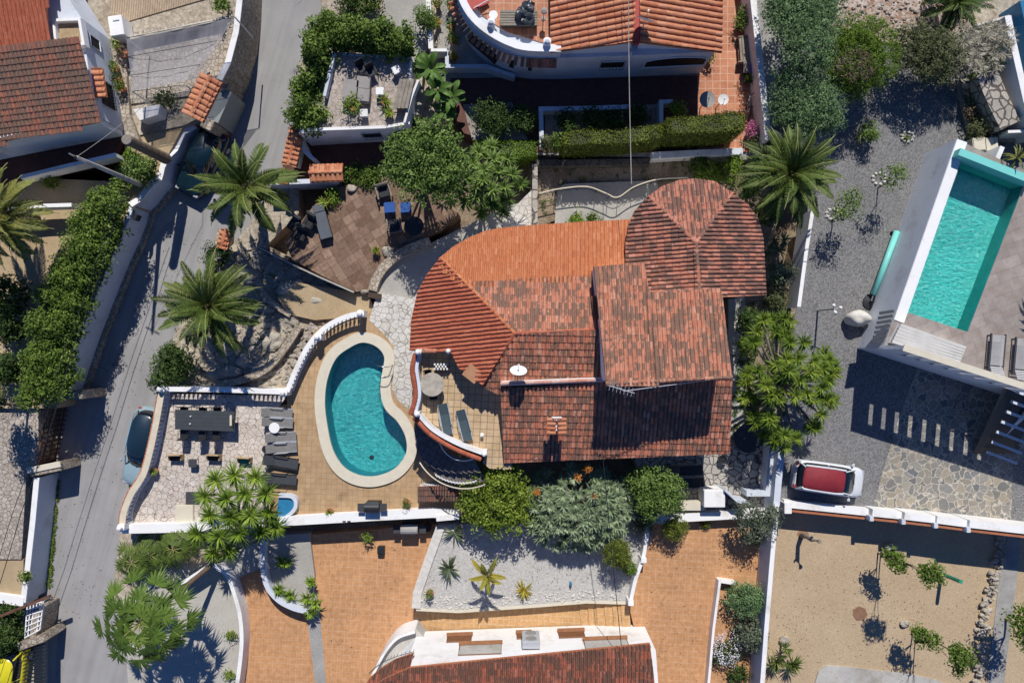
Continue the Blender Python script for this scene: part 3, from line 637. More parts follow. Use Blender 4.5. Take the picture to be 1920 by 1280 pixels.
def ridgecaps(pts, r=.1, L=.42, seed=1, lift=.04):
    """overlapping half-round caps along a 3D polyline"""
    rg = random.Random(seed); mb = MB(); mb.tint = []
    for a, b in zip(pts[:-1], pts[1:]):
        a = Vector(a); b = Vector(b); n = max(1, round((b-a).length/L)); t = (b-a).normalized(); s_ = t.cross(Vector((0,0,1))).normalized(); up = s_.cross(t)
        for i in range(n):
            p0 = a.lerp(b, i/n)-t*.04; p1 = a.lerp(b, (i+1)/n); vs = []; tt = rg.random(); K = 6
            for (p_, rr, h) in ((p0, r*1.08, .03), (p1, r*.9, 0)):
                for k in range(K+1):
                    th = math.pi*k/K; vs.append(p_+s_*math.cos(th)*rr+up*(math.sin(th)*rr*.85+h+lift-.05))
            fs = [(k, k+1, K+2+k, K+1+k) for k in range(K)]+[tuple(range(K+1))]; mb.add(vs, fs); mb.tint += [tt]*len(fs)
    return mb
def roof_slab(poly, th=.14, drop=.03, grow=0.0):
    mb = MB(); top = [Vector((p[0], p[1], p[2]-drop)) for p in poly]; ar = sum(top[i].x*top[i-1].y-top[i-1].x*top[i].y for i in range(len(top)))
    if ar > 0: top = top[::-1]
    n = len(top); lo = [p-Vector((0,0,th)) for p in top]
    mb.add(top+lo, [tuple(range(n)), tuple(range(2*n-1, n-1, -1))]+[(i, n+i, n+(i+1) % n, (i+1) % n) for i in range(n)]); return mb
def body(poly, zb, k=.95, drop=.14):
    c = sum((Vector(p) for p in poly), Vector())/len(poly)
    mb = MB(); pts = [(c.x+(p[0]-c.x)*k, c.y+(p[1]-c.y)*k, p[2]+(c.z-p[2])*(1-k)-drop) for p in poly]; mb.prism(pts, zb, None); return mb
R_OR = rooftile('roof_orange', [(.5,.17,.07), (.55,.2,.085), (.46,.145,.06), (.6,.25,.12)], (.26,.11,.07), .38)
R_RED = rooftile('roof_red', [(.42,.12,.065), (.47,.145,.08), (.39,.105,.055), (.5,.17,.095)], (.16,.075,.05), .45)
R_MIX = rooftile('roof_mixed', [(.52,.2,.12), (.57,.24,.15), (.46,.17,.1), (.62,.32,.21)], (.17,.115,.085), .5)
R_OLD = rooftile('roof_old', [(.54,.19,.11), (.6,.235,.145), (.46,.15,.085), (.64,.33,.23)], (.17,.11,.08), .5)
R_TUR = rooftile('roof_turret', [(.46,.18,.115), (.52,.22,.145), (.39,.14,.09), (.56,.27,.19)], (.13,.085,.068), .56)
R_BRN = rooftile('roof_brown', [(.33,.13,.085), (.37,.16,.11), (.28,.115,.08), (.42,.16,.1)], (.17,.125,.095), .8, .7)
R_NTH = rooftile('roof_north', [(.52,.21,.105), (.58,.26,.14), (.46,.15,.07), (.62,.3,.18)], (.16,.07,.045), .42)
R_BOT = rooftile('roof_bottom', [(.36,.105,.06), (.42,.14,.085), (.29,.085,.05), (.46,.19,.13)], (.12,.075,.055), .68)

# ---------------- terrain and setting ----------------
def struct(name, mb, mat, kind='structure', **kw): return obj(name, mb, mat, kind=kind, **kw)
def slab(name, pts, z, mat, z0=-.4): return struct(name, MB().prism(XY(pts, z), z0, z), mat)
def ring_sheet(outer, holes, z):
    bm = bmesh.new(); es = []
    for lp in [outer]+holes:
        vs = [bm.verts.new((x, y, z)) for x, y in lp]; es += [bm.edges.new((vs[i], vs[(i+1) % len(vs)])) for i in range(len(vs))]
    bmesh.ops.triangle_fill(bm, use_beauty=True, use_dissolve=False, edges=es, normal=(0,0,1))
    bm.verts.index_update(); mb = MB(); mb.v = [tuple(v.co) for v in bm.verts]; mb.f = [tuple(v.index for v in f.verts) for f in bm.faces]; bm.free(); return mb
def skirt(mb, pts, z0, z1):
    n = len(pts); mb.add([(x, y, z1) for x, y in pts]+[(x, y, z0) for x, y in pts], [(i, n+i, n+(i+1) % n, (i+1) % n) for i in range(n)]); return mb
def smoothloop(pts, sub=6):
    n = len(pts); out = []
    for i in range(n):
        p0, p1, p2, p3 = [Vector(pts[(i+k-1) % n][:2]) for k in range(4)]
        for j in range(sub):
            t = j/sub; out.append(tuple(.5*((2*p1)+(-p0+p2)*t+(2*p0-5*p1+4*p2-p3)*t*t+(-p0+3*p1-3*p2+p3)*t**3)))
    return out
def smoothline(pts, sub=6):
    pts = [Vector(p) for p in pts]; pts = [pts[0]*2-pts[1]]+pts+[pts[-1]*2-pts[-2]]; out = []
    for i in range(1, len(pts)-2):
        p0, p1, p2, p3 = pts[i-1:i+3]
        for j in range(sub):
            t = j/sub; out.append(.5*((2*p1)+(-p0+p2)*t+(2*p0-5*p1+4*p2-p3)*t*t+(-p0+3*p1-3*p2+p3)*t**3))
    return out+[pts[-2]]
def offs(pts, w):
    n = len(pts); out = []
    for i in range(n):
        a, b = Vector(pts[i-1]), Vector(pts[(i+1) % n]); d = (b-a).normalized(); out.append((pts[i][0]-d.y*w, pts[i][1]+d.x*w))
    return out
gm = MB(); gm.add([(-400,-400,-.45),(400,-400,-.45),(400,400,-.45),(-400,400,-.45)], [(0,1,2,3)]); struct('ground', gm, M['soil'])
slab('road', [(430,-400),(760,-400),(640,0),(610,120),(590,260),(560,340),(500,420),(430,520),(380,640),(350,740),(330,860),(300,1000),(285,1100),(285,1300),(260,1700),(20,1700),(60,1280),(70,1100),(90,900),(120,740),(190,500),(300,330),(390,250),(420,120)], 0.0, M['asphalt'])
# stony verge along the foot of the west wall
slab('verge', [(330,345),(352,352),(345,400),(310,420),(275,470),(262,455),(290,395)], .02, M['greygr'])
slab('verge', [(80,1075),(96,1075),(101,1000),(112,900),(101,890),(92,960)], .03, M['soil'])
slab('verge', [(84,1190),(100,1150),(108,1170),(101,1290),(92,1400),(78,1400)], .025, M['greygr'])
# west plots, 2.7 m above the road
wz = 1.9
slab('garden_terrain', [(345,235),(240,200),(232,250),(235,300),(205,340),(100,335),(-20,330),(-500,330),(-500,765),(105,765),(118,700),(150,620),(178,550),(212,475),(247,400),(285,345),(318,285)], wz, M['tansoil'])
slab('paved_yard', [(-500,765),(72,765),(72,868),(50,880),(40,1048),(-500,1048)], 1.6, M['cobble'])
slab('garden_terrain', [(-500,1048),(44,1048),(44,1120),(-500,1120)], 1.5, M['tansoil'])
slab('paved_yard', [(-500,1128),(80,1128),(80,1700),(-500,1700)], .5, M['greygr'])
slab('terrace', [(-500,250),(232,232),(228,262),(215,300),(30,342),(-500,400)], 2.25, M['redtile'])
slab('garden_terrain', [(-500,-500),(440,-500),(455,-200),(452,0),(420,130),(385,215),(345,235),(232,260),(200,240),(120,60),(-500,60)], 2.0, M['rocky'])
slab('patio', [(215,62),(240,40),(430,-15),(440,-300),(190,-300),(205,0)], 2.06, M['boards'])
slab('patio', [(232,64),(432,28),(430,100),(360,165),(352,180),(245,195)], 2.1, M['cobble'])
slab('stone_ramp', [(430,-60),(455,-60),(448,50),(430,110),(412,150),(398,150),(392,130),(424,80)], 2.5, M['stonewall'])
slab('path', [(200,60),(232,60),(243,215),(262,265),(225,255),(206,160)], 2.3, M['stonewall'])
# north middle
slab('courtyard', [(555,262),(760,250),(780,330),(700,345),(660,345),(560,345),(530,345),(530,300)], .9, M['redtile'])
slab('garden_terrain', [(560,-300),(880,-300),(880,180),(800,260),(715,245),(560,247),(560,120),(610,60)], 1.2, M['rocky'])
slab('path', [(705,-300),(805,-300),(805,85),(775,130),(800,180),(790,215),(740,215),(735,85),(718,60)], 1.5, M['greygr'])
slab('patio', [(805,-300),(1460,-300),(1460,190),(1430,300),(1000,290),(840,200),(822,120)], 1.45, M['greyc'])
slab('courtyard', [(1308,-50),(1408,-50),(1424,150),(1440,285),(1305,285)], 1.5, M['terratile'])
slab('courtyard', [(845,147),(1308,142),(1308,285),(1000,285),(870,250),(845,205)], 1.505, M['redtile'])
slab('pond_floor', [(1022,200),(1232,196),(1232,265),(1022,275)], 1.52, M['greydeck'])
slab('pond_floor', [(868,196),(960,192),(990,262),(885,262)], 1.52, M['greydeck'])
slab('lawn', [(885,262),(1003,262),(1003,300),(930,296)], 1.6, basic('moss_lawn', (.11,.14,.02), .95, .3, 3, bmp=.8))
# sunken path north of the villa, with its stone wall
slab('garden_terrain', [(990,285),(1380,272),(1440,300),(1470,560),(1440,580),(1380,560),(1170,360),(1000,430)], .9, M['soil'])
slab('path', [(1045,352),(1060,345),(1230,338),(1250,400),(1172,420),(1040,420)], 1.1, M['greygr'])
slab('path', [(940,390),(1003,372),(1003,425),(930,440),(860,480),(800,540),(760,565),(700,560),(690,540),(760,480)], 1.3, M['greygr'])
slab('paved_yard', [(975,378),(1003,350),(1003,425),(955,430),(930,425)], 1.32, M['terrw'])
# rock garden between road and pool
slab('rock_garden', [(560,345),(545,330),(510,345),(470,420),(400,500),(330,620),(310,680),(300,735),(540,740),(600,640),(690,600),(700,545),(600,510),(500,460),(560,400)], .75, M['rocky'])
slab('garden_terrain', [(520,560),(560,530),(690,552),(708,592),(640,596),(590,600),(545,590)], 1.1, M['tansoil'])
slab('patio', [(600,372),(640,348),(730,330),(860,400),(830,430),(756,468),(710,510),(692,545),(664,547),(600,515),(548,487),(535,455),(560,420)], 1.4, M['browntile'])
# east strip, gravel drive, sand lot
slab('garden_terrain', [(1364,560),(1470,545),(1500,440),(1512,440),(1495,580),(1480,700),(1460,860),(1374,870)], .95, M['soil'])
slab('path', [(1366,560),(1396,556),(1402,700),(1392,860),(1366,860)], .97, M['greyl'])
slab('gravel_drive', [(1440,-400),(2600,-400),(2600,1000),(1463,948),(1463,838),(1490,600),(1512,440),(1520,300),(1440,240),(1420,0)], 1.0, M['gravel'])
slab('rubble_slope', [(1560,-300),(1830,-300),(1830,30),(1790,90),(1560,70)], 1.15, M['rubble'])
slab('garden_terrain', [(1810,-300),(2300,-300),(2300,300),(1850,262),(1815,240),(1800,180),(1790,60)], 1.2, M['rocky'])
slab('paved_drive', [(1685,785),(1720,690),(1880,735),(2400,900),(2400,1010),(1634,955)], 1.02, M['flag'])
slab('gravel_drive', [(1900,870),(2300,870),(2300,1000),(1897,978)], 1.03, M['gravel'])
slab('sand_lot', [(1452,955),(2400,1040),(2400,1700),(1410,1700),(1424,1200)], .0, M['sand'])
slab('concrete_path', [(1890,1000),(1915,1000),(1905,1100),(1880,1300),(1870,1700),(1800,1700),(1850,1290),(1872,1100)], .03, M['greyc'])
slab('concrete_pad', [(1524,1295),(1535,1258),(1550,1247),(1590,1250),(1640,1256),(1700,1262),(1760,1275),(1790,1290),(1780,1500),(1500,1500)], .1, M['greyl'])
slab('earth_pit', [(1600,1142),(1610,1136),(1622,1140),(1627,1152),(1620,1162),(1606,1163),(1599,1153)], .012, basic('dark_earth', (.28,.15,.09), .95, .3, 6, bmp=.8))
slab('earth_pit', [(1494,1000),(1500,993),(1512,993),(1517,1002),(1510,1010),(1499,1010)], .012, basic_cache('dark_earth2', (.3,.17,.1)))
# south drives
slab('drive', [(430,1040),(490,1010),(780,985),(835,980),(800,1100),(783,1150),(783,1185),(800,1215),(760,1330),(640,1700),(440,1700),(435,1280)], .3, M['orange'])
slab('drive', [(1160,955),(1446,955),(1440,1100),(1424,1700),(1215,1700),(1190,1180),(1175,1120)], 1.3, M['orange'])
slab('walk', [(828,1130),(1090,1105),(1110,1105),(1190,1120),(1200,1205),(828,1215)], .7, M['orangec'])
slab('path_strip', [(560,1000),(583,998),(590,1080),(600,1150),(612,1290),(622,1700),(590,1700),(592,1290),(575,1150),(570,1080),(540,1100),(505,1060),(500,1020)], .306, M['slabgrey'])
slab('gravel_bed', [(495,1005),(580,1000),(590,1080),(586,1120),(560,1146),(520,1130),(495,1095)], .55, M['greygr'])
slab('gravel_garden', [(822,985),(1215,965),(1222,1010),(1196,1060),(1176,1128),(1090,1126),(1000,1134),(860,1144),(808,1140),(776,1142),(774,1112),(790,1075)], 1.32, M['wgravel'])
slab('round_drive', [(330,1060),(405,1045),(445,1082),(458,1135),(463,1190),(458,1240),(450,1290),(450,1700),(235,1700),(240,1280),(232,1150),(260,1080)], .316, M['pcurve'])
slab('garden_terrain', [(225,1000),(480,985),(490,1010),(430,1045),(400,1052),(330,1060),(262,1085),(232,1150),(210,1120)], .5, M['rocky'])
slab('concrete_apron', [(430,1040),(495,1010),(500,1060),(432,1090),(405,1056)], .56, M['greyl'])
# steps of the south walk
for i in range(5): slab('step', [(828-10*i-10.2, 1146),(828-10*i, 1146),(836-10*i, 1205),(825.8-10*i, 1203)], .64-.07*i, M['orangec'])
for i in range(6): slab('step', [(1085+15.5*i, 1117),(1085+15.5*(i+1), 1119),(1092+15.5*(i+1), 1200),(1092+15.5*i, 1200)], .78+.09*i, M['orangec'])

# ---------------- pool deck with its two levels ----------------
DZ = 1.5
pool_px = [(655,652),(680,642),(706,650),(720,668),(718,690),(713,730),(722,766),(745,790),(760,818),(762,846),(750,868),(730,884),(700,893),(670,890),(643,874),(624,843),(614,800),(609,755),(614,710),(630,672)]
PZ = DZ+.12
pl_in = smoothloop([P(a, b, PZ) for a, b in pool_px], 5)
if sum(pl_in[i][0]*pl_in[i-1][1]-pl_in[i-1][0]*pl_in[i][1] for i in range(len(pl_in))) > 0: pl_in = pl_in[::-1]
pl_out = offs(pl_in, -.58)
deck_out = XY([(690,586),(640,590),(590,620),(560,672),(548,700),(538,740),(538,760),(502,760),(505,840),(500,975),(870,965),(880,860),(775,790),(768,620),(755,560)], DZ)
dk = ring_sheet(deck_out, [offs(pl_in, -.3)], DZ); skirt(dk, deck_out, -.4, DZ); struct('pool_deck', dk, M['deck'])
slab('terrace', [(300,738),(538,742),(520,766),(505,840),(500,972),(250,992),(232,985),(255,930),(272,880),(290,800)], DZ+.004, M['terr'])
slab('paved_yard', [(708,548),(770,560),(812,520),(800,640),(776,720),(774,772),(748,752),(735,730),(737,690),(738,650),(722,628),(692,600)], DZ+.006, M['terrw'])
pt = thing('swimming_pool', 'kidney shaped swimming pool with blue green water and cream coping on the tiled deck', 'pool', P(690, 770, .2))
cop = MB(); n = len(pl_in)
for (a, b, z) in ((pl_in, pl_out, PZ),):
    cop.add([(x, y, z) for x, y in a]+[(x, y, z) for x, y in b]+[(x, y, DZ-.1) for x, y in b]+[(x, y, PZ-.22) for x, y in a],
            [(i, (i+1) % n, n+(i+1) % n, n+i) for i in range(n)]+[(n+i, n+(i+1) % n, 2*n+(i+1) % n, 2*n+i) for i in range(n)]+[(i, 3*n+i, 3*n+(i+1) % n, (i+1) % n) for i in range(n)])
obj('coping', cop, M['cream'], pt)
wl = MB(); skirt(wl, pl_in, .1, PZ-.2); obj('pool_wall', wl, M['pool1w'], pt)
fl = MB(); fl.add([(x, y, .1) for x, y in pl_in], [tuple(range(n))]); obj('pool_floor', fl, M['pool1'], pt)
ws = MB(); ws.add([(x, y, PZ-.12) for x, y in pl_in], [tuple(range(n))]); obj('water', ws, M['wat'], pt)
q0 = P(697, 857, .1); obj('drain', MB().lathe((q0.x, q0.y, .1), [(.14,0),(.14,.02),(.02,.03)], 12), M['charcoal'], pt)
for dx in (0, 1):
    q0 = P(718, 684+dx*18, PZ); m = MB(); m.tube(smoothline([q0+Vector((-.35,0,-.9)), q0+Vector((-.33,0,.1)), q0+Vector((-.1,-.05,.62)), q0+Vector((.35,-.1,.55)), q0+Vector((.55,.0,.0))], 5), .022, 8); obj('ladder_rail', m, M['steel'], pt, smooth=True)

# ---------------- villa ----------------
vz = DZ
V = thing('villa', 'large villa with curved orange and red barrel tile roofs beside the kidney shaped pool', 'villa', P(1150, 640, vz))
R0 = P(965, 625, 6.5); SL = .35
pN = Plane(R0, (.03, 1), SL); pW = Plane(R0, (-1, -.1), SL); pS = Plane(R0, (-.02, -1), SL)
pS2 = Plane(P(1130, 716, 6.0), (-.02, -1), SL)
def add_roof(parent, name, pix, pl, mat, seed, zb=vz, wallk=.94, walls=True, pu=.21, L=.34, rw=.077, rh=.07, th=.14, slabmat='terra', clip=None, drop=.16, wmat='white'):
    poly = [pl.ray(*q) for q in pix]
    r = obj(name, tile_field(poly, pl, pu, L, rw, rh, clip=clip, seed=seed), mat, parent)
    obj('roof_deck', roof_slab(poly, th), M[slabmat], parent)
    if walls: obj('wall', body(poly, zb, wallk, drop), M[wmat], parent)
    return poly
nE = [(825,483),(850,462),(880,445),(910,433),(940,427),(1000,422),(1090,416),(1190,411),(1200,516),(1120,516),(900,524)]
add_roof(V, 'roof', nE[:8]+[(1200,470),(1120,516),(870,529)], pN, R_OR, 1, walls=False, clip=[0,1,2,3,4,5,6])
add_roof(V, 'roof', [(870,529),(1120,514),(1124,618),(965,625)], pN, R_MIX, 2, walls=False)
obj('wall', body([pN.ray(*q) for q in nE[:8]+[(1200,516),(1124,618),(965,625)]], vz, .94, .2), M['white'], V)
wA = [(825,483),(800,515),(782,550),(771,600),(768,657),(846,661),(965,625)]; wB = [(965,625),(846,661),(860,690),(905,722)]
obj('roof', tmerge([tile_field([pW.ray(*q) for q in wA], pW, seed=3), tile_field([pW.ray(*q) for q in wB], pW, seed=3)]), R_RED, V)
obj('roof_deck', roof_slab([pW.ray(*q) for q in wA[:-1]+[(860,690),(905,722),(965,625)]]), M['terra'], V)
obj('wall', body([pW.ray(*q) for q in [(825,483),(800,515),(782,550),(771,600),(768,657),(850,657),(905,700),(965,625)]], vz, .95, .2), M['white'], V)
add_roof(V, 'roof', [(965,625),(1126,617),(1132,712),(944,722),(938,742),(903,724)], pS, R_OLD, 4, drop=.2, clip=[0,1,4,5])
add_roof(V, 'roof', [(938,728),(1135,717),(1373,706),(1368,850),(945,868)], pS2, R_OLD, 5, clip=[1,2,3,4,0], drop=.2)
caps = [([(965,625),(825,483)], pN, R_OR, 0), ([(965,625),(905,722)], pS, R_RED, 0)]
obj('ridge_cap', ridgecaps([pN.ray(965,625), pN.ray(895,552), pN.ray(825,483)], seed=3), R_OR, V)
obj('ridge_cap', ridgecaps([pS.ray(965,625), pS.ray(903,724)], seed=4), R_RED, V)
obj('ridge_cap', ridgecaps([R0, pN.ray(1122,618)], seed=5), R_RED, V)
# white coping ledge between the two south slopes
a, b = P(940,719,6.05), P(1132,712,6.25); led = MB(); led.strip([a, b], .24, [5.4,5.4], [6.1,6.15]); obj('parapet', led, M['white'], V)
obj('ridge_cap', ridgecaps([Vector((a.x, a.y, 6.16)), Vector((b.x, b.y, 6.2))], r=.09, seed=9), rooftile('roof_pink', [(.55,.3,.24),(.6,.4,.34),(.5,.2,.13),(.62,.5,.44)], (.3,.2,.17), .3), V)
# turret
A = P(1305, 455, 6.55); B = P(1312, 560, 6.55)
tW = Plane(A, (-1, -.04), .36); tE = Plane(A, (1, .04), .33); tN = Plane(A, (-.02, 1), .35)
zt = vz
add_roof(V, 'roof', [(1305,455),(1312,562),(1185,566),(1173,500),(1172,462),(1177,425),(1190,395),(1215,368)], tW, R_TUR, 11, walls=False, clip=[0,2,3,4,5,6,7])
add_roof(V, 'roof', [(1305,455),(1375,362),(1402,384),(1420,408),(1431,445),(1434,500),(1437,553),(1312,560)], tE, R_TUR, 12, walls=False, clip=[0,1,2,3,4,5,6])
add_roof(V, 'roof', [(1305,455),(1215,368),(1240,350),(1272,338),(1305,335),(1340,340),(1375,362)], tN, R_TUR, 13, walls=False)
tb = [P(x, y, 5.25) for x, y in [(1180,556),(1180,462),(1185,428),(1197,400),(1220,373),(1245,355),(1275,345),(1305,342),(1338,347),(1370,367),(1398,390),(1414,414),(1424,448),(1427,500),(1430,546)]]
obj('wall', MB().prism(tb, vz, 5.2), M['white'], V)
obj('ridge_cap', ridgecaps([A, tN.ray(1215,368)], seed=21), R_TUR, V); obj('ridge_cap', ridgecaps([A, tN.ray(1375,362)], seed=22), R_TUR, V)
obj('ridge_cap', ridgecaps([A, B], seed=23), R_MIX, V)
# upper block: one slope falling north
U0 = P(1250, 713, 8.35); pU = Plane(U0, (0, 1), .27)
ub = [(1137,720),(1113,500),(1208,492),(1217,548),(1352,540),(1373,708)]
poly = [pU.ray(*q) for q in ub]
obj('roof', tmerge([tile_field([pU.ray(*q) for q in [(1137,720),(1113,500),(1208,492),(1217,548),(1232,715)]], pU, seed=31, clip=[0,1,2]),
                    tile_field([pU.ray(*q) for q in [(1232,715),(1217,548),(1352,540),(1373,708)]], pU, seed=32, clip=[1,2,3])]), R_MIX, V)
obj('roof_deck', roof_slab(poly, .14), M['terra'], V); obj('wall', body(poly, vz, .975, .16), M['white'], V)
obj('ridge_cap', ridgecaps([pU.ray(1137,719), pU.ray(1373,707)], seed=33, r=.09), R_MIX, V)
for i in range(9):
    q = pU.ray(1205+i*18, 716-i*.9); obj('rafter', MB().box((q.x, q.y+.25, q.z-.3), (.06, .5, .12)), M['dwood'], V)
# windows on the walls one can step round to

# roof terrace and curved parapet
TZ = 4.25
tp = [(790,662),(845,662),(870,700),(960,740),(960,880),(918,878),(905,868),(912,852),(870,836),(820,800),(780,772),(772,740),(778,700)]
obj('balcony', MB().prism(XY(tp, TZ), vz, TZ), M['uptile'], V)
par = [P(786,660,5.1), P(781,690,5.1), P(785,720,5.1), P(786,745,5.1), P(778,776,5.1)]
pc = smoothline(par, 5); obj('parapet', MB().strip(pc, .16, TZ-.3, 5.05), M['white_shade'], V)
lip = [Vector((p.x, p.y, 5.02)) for p in smoothline([P(779,664,5.02),P(773,692,5.02),P(777,720,5.02),P(779,745,5.02),P(770,778,5.02)], 5)]
obj('parapet_tiles', ridgecaps(lip, r=.13, L=.2, seed=41, lift=.05), R_RED, V)
p2 = smoothline([P(783,776,5.1), P(812,806,5.1), P(858,832,5.1), P(905,850,5.1)], 6); obj('parapet', MB().strip(p2, .17, 2.5, 5.08), M['white'], V)
lip = [Vector((p.x, p.y, 5.0)) for p in smoothline([P(777,783,5.), P(807,814,5.), P(852,841,5.), P(902,861,5.)], 6)]
obj('parapet_tiles', ridgecaps(lip, r=.12, L=.2, seed=42, lift=.05), R_RED, V)
obj('parapet', MB().strip([P(787,657,5.2), P(843,657,5.2)], .2, TZ-.2, 5.0), M['cream'], V)
obj('parapet_tiles', ridgecaps([P(793,658,5.02), P(836,658,5.02)], r=.12, L=.3, seed=43), R_MIX, V)
for x, y in ((784,660),(841,658),(782,776),(908,850)):
    q = P(x, y, 5.2); m = MB().bev((q.x, q.y, 4.75), (.26, .26, .9), .015); m.lathe((q.x, q.y, 5.2), [(.16,0),(.15,.05),(.06,.1),(.12,.16),(.13,.24),(.08,.33),(.01,.36)], 12); obj('pillar', m, M['white'], V)
# floor box below terrace lattice
lm_ = MB()
for i in range(9):
    for j in range(3):
        if (i+j) % 2 == 0: q = P(815+i*2.9, 683+j*4.2, TZ+.5); lm_.box((q.x, q.y, TZ+.25), (.085, .1, .5))
obj('lattice', lm_, M['chessb'], V)
# chimneys
q = P(1042, 795, 5.6); c = MB().box((q.x, q.y, 5.4), (.42, .5, 1.7)); ch = obj('chimney', c, M['white'], V)
c = MB(); c.tint = []
for sx in (-1, 1):
    for k in range(4):
        y = q.y+.33-.22*k; f = MB().tube([(q.x+sx*.05, y, 6.52), (q.x+sx*.46, y, 6.38)], .085, 8); n0 = len(f.f); c.merge(f); c.tint += [random.random()]*n0
obj('chimney_cap', c, R_NTH, ch)
c = MB().bev((q.x, q.y+.42, 6.45), (.5, .1, .12), .01)
for k in (-1, 0, 1): c.lathe((q.x+.17*k, q.y+.42, 6.5), [(.05,0),(.07,.06),(.02,.16)], 8)
obj('chimney_crest', c, M['white'], ch)
q = P(886, 700, 5.6); c = MB().bev((q.x, q.y, 5.1), (.62, .5, 1.2), .02, rz=math.radians(-38)); ch = obj('chimney', c, M['cream'], V)
c = MB(); c.bev((q.x, q.y, 5.78), (.8, .72, .06), .01, rz=math.radians(-38), rx=.12); obj('chimney_cap', c, basic('tile_slab', (.5,.25,.13), .7, .15), ch)
# spiral stair
st = thing('spiral_stair', 'shaded dark tiled stair curving round below the balcony with pale metal rails', 'stairs', P(850, 850, DZ))
ctr = P(872, 800, 3); ci = (872, 812)
def arc(r, a0, a1, z0, z1, n=24):
    o = P(868, 808, 2.5); return [Vector((o.x+r*math.cos(math.radians(a0+(a1-a0)*i/n)), o.y+r*math.sin(math.radians(a0+(a1-a0)*i/n)), z0+(z1-z0)*i/n)) for i in range(n+1)]
N = 14
for i in range(N):
    a0 = 172+i*9; a1 = a0+9.3; z = DZ+.2+i*.17; o = arc(1, 0, 1, 0, 0)[0]; oc = P(868, 808, 2.5); pts = []
    for r, aa in ((1.35, a0), (2.75, a0), (2.75, a1), (1.35, a1)): pts.append((oc.x+r*math.cos(math.radians(aa)), oc.y+r*math.sin(math.radians(aa))))
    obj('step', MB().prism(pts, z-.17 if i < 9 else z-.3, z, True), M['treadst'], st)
obj('handrail', MB().tube(arc(1.33, 170, 305, DZ+1.1, DZ+3.4), .03, 6), M['alu'], st); obj('handrail', MB().tube(arc(2.8, 215, 298, DZ+1.7, DZ+3.3), .035, 6), M['creamcap'], st)
bal = MB()
for i, p_ in enumerate(arc(2.8, 215, 298, DZ+1.7, DZ+3.3, 26)): bal.tube([p_, p_-Vector((0,0,.85))], .018, 5)
obj('baluster_row', bal, M['black'], st)
lt = MB()
for i, p_ in enumerate(arc(2.55, 238, 288, DZ+2.3, DZ+2.6, 26)):
    for j in range(2):
        if (i+j) % 2 == 0: lt.box(p_+Vector((0, .0, .12*j)), (.07, .07, .08))
obj('lattice', lt, M['chessb'], st)
obj('post', MB().tube([P(861,862,1.5), P(866,845,4)], .05, 8), M['alu'], st)
# little tiled lean-to south of the stair
lt = thing('woodshed', 'low shed with dark brown tiled roof beneath the curved stair', 'shed', P(818, 925, DZ)); pl = Plane(P(818, 910, 2.6), (0, -1), .3)
add_roof(lt, 'roof', [(783,912),(858,910),(858,938),(783,942)], pl, R_BRN, 61, zb=DZ)
# ---------------- walls and neighbouring buildings ----------------
def wall(name, pix, z0, z1, w, mat, label, zp=None, cat='wall', cap=None, capmat=None, capw=.06, group=None, curve=0, capname='cap', capth=.06):
    """pix at height zp (default z1). z1 may be a list"""
    zz = zp if zp is not None else (max(z1) if isinstance(z1, (list, tuple)) else z1)
    pts = [P(a, b, zz) for a, b in pix]
    if curve: pts = smoothline(pts, curve)
    if cap is None: return obj(name, MB().strip(pts, w, z0, z1), M[mat], None, label, cat, group)
    t = thing(name, label, cat, (pts[len(pts)//2].x, pts[len(pts)//2].y, z0 if not isinstance(z0, (list, tuple)) else min(z0)), group)
    obj('wall_body', MB().strip(pts, w, z0, z1), M[mat], t)
    za = z1 if isinstance(z1, (list, tuple)) else z1
    obj(capname, MB().strip(pts, w+capw, [q-.02 for q in za] if isinstance(za, (list, tuple)) else za-.02, [q+capth for q in za] if isinstance(za, (list, tuple)) else za+capth), M[capmat], t)
    return t
def opening(parent, A, B, t0, t1, z0, z1, name='window', mat='glassd', arch=False, frame=None, grille=False, sill=None, side=1, proud=.02):
    """opening panel set on the wall line A->B (world xy); side=+1: outward is left of A->B"""
    A = Vector(A[:2]); B = Vector(B[:2]); d = (B-A).normalized(); n = Vector((-d.y, d.x))*side; a = A.lerp(B, t0); b = A.lerp(B, t1); w = (b-a).length
    def pt(u, z, o): q = a+d*u+n*o; return (q.x, q.y, z)
    K = 10; prof = [(0, z0), (w, z0)]
    if arch: prof += [(w, z0+(z1-z0)*.6)]+[(w/2+w/2*math.cos(math.pi*k/K), z0+(z1-z0)*.6+(z1-z0)*.4*math.sin(math.pi*k/K)) for k in range(1, K)]+[(0, z0+(z1-z0)*.6)]
    else: prof += [(w, z1), (0, z1)]
    mb = MB(); m = len(prof); mb.add([pt(u, z, proud) for u, z in prof]+[pt(u, z, -.03) for u, z in prof], [tuple(range(m))]+[(i, m+i, m+(i+1) % m, (i+1) % m) for i in range(m)])
    o = obj(name, mb, M[mat], parent)
    if frame:
        pr = [pt(u, z, proud+.015) for u, z in prof]; obj('frame', MB().tube(pr+[pr[0]], .035, 4), M[frame], o)
    if sill:
        c = pt(w/2, z0-.03, .1); obj('sill', MB().bev(c, (w+.12, .24, .06), .01, rz=math.atan2(d.y, d.x)), M[sill], o)
    if grille:
        g = MB(); k = max(3, int(w/.16))
        for i in range(k+1): g.tube([pt(w*i/k, z0-.05, .12), pt(w*i/k, z1+.05, .12)], .012, 4)
        for z in (z0-.05, (z0+z1)/2, z1+.05): g.tube([pt(0, z, .12), pt(w, z, .12)], .014, 4); g.tube([pt(0, z, 0), pt(0, z, .12)], .012, 4); g.tube([pt(w, z, 0), pt(w, z, .12)], .012, 4)
        obj('grille', g, M['black'], o)
    return o
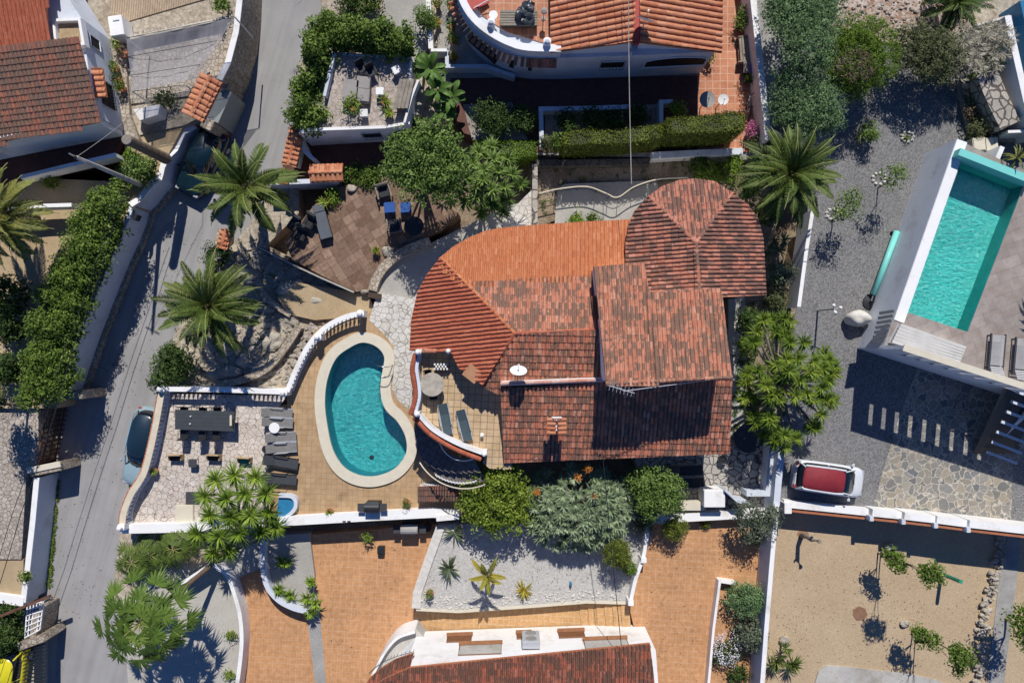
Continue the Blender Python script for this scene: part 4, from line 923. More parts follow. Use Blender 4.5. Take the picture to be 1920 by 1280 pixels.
def tilecap(parent, a, b, half, mat, slope=.35, pu=.27, seed=5, L=.4, cap=True, deck=True, one=False, rw=.1):
    """small two-sided tiled canopy with its ridge from a to b (world)"""
    a = Vector(a); b = Vector(b); d = Vector((b.x-a.x, b.y-a.y)).normalized(); n = Vector((-d.y, d.x)); out = []
    for sg in ((1, -1) if not one else (one,)):
        pl = Plane(a, (n.x*sg, n.y*sg), slope); e = [(a.x, a.y), (b.x, b.y), (b.x+n.x*sg*half, b.y+n.y*sg*half), (a.x+n.x*sg*half, a.y+n.y*sg*half)]
        poly = [Vector((x, y, pl.z(x, y))) for x, y in e]; out.append(tile_field(poly, pl, pu, L, rw, .075, seed=seed+sg))
        if deck: obj('roof_deck', roof_slab(poly, .1), M['terra'], parent)
    obj('roof_tiles', tmerge(out), mat, parent)
    if cap and not one: obj('ridge_cap', ridgecaps([a, b], seed=seed), mat, parent)

# --- north villa
nv = thing('white_villa', 'white villa with curved parapet terrace and thick orange tile roofs north of the courtyard', 'villa', P(1150, 60, 1.5))
base = XY([(858,-300),(858,10),(868,60),(890,98),(928,128),(975,146),(1040,149)], 1.5)
bl = [tuple(p) for p in smoothline([Vector(q) for q in base[1:]], 5)]
out_ = [base[0]]+bl+XY([(1190,144),(1312,138),(1330,-300)], 1.5)
obj('wall', MB().prism(out_, 1.5, 4.55), M['white_shade'], nv)
obj('terrace_floor', MB().prism(XY([(862,-300),(884,0),(905,30),(950,60),(1034,85),(1040,-300)], 4.6), 4.4, 4.6), M['terratile'], nv)
pp = [Vector((x, y)) for x, y in [base[0]]+bl]; inn = [Vector((p.x+.16*(1 if i < 20 else .6), p.y+.16)) for i, p in enumerate(pp)]
obj('parapet', MB().strip(inn, .22, 4.4, 5.35), M['white_shade'], nv); obj('parapet_cap', MB().strip(inn, .36, 5.33, 5.42), M['white'], nv)
band = [Vector((p.x-.06, p.y-.1, 4.35)) for p in pp]
lm2 = MB(); lm2.tint = []
for i in range(len(band)-1):
    seg = band[i+1]-band[i]; k = max(1, int(seg.length/.19)); t_ = seg.normalized(); nn = Vector((t_.y, -t_.x, 0))
    if seg.length > 3: continue
    for j in range(k):
        c = band[i].lerp(band[i+1], (j+.5)/k); f = MB().tube([c-nn*.05+Vector((0,0,.12)), c+nn*.36], .1, 7); nf = len(f.f); lm2.merge(f); lm2.tint += [random.random()]*nf
obj('eave_tiles', lm2, R_OLD, nv)
for x, y in ((921, 42), (1026, 78)):
    q = P(x, y, 5.6); m = MB().bev((q.x, q.y, 5.1), (.34, .34, 1.0), .015); m.lathe((q.x, q.y, 5.6), [(.2,0),(.2,.06),(.1,.1),(.14,.2),(.01,.26)], 12); obj('pillar', m, M['white'], nv)
rg_ = P(1193, 76, 6.25); plw = Plane(rg_, (-1, -.1), .24); ple = Plane(rg_, (1, -.06), .22)
add_roof(nv, 'roof', [(1032,98),(1190,78),(1196,-300),(1030,-300)], plw, R_NTH, 101, zb=4.4, wallk=.97, pu=.3, L=.45, rw=.115, rh=.095, wmat='white_shade')
add_roof(nv, 'roof', [(1200,79),(1354,98),(1358,-300),(1196,-300)], ple, R_NTH, 102, zb=1.5, wallk=.93, pu=.3, L=.45, rw=.115, rh=.095, wmat='white_shade')
obj('ridge_strip', MB().bev((rg_.x, rg_.y+8, 6.22), (.3, 16.4, .2), .02), M['red'], nv)
fa, fb = Vector(out_[-4]) if False else P(1040,149,1.5).xy, P(1190,144,1.5).xy; fc = P(1312,138,1.5).xy
opening(nv, fa, fb, .52, .8, 3.0, 3.9, mat='dark', frame='white', grille=True, side=-1)
opening(nv, fb, fc, .06, .95, 2.9, 4.1, mat='dark', arch=True, side=-1, frame='white')
for i0, t0, t1, z0, z1 in ((-14, 0, .9, 2.7, 3.9), (-12, .0, .95, 2.7, 3.95), (-10, 0, .95, 2.7, 3.9)): pass
n_ = len(bl)
opening(nv, bl[n_-18], bl[n_-10], .1, .95, 2.7, 3.95, mat='dark', arch=True, side=-1, proud=.25)
opening(nv, bl[n_-9], bl[n_-3], .15, .75, 2.7, 3.9, mat='dark', arch=True, side=-1, proud=.1)
# stepped garden walls beside the villa
wall('garden_wall', [(803,0),(806,40),(808,92)], 1.2, 2.3, .2, 'white', 'low white garden wall running north beside the gravel path, west of the potted plants', cap=1, capmat='white')
wall('garden_wall', [(808,94),(838,94)], 1.2, 2.4, .16, 'white', 'short white wall piece with small lattice holes joining two garden walls')
wall('garden_wall', [(838,92),(838,124),(850,124),(912,124),(945,136),(965,142)], 1.2, 2.2, .2, 'white_shade', 'shade tinted white low wall bending along the foot of the curved white facade')
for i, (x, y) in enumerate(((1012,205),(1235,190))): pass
wall('planter_wall', [(1016,275),(1014,204),(1100,203),(1180,200)], 1.5, 2.2, .24, 'white_shade', 'pale blue shaded planter wall forming a corner in the dark courtyard')
wall('planter_wall', [(1240,230),(1240,191),(1262,190)], 1.5, 2.3, .22, 'white_shade', 'short shade tinted white planter wall beside the lime green shrub')
# east boundary of the north villa
wall('boundary_wall', [(1400,-100),(1412,0),(1424,110),(1440,262)], 1.0, 3.0, .24, 'white', 'long white plastered boundary wall east of the terracotta terrace', cap=1, capmat='white', capw=.1)
wall('retaining_wall', [(1222,292),(1300,288),(1392,284)], .9, 1.9, .3, 'white', 'white retaining wall in front of the clipped hedges, north of the turret', cap=1, capmat='white_shade')
wall('stone_wall', [(1000,306),(1218,303)], .9, 1.55, .35, 'darkstone', 'dark rubble stone wall in shadow below the long clipped hedge')
wall('stone_wall', [(1003,308),(1003,370),(1003,425)], .9, 1.7, .3, 'bigstone', 'rough stone wall end beside the sunken path west of the wavy handrail')
hr = thing('handrail', 'wavy cream pipe handrail on a wire fence above the sunken path', 'handrail', P(1130, 360, 1.1))
rp = smoothline([P(1010,363,2.1),P(1050,354,2.1),P(1100,350,2.1),P(1135,362,2.1),P(1158,370,2.1),P(1190,350,2.1),P(1235,336,2.1),P(1290,333,2.1)], 6)
obj('rail', MB().tube(rp, .035, 7), M['creamcap'], hr, smooth=True); obj('rail', MB().tube([p-Vector((0,0,.55)) for p in rp], .02, 6), M['black'], hr)
for p in rp[::5]: obj('post', MB().tube([p, Vector((p.x, p.y, 1.0))], .02, 5), M['black'], hr)
# --- patio outbuilding
ob = thing('outbuilding', 'white flat roofed building with a furnished stone roof patio and one barred window', 'building', P(690, 180, .9))
oo = XY([(600,95),(772,108),(768,232),(722,241),(560,250),(598,130)], 3.35)
obj('wall', MB().prism(oo, .9, 3.35), M['white'], ob); obj('floor', MB().prism(XY([(606,102),(768,112),(764,230),(720,238),(570,245)], 3.36), 3.3, 3.36), M['patio'], ob)
obj('parapet', MB().strip(XY([(575,243),(722,238)], 3.55), .16, 3.3, 3.55), M['white'], ob)
obj('parapet', MB().strip(XY([(722,238),(768,230)], 3.5), .14, 3.3, 3.5), M['white'], ob)
obj('parapet', MB().strip(XY([(758,230),(772,180),(784,150)], 3.9), .12, 3.3, 3.9), M['white'], ob)
obj('parapet', MB().strip(XY([(626,100),(620,128),(608,180)], 3.8), .16, 3.3, 3.8), M['white_shade'], ob)
a_, b_ = Vector(oo[4]), Vector(oo[3]); opening(ob, a_, b_, .7, .92, 1.9, 2.8, mat='dark', frame='white', grille=True, side=-1)
wall('courtyard_wall', [(556,250),(572,285),(590,300)], .5, 2.2, .2, 'white', 'short white wall running down from the patio building to the red courtyard')
wall('courtyard_wall', [(502,343),(560,341),(632,338)], .4, 2.0, .2, 'white_shade', 'shade tinted white wall along the south edge of the red courtyard', cap=1, capmat='white_shade')
for (pa, pb, lab, w_, z_) in (((556,240),(540,310),'orange tile capped gate post roof beside the road below the ivy hedge', .42, 2.6), ((580,324),(642,322),'small orange tiled porch roof by the red courtyard', .5, 2.5), ((534,316),(531,345),'orange tiled wall cap under the palm fronds at the courtyard corner', .25, 2.3)):
    a, b = P(*pa, z_), P(*pb, z_); t = thing('tiled_canopy', lab, 'canopy', (a.x, a.y, .4), 'small tiled canopies'); tilecap(t, a, b, w_, R_NTH, seed=int(pa[0]))
    obj('pier', MB().strip([a.xy.lerp(b.xy, .12), a.xy.lerp(b.xy, .88)], .3, .0, z_-.2), M['white'], t)
# --- northwest house
hw = thing('tiled_house', 'white house with two weathered brown red tile roofs in the upper left corner', 'house', P(100, 150, 2.3))
hb = XY([(-320,-320),(140,-320),(160,0),(207,75),(232,245),(20,296),(-320,360)], 2.3)
obj('wall', MB().prism(hb, 2.3, 5.0), M['white_shade'], hw)
p2_ = Plane(P(140, 76, 6.15), (.12, -1), .3); p1_ = Plane(P(88, 84, 5.75), (-.1, 1), -.12)
add_roof(hw, 'roof', [(-260,150),(-80,118),(0,101),(140,76),(186,228),(0,265),(-260,320)], p2_, R_BRN, 201, zb=2.3, walls=False, L=.28)
add_roof(hw, 'roof', [(-260,140),(0,99),(89,82),(84,-20),(80,-200),(-260,-200)], p1_, R_TUR if False else R_RED, 202, zb=2.3, walls=False)
obj('wall', body([p2_.ray(*q) for q in [(-260,150),(0,104),(140,79),(186,228),(0,265),(-260,320)]], 2.3, .96, .16), M['white'], hw)
q = [P(100,38,5.35), P(148,36,5.35), P(156,82,5.35), P(104,88,5.35)]
obj('parapet', MB().strip([v.xy for v in q], .14, 4.9, 5.35, closed=True), M['white'], hw)
obj('roof_floor', MB().prism([v.xy for v in q], 4.9, 5.08), M['tansoil'], hw)
A_, B_ = Vector(hb[3]), Vector(hb[4])
opening(hw, A_, B_, .12, .24, 3.6, 4.5, mat='dark', frame='white', side=1); opening(hw, A_, B_, .56, .82, 3.0, 4.1, mat='dark', frame='black', grille=True, side=1)

q0, q1 = A_.lerp(B_, .5), A_.lerp(B_, .8); tilecap(hw, (q1.x, q1.y, 4.75), (q0.x, q0.y, 4.75), .5, R_NTH, one=-1, slope=.3, pu=.3, deck=True)
A2, B2 = Vector(hb[5]), Vector(hb[4]); opening(hw, A2, B2, .1, .35, 3.5, 4.3, mat='dark', arch=True, side=-1, frame='white')
wall('garden_wall', [(38,332),(120,312),(216,290)], 2.4, 3.3, .2, 'white', 'white topped garden wall below the red terrace of the corner house')
wall('garden_wall', [(0,392),(70,386),(134,384)], 2.5, 3.3, .2, 'white', 'white garden wall west of the long hedge, half hidden by palm fronds')
# shade net over the cobbled patio
def netmat():
    m, nt, b = newmat('shade_net'); out = nt.nodes["Material Output"]; tr = nd(nt, "ShaderNodeBsdfTransparent"); mx = nd(nt, "ShaderNodeMixShader"); n1 = noise(nt, pos(nt, (2, .5, 1), .2), 1.2, 5)
    nt.links.new(ramp(nt, n1, [(0.3, (.42,)*3), (0.7, (.72,)*3)]), mx.inputs[0]); b.inputs['Base Color'].default_value = (.32, .31, .32, 1); b.inputs['Roughness'].default_value = .9
    nt.links.new(tr.outputs[0], mx.inputs[1]); nt.links.new(b.outputs[0], mx.inputs[2]); nt.links.new(mx.outputs[0], out.inputs[0]); return m
M['net'] = netmat()
sn = thing('shade_canopy', 'large grey shade net stretched over posts beside the tiled gate', 'canopy', P(330, 120, 2.1))
cs = [P(237,72,4.5), P(440,32,4.6), P(412,112,4.4), P(348,160,4.2), P(248,172,4.3)]
nm = MB(); NN = 18
for i in range(NN+1):
    for j in range(NN+1):
        u, v = i/NN, j/NN; a = cs[0].lerp(cs[1], u); b = cs[4].lerp(cs[3].lerp(cs[2], .25), u); p = a.lerp(b, v); p.z += -.35*math.sin(math.pi*u)*math.sin(math.pi*v)+.03*math.sin(u*23+v*7); nm.v.append(tuple(p))
for i in range(NN):
    for j in range(NN): a = i*(NN+1)+j; nm.f.append((a, a+1, a+NN+2, a+NN+1))
obj('net', nm, M['net'], sn, smooth=True)
for p in (cs[0], cs[1], cs[3], cs[4]): obj('post', MB().tube([(p.x, p.y, 2.0), p], .04, 7), M['alu'], sn)
for v in (.0, .35, .7, 1.0): obj('wire', MB().tube([cs[0].lerp(cs[4], v)+Vector((0,0,.03)), cs[1].lerp(cs[3], v)+Vector((0,0,.03))], .015, 5), M['black'], sn)
wall('balustrade_wall', [(242,72),(330,54),(432,32)], 2.0, 2.6, .16, 'cream', 'low tan wall between the boarded terrace and the net covered patio')
# tiled gate by the road
gt = thing('tiled_gate', 'grey metal street gate with stone piers under a ridged orange tile roof', 'gate', P(395, 190, 0))
a, b = P(394,143,4.9), P(357,218,4.9); tilecap(gt, a, b, .62, R_NTH, pu=.3, seed=77, L=.35, rw=.13)
for (x, y) in ((415,160),(388,232)): q = P(x, y, 2.3); obj('pier', MB().bev((q.x, q.y, 1.15), (.65, .6, 2.3), .03, rz=-.45), M['stonewall'], gt)
a, b = P(424,168,2.2), P(398,226,2.2); obj('gate_leaf', MB().strip([a, b], .7, .02, 2.2), basic('gate_metal', (.26,.28,.27), .5, .1), gt)
wall('stone_wall', [(452,-60),(450,0),(443,60),(428,118),(412,150)], .0, 2.9, .3, 'stonewall', 'pale rubble stone wall along the road above the tiled gate', cap=1, capmat='white', capw=.02)
# long west wall
ww = [(366,236),(345,250),(330,280),(312,300),(300,335),(286,346),(262,374),(247,385),(240,408),(226,440),(205,484),(190,520),(168,575),(150,622),(132,672),(108,744)]
wt = thing('road_wall', 'long tall white rendered wall along the west side of the road, topped by a hedge', 'wall', P(240, 500, 0))
zl = [1.45+.85*min(1, i/9) for i in range(len(ww))]; pts = [P(x, y, z) for (x, y), z in zip(ww, zl)]; obj('wall_body', MB().strip(pts, .22, 0, zl), M['white_shade'], wt)
obj('cap', MB().strip(pts[:8], .32, [zl[i]-.02+.1*(i % 2) for i in range(8)], [zl[i]+.08+.1*(i % 2) for i in range(8)]), M['white'], wt)
obj('stone_footing', MB().strip([Vector((p.x+.2, p.y-.07)) for p in pts[3:]], .28, 0, .35), M['stonewall'], wt)
obj('stone_footing', MB().bev((P(127,741,2.3).x, P(127,741,2.3).y, 1.15), (1.6, .5, 2.3), .03, rz=.05), M['stonewall'], wt)
q = P(270,412,1.2); obj('letter_box', MB().bev((q.x-.05, q.y, 1.8), (.12, .35, .5), .02, rz=-.45), M['black'], wt)
# brown slatted gate and lower walls
sg_ = thing('slatted_gate', 'rusty brown slatted metal gate between the two white road walls', 'gate', P(95, 810, 0)); a, b = P(92,748,2.0), P(68,868,2.0)
k = 13
for i in range(k+1):
    p = a.lerp(b, i/k); q = Vector((p.x, p.y)); d = (b-a).xy.normalized(); obj('slat', MB().box((p.x, p.y, 1.05), (.05, .12, 1.9), rz=math.atan2(d.y, d.x)), M['rust'], sg_)
for z in (.3, .85, 1.4, 1.9): obj('rail', MB().strip([a, b], .06, z, z+.09), M['rust'], sg_)
gp = thing('gate_pier', 'pale stone pier beam at the south end of the rusty slatted gate', 'pier', P(84, 878, 0)); obj('pier', MB().bev((P(84,880,1.9).x, P(84,880,1.9).y, .95), (1.75, .5, 1.9), .03, rz=.2), M['stonewall'], gp); obj('cap', MB().bev((P(82,876,1.95).x, P(82,876,1.95).y, 1.93), (1.9, .34, .1), .02, rz=.2), M['cream'], gp)
wall('road_wall', [(70,895),(62,980),(52,1070),(44,1128)], 0, 1.7, .28, 'white_shade', 'straight shade tinted white wall beside the road between stone pier and lattice gate', cap=1, capmat='white', capw=.03)
wall('garden_wall', [(-40,1117),(0,1122),(44,1128)], .5, 1.8, .5, 'white', 'short white garden wall meeting the road wall at the lower left')
lg = thing('lattice_gate', 'white lattice panel with stone surround beside the road at lower left', 'gate', P(60, 1160, .3))
a, b = P(46,1135,2.0), P(76,1130,2.0); c_, d_ = P(46,1195,1.8), P(74,1180,1.8)
for i in range(6): obj('lattice_bar', MB().strip([a.lerp(b, i/5), c_.lerp(d_, i/5)], .06, 1.7, 1.78), M['white'], lg)
for i in range(7): obj('lattice_bar', MB().strip([a.lerp(c_, i/6), b.lerp(d_, i/6)], .06, 1.765, 1.83), M['white'], lg)
obj('post', MB().bev((P(82,1158,1).x, P(82,1158,1).y, .9), (.35, 1.7, 1.8), .03, rz=-.15), M['stonewall'], lg); obj('beam', MB().bev((P(58,1204,1.9).x, P(58,1204,1.9).y, .95), (1.6, .45, 1.9), .03, rz=.35), M['stonewall'], lg)
obj('beam', MB().strip([P(0,1155,2.4), P(92,1118,2.4)], .14, 2.2, 2.4), M['rust'], lg)
bg_ = thing('sliding_gate', 'black barred sliding gate in front of the yellow car', 'gate', P(62, 1250, 0))
for i in range(16): y = 1212+i*7; obj('bar', MB().strip([P(42,y,1.6), P(84,y-12,1.6)], .035, 1.4, 1.6), M['black'], bg_)
# --- south house
sh = thing('southern_house', 'white house with red barrel tile roof and brown sills at the bottom edge', 'house', P(960, 1240, 1.0))
sb = XY([(782,1186),(1000,1178),(1207,1170),(1245,1700),(640,1700),(690,1340),(716,1262),(748,1222)], 1.0)
obj('wall', MB().prism(sb, .8, 4.45), M['white'], sh)
pb = Plane(P(1000, 1228, 4.7), (.02, 1), .06)
add_roof(sh, 'roof', [(768,1251),(1219,1206),(1228,1290),(1262,1700),(640,1700),(680,1300),(720,1272)], pb, R_BOT, 301, rh=.095, zb=1.0, walls=False, clip=[0,1,2,4,5,6])
add_roof(sh, 'roof', [(676,1300),(692,1272),(712,1254),(742,1236),(776,1224),(768,1252),(735,1275)], Plane(P(740,1250,4.55), (.2,1), .1), R_BOT, 302, zb=1.0, walls=False, clip=[0,1,2,3,4])
rl = MB(); rr_ = [P(x, y, 4.75) for x, y in ((692,1262),(712,1245),(738,1232),(775,1221))]; rr_ = smoothline(rr_, 5)
for p in rr_: rl.tube([p, p-Vector((0,0,.3))], .012, 4)
rl.tube(rr_, .016, 5); obj('iron_railing', rl, M['black'], sh)
SA, SB = Vector(sb[0]), Vector(sb[2]); 
for t0, t1, z0, z1 in ((.14,.245,1.7,2.5), (.44,.5,1.7,2.4), (.62,.73,1.7,2.5), (.2,.375,2.95,4.2), (.72,.9,2.95,4.2)):
    o = opening(sh, SA, SB, t0, t1, z0, z1, mat='bronze' if z0 < 2 else 'greyl', side=1, sill='rooms', frame='bronze')
ac = SA.lerp(SB, .49); a2 = obj('air_conditioner', MB().bev((ac.x+.1, ac.y+.3, 3.2), (.95, .4, 1.5), .03), M['alu'], sh)
for z in (2.85, 3.55): obj('fan_grille', MB().tube([(ac.x+.1, ac.y+.49, z), (ac.x+.1, ac.y+.53, z)], .3, 14), M['greyc'], a2)
q = P(1230,1250,3.2); obj('wall_unit', MB().bev((q.x-.1, q.y, 2.6), (.3, 1.1, .7), .03), M['alu'], sh)
cw = smoothline([P(778,1184,2.0), P(745,1196,2.0), P(722,1222,2.0), P(704,1255,2.0), P(690,1285,2.0)], 6)
obj('porch_wall', MB().strip(cw, .14, .3, 2.0), M['white'], sh)
obj('porch_floor', MB().prism([tuple(p[:2]) for p in cw]+XY([(760,1290),(800,1200)], 1.6), .3, 1.55), M['greyl'], sh)
# --- walls around the drives
rw = [P(x, y, 2.0) for x, y in ((228,992),(330,990),(440,984),(560,976),(700,968),(812,962),(862,966))]
swl = thing('terrace_wall', 'long bright white wall with flat top along the south edge of the pool terrace', 'wall', P(600, 970, .3)); obj('wall_body', MB().strip(rw, .5, .2, 1.95), M['white'], swl)
for x in (645, 654): q = P(x, 979, 2.0); obj('vent_slot', MB().box((q.x, q.y+.05, 1.96), (.18, .06, .04)), M['dark'], swl)
wall('lattice_wall', [(818,972),(860,968)], 1.0, 2.1, .3, 'white', 'short white pierced wall end shaded by the citrus tree')
wall('planter_wall', [(495,1000),(492,1050),(500,1095),(520,1122),(548,1138),(578,1146)], .3, 1.15, .22, 'white_shade', 'curved shade tinted white planter wall between the two orange drives', curve=5, cap=1, capmat='white_shade')
wall('rubble_edge', [(825,990),(800,1060),(782,1112),(780,1140)], .3, 1.45, .5, 'whiterock', 'rough pale stone edging along the west side of the white gravel garden')
wall('garden_wall', [(1182,1130),(1192,1085),(1206,1045),(1212,1010),(1216,975)], 1.0, 2.0, .2, 'white', 'curving white wall with small pillar caps between gravel garden and right drive', curve=4)
for x, y in ((1183,1130),(1207,1050)): q = P(x, y, 2.1); obj('wall_pillar', MB().bev((q.x, q.y, 1.6), (.3, .3, 1.1), .02), M['white'], None, 'small square white pillar at the '+('foot' if y > 1100 else 'middle')+' of the curving white garden wall', 'pillar', 'pillars of the curving wall')
wall('garden_wall', [(780,1142),(860,1146),(1000,1136),(1100,1128),(1176,1130)], .8, 1.36, .16, 'cream', 'low cream kerb wall below the white gravel garden above the tiled walk')
cwp = [(398,1058),(425,1078),(438,1110),(449,1150),(453,1195),(450,1240),(442,1300)]
wall('curved_wall', cwp, .2, 1.3, .22, 'white', 'curved white kerb wall around the pale round drive at lower left', curve=4)
wall('garden_wall', [(340,1096),(365,1080),(398,1058)], .3, 1.4, .3, 'white', 'short white wall stub beside the leaning palm trunk')
wall('drive_wall', [(1350,1088),(1338,1180),(1328,1290),(1320,1500)], 1.0, 1.9, .14, 'white', 'thin white wall east of the right orange drive')
wall('drive_wall', [(1352,1090),(1380,1094)], 1.0, 1.9, .14, 'white', 'very short white wall return at the top of the narrow planting bed')
wall('boundary_wall', [(1456,946),(1446,1060),(1437,1170),(1428,1290),(1422,1500)], 0, 3.0, .2, 'white_shade', 'long straight white boundary wall west of the sandy lot', cap=1, capmat='white', capw=.04)
wall('boundary_wall', [(1468,826),(1460,900),(1456,948)], .9, 2.9, .35, 'white_shade', 'blue shaded boundary wall behind the parked white car')
wall('boundary_wall', [(1524,395),(1512,470),(1498,575)], .9, 2.5, .2, 'white', 'slim white wall between the gravel drive and the turret planting')
wall('terrace_wall', [(1215,976),(1290,970),(1360,966),(1440,962)], 1.0, 2.0, .45, 'white', 'white terrace wall north of the right orange drive below the shaded paved court')
cb = thing('barbecue', 'white masonry outdoor kitchen block with side counter by the shaded paved court', 'barbecue', P(1340, 945, 1.4))
obj('block', MB().bev((P(1340,935,2.7).x, P(1340,935,2.7).y, 2.05), (1.15, .95, 1.3), .03), M['white'], cb); obj('counter', MB().bev((P(1290,948,2.0).x, P(1290,948,2.0).y, 1.75), (1.9, .5, .7), .02), M['cream'], cb); obj('back_wall', MB().strip([P(1360,918,2.9), P(1384,940,2.9), P(1406,944,2.9)], .14, 1.2, 2.9), M['white_shade'], cb)
slab('courtyard', [(1180,840),(1460,835),(1440,962),(1240,975)], 1.4, M['terrs'])
wall('court_wall', [(1448,835),(1440,925),(1400,925)], 1.2, 2.3, .3, 'white_shade', 'blue shaded low wall around the east side of the paved court')
# south wall of the gravel drive: stepped sections
segs = [((1470,944),(1636,961),1.5), ((1636,961),(1696,967),1.95), ((1696,967),(1757,974),2.25), ((1757,974),(1818,982),2.45), ((1818,982),(2100,1014),2.7)]
lw = thing('stepped_wall', 'long white wall stepping up eastward with red tiled ledge above the sandy lot', 'wall', P(1700, 970, 0))
for i, (a, b, z) in enumerate(segs):
    a3, b3 = P(*a, z), P(*b, z); obj('wall_section', MB().strip([a3, b3], .4, 0, z), M['white'], lw)
    n = Vector((b3.y-a3.y, -(b3.x-a3.x), 0)).normalized()*.3; obj('tile_ledge', MB().strip([(a3+n).xy, (b3+n).xy], .28, z-.35, z-.12), M['terra'], lw)
    if i: q = a3+n*1.1; obj('pier', MB().bev((q.x, q.y, z/2), (.22, .3, z), .015), M['white_shade'], lw)
obj('pier', MB().bev((P(1478,953,1.8).x, P(1478,953,1.8).y, .9), (.4, .6, 1.8), .02), M['white'], lw)

# --- raised pool terrace on the right
TP = 3.9
pf = thing('pool_platform', 'raised grey tiled pool terrace with shade tinted white retaining wall and slotted south parapet', 'terrace', P(1800, 500, 1.0))
pool2 = XY([(1808,287),(1926,330),(1813,622),(1696,584)], 3.85)
WB = P(1607, 653, 1.0).xy; WT = P(1735, 288, 1.0).xy; EB = P(1885, 742, 1.0).xy
dirS = (EB-WB).normalized(); SEe = WB+dirS*22
outl = [tuple(WT), tuple(WB), tuple(SEe), (SEe.x+3, WT.y-4), tuple(P(1960,330,TP).xy)]
cope_in = XY([(1789,281),(1808,287)], 3.85)
top = ring_sheet([tuple(WT), tuple(WB), tuple(SEe), (SEe.x+4, SEe.y+22), tuple(P(1975,345,TP).xy)], [pool2], TP)
obj('deck', top, M['greydeck'], pf)
obj('retaining_wall', MB().strip([WT, WB+Vector((.02,.05))], .02, .9, TP-.003), M['white_shade'], pf)
nrm = Vector((-(WB-WT).y, (WB-WT).x)).normalized()
if nrm.x < 0: nrm = -nrm
obj('coping', MB().strip([WT+nrm*.28, WT.lerp(WB, .86)+nrm*.28], .56, TP-.1, TP+.05), M['white'], pf)
b2 = MB(); p2w = pool2 if sum(pool2[i][0]*pool2[i-1][1]-pool2[i-1][0]*pool2[i][1] for i in range(4)) < 0 else pool2[::-1]
skirt(b2, p2w, 2.85, TP-.02); obj('pool_wall', b2, M['pool2w'], pf); b2 = MB(); b2.add([(x, y, 2.85) for x, y in p2w], [(0,1,2,3)]); obj('pool_floor', b2, M['pool2'], pf)
b2 = MB(); b2.add([(x, y, TP-.1) for x, y in p2w], [(0,1,2,3)]); obj('water', b2, M['wat2'], pf)
n0, n1 = P(1799,284,4.5), P(1935,338,4.5); obj('turquoise_wall', MB().strip([n0, n1], .38, TP-.8, 4.5), M['teal'], pf)
# slotted parapet
so = [1641,1665,1689,1714,1740,1766,1792,1819,1845]
def on_wall(px_, h):      # point on south wall line for stripe at px_ on ground, shadow bottom h
    return None
prev = 0.0; Lw = 22.0; sl = []
for x in so:
    X = P(x, 700, 1.0).x; s_ = (X-WB.x)/dirS.x; sl.append(s_)
nS = Vector((-dirS.y, dirS.x))
if nS.y < 0: nS = -nS
ctrl = WB+nS*.1
obj('south_wall', MB().strip([ctrl, ctrl+dirS*Lw], .2, .9, 3.8), M['white_shade'], pf)
ed = [0.0]
for s_ in sl: ed += [s_-.14, s_+.14]
ed.append(Lw)
for i in range(0, len(ed), 2): obj('pier', MB().strip([ctrl+dirS*ed[i], ctrl+dirS*ed[i+1]], .2, 3.8, 5.4), M['white_shade'], pf)
obj('parapet_beam', MB().strip([ctrl, ctrl+dirS*Lw], .2, 5.4, 5.75), M['white_shade'], pf); obj('parapet_cap', MB().strip([ctrl, ctrl+dirS*Lw], .34, 5.75, 5.83), M['cream'], pf)
# white bench-like box and steel steps on the platform corner
wb_ = thing('slatted_screen', 'long whitewashed plank bench box south of the raised pool', 'bench', P(1742, 640, TP))
a, b, c, d = P(1690,606,TP+.5), P(1812,650,TP+.5), P(1800,680,TP+.5), P(1672,642,TP+.5)
for i in range(6): u = (i+.5)/6; obj('plank', MB().strip([a.lerp(d, u), b.lerp(c, u)], (a-d).length/6*.92, TP+.4, TP+.5), basic_cache('whitewash', (.58,.56,.52)), wb_)
obj('box', MB().prism([a.xy.lerp(c.xy, .02), b.xy.lerp(d.xy, .02), c.xy.lerp(a.xy, .02), d.xy.lerp(b.xy, .02)], TP, TP+.4), M['white'], wb_)
ss = thing('steel_steps', 'dark slatted metal steps on the corner of the raised pool terrace', 'steps', P(1665, 610, 2.0))
for i in range(7): a = P(1676-i*1.5, 583+i*9, 4.0); obj('tread', MB().strip([a, a+Vector((-.75,-.12,0))], .16, 3.95-.05*i, 4.0-.05*i), M['charcoal'], ss)
bs = thing('metal_stairs', 'black open metal staircase descending at the right edge of the slate paving', 'stairs', P(1890, 790, 1.0))
for i in range(7):
    z = 4.0-i*.42; a = P(1905-i*9, 733+i*19, z); obj('tread', MB().strip([a, a+Vector((1.7,-.65,0))], .15, z-.05, z), M['white_shade'], bs)
obj('tread_gap_shade', MB().add([P(1880,730,3.9), P(1960,700,3.9), P(1905,850,1.05), P(1825,850,1.05)], [(0,1,2,3)]), M['black'], bs)  # black sheet painting in the shade between the treads
obj('stringer', MB().strip([P(1893,740,1.0), P(1850,845,1.0)], .18, [.9,.9], [3.6,1.1]), M['white_shade'], bs)
wall('garden_wall', [(1880,275),(1862,318)], 1.2, 3.0, .25, 'white', 'short white wall north of the raised turquoise pool')
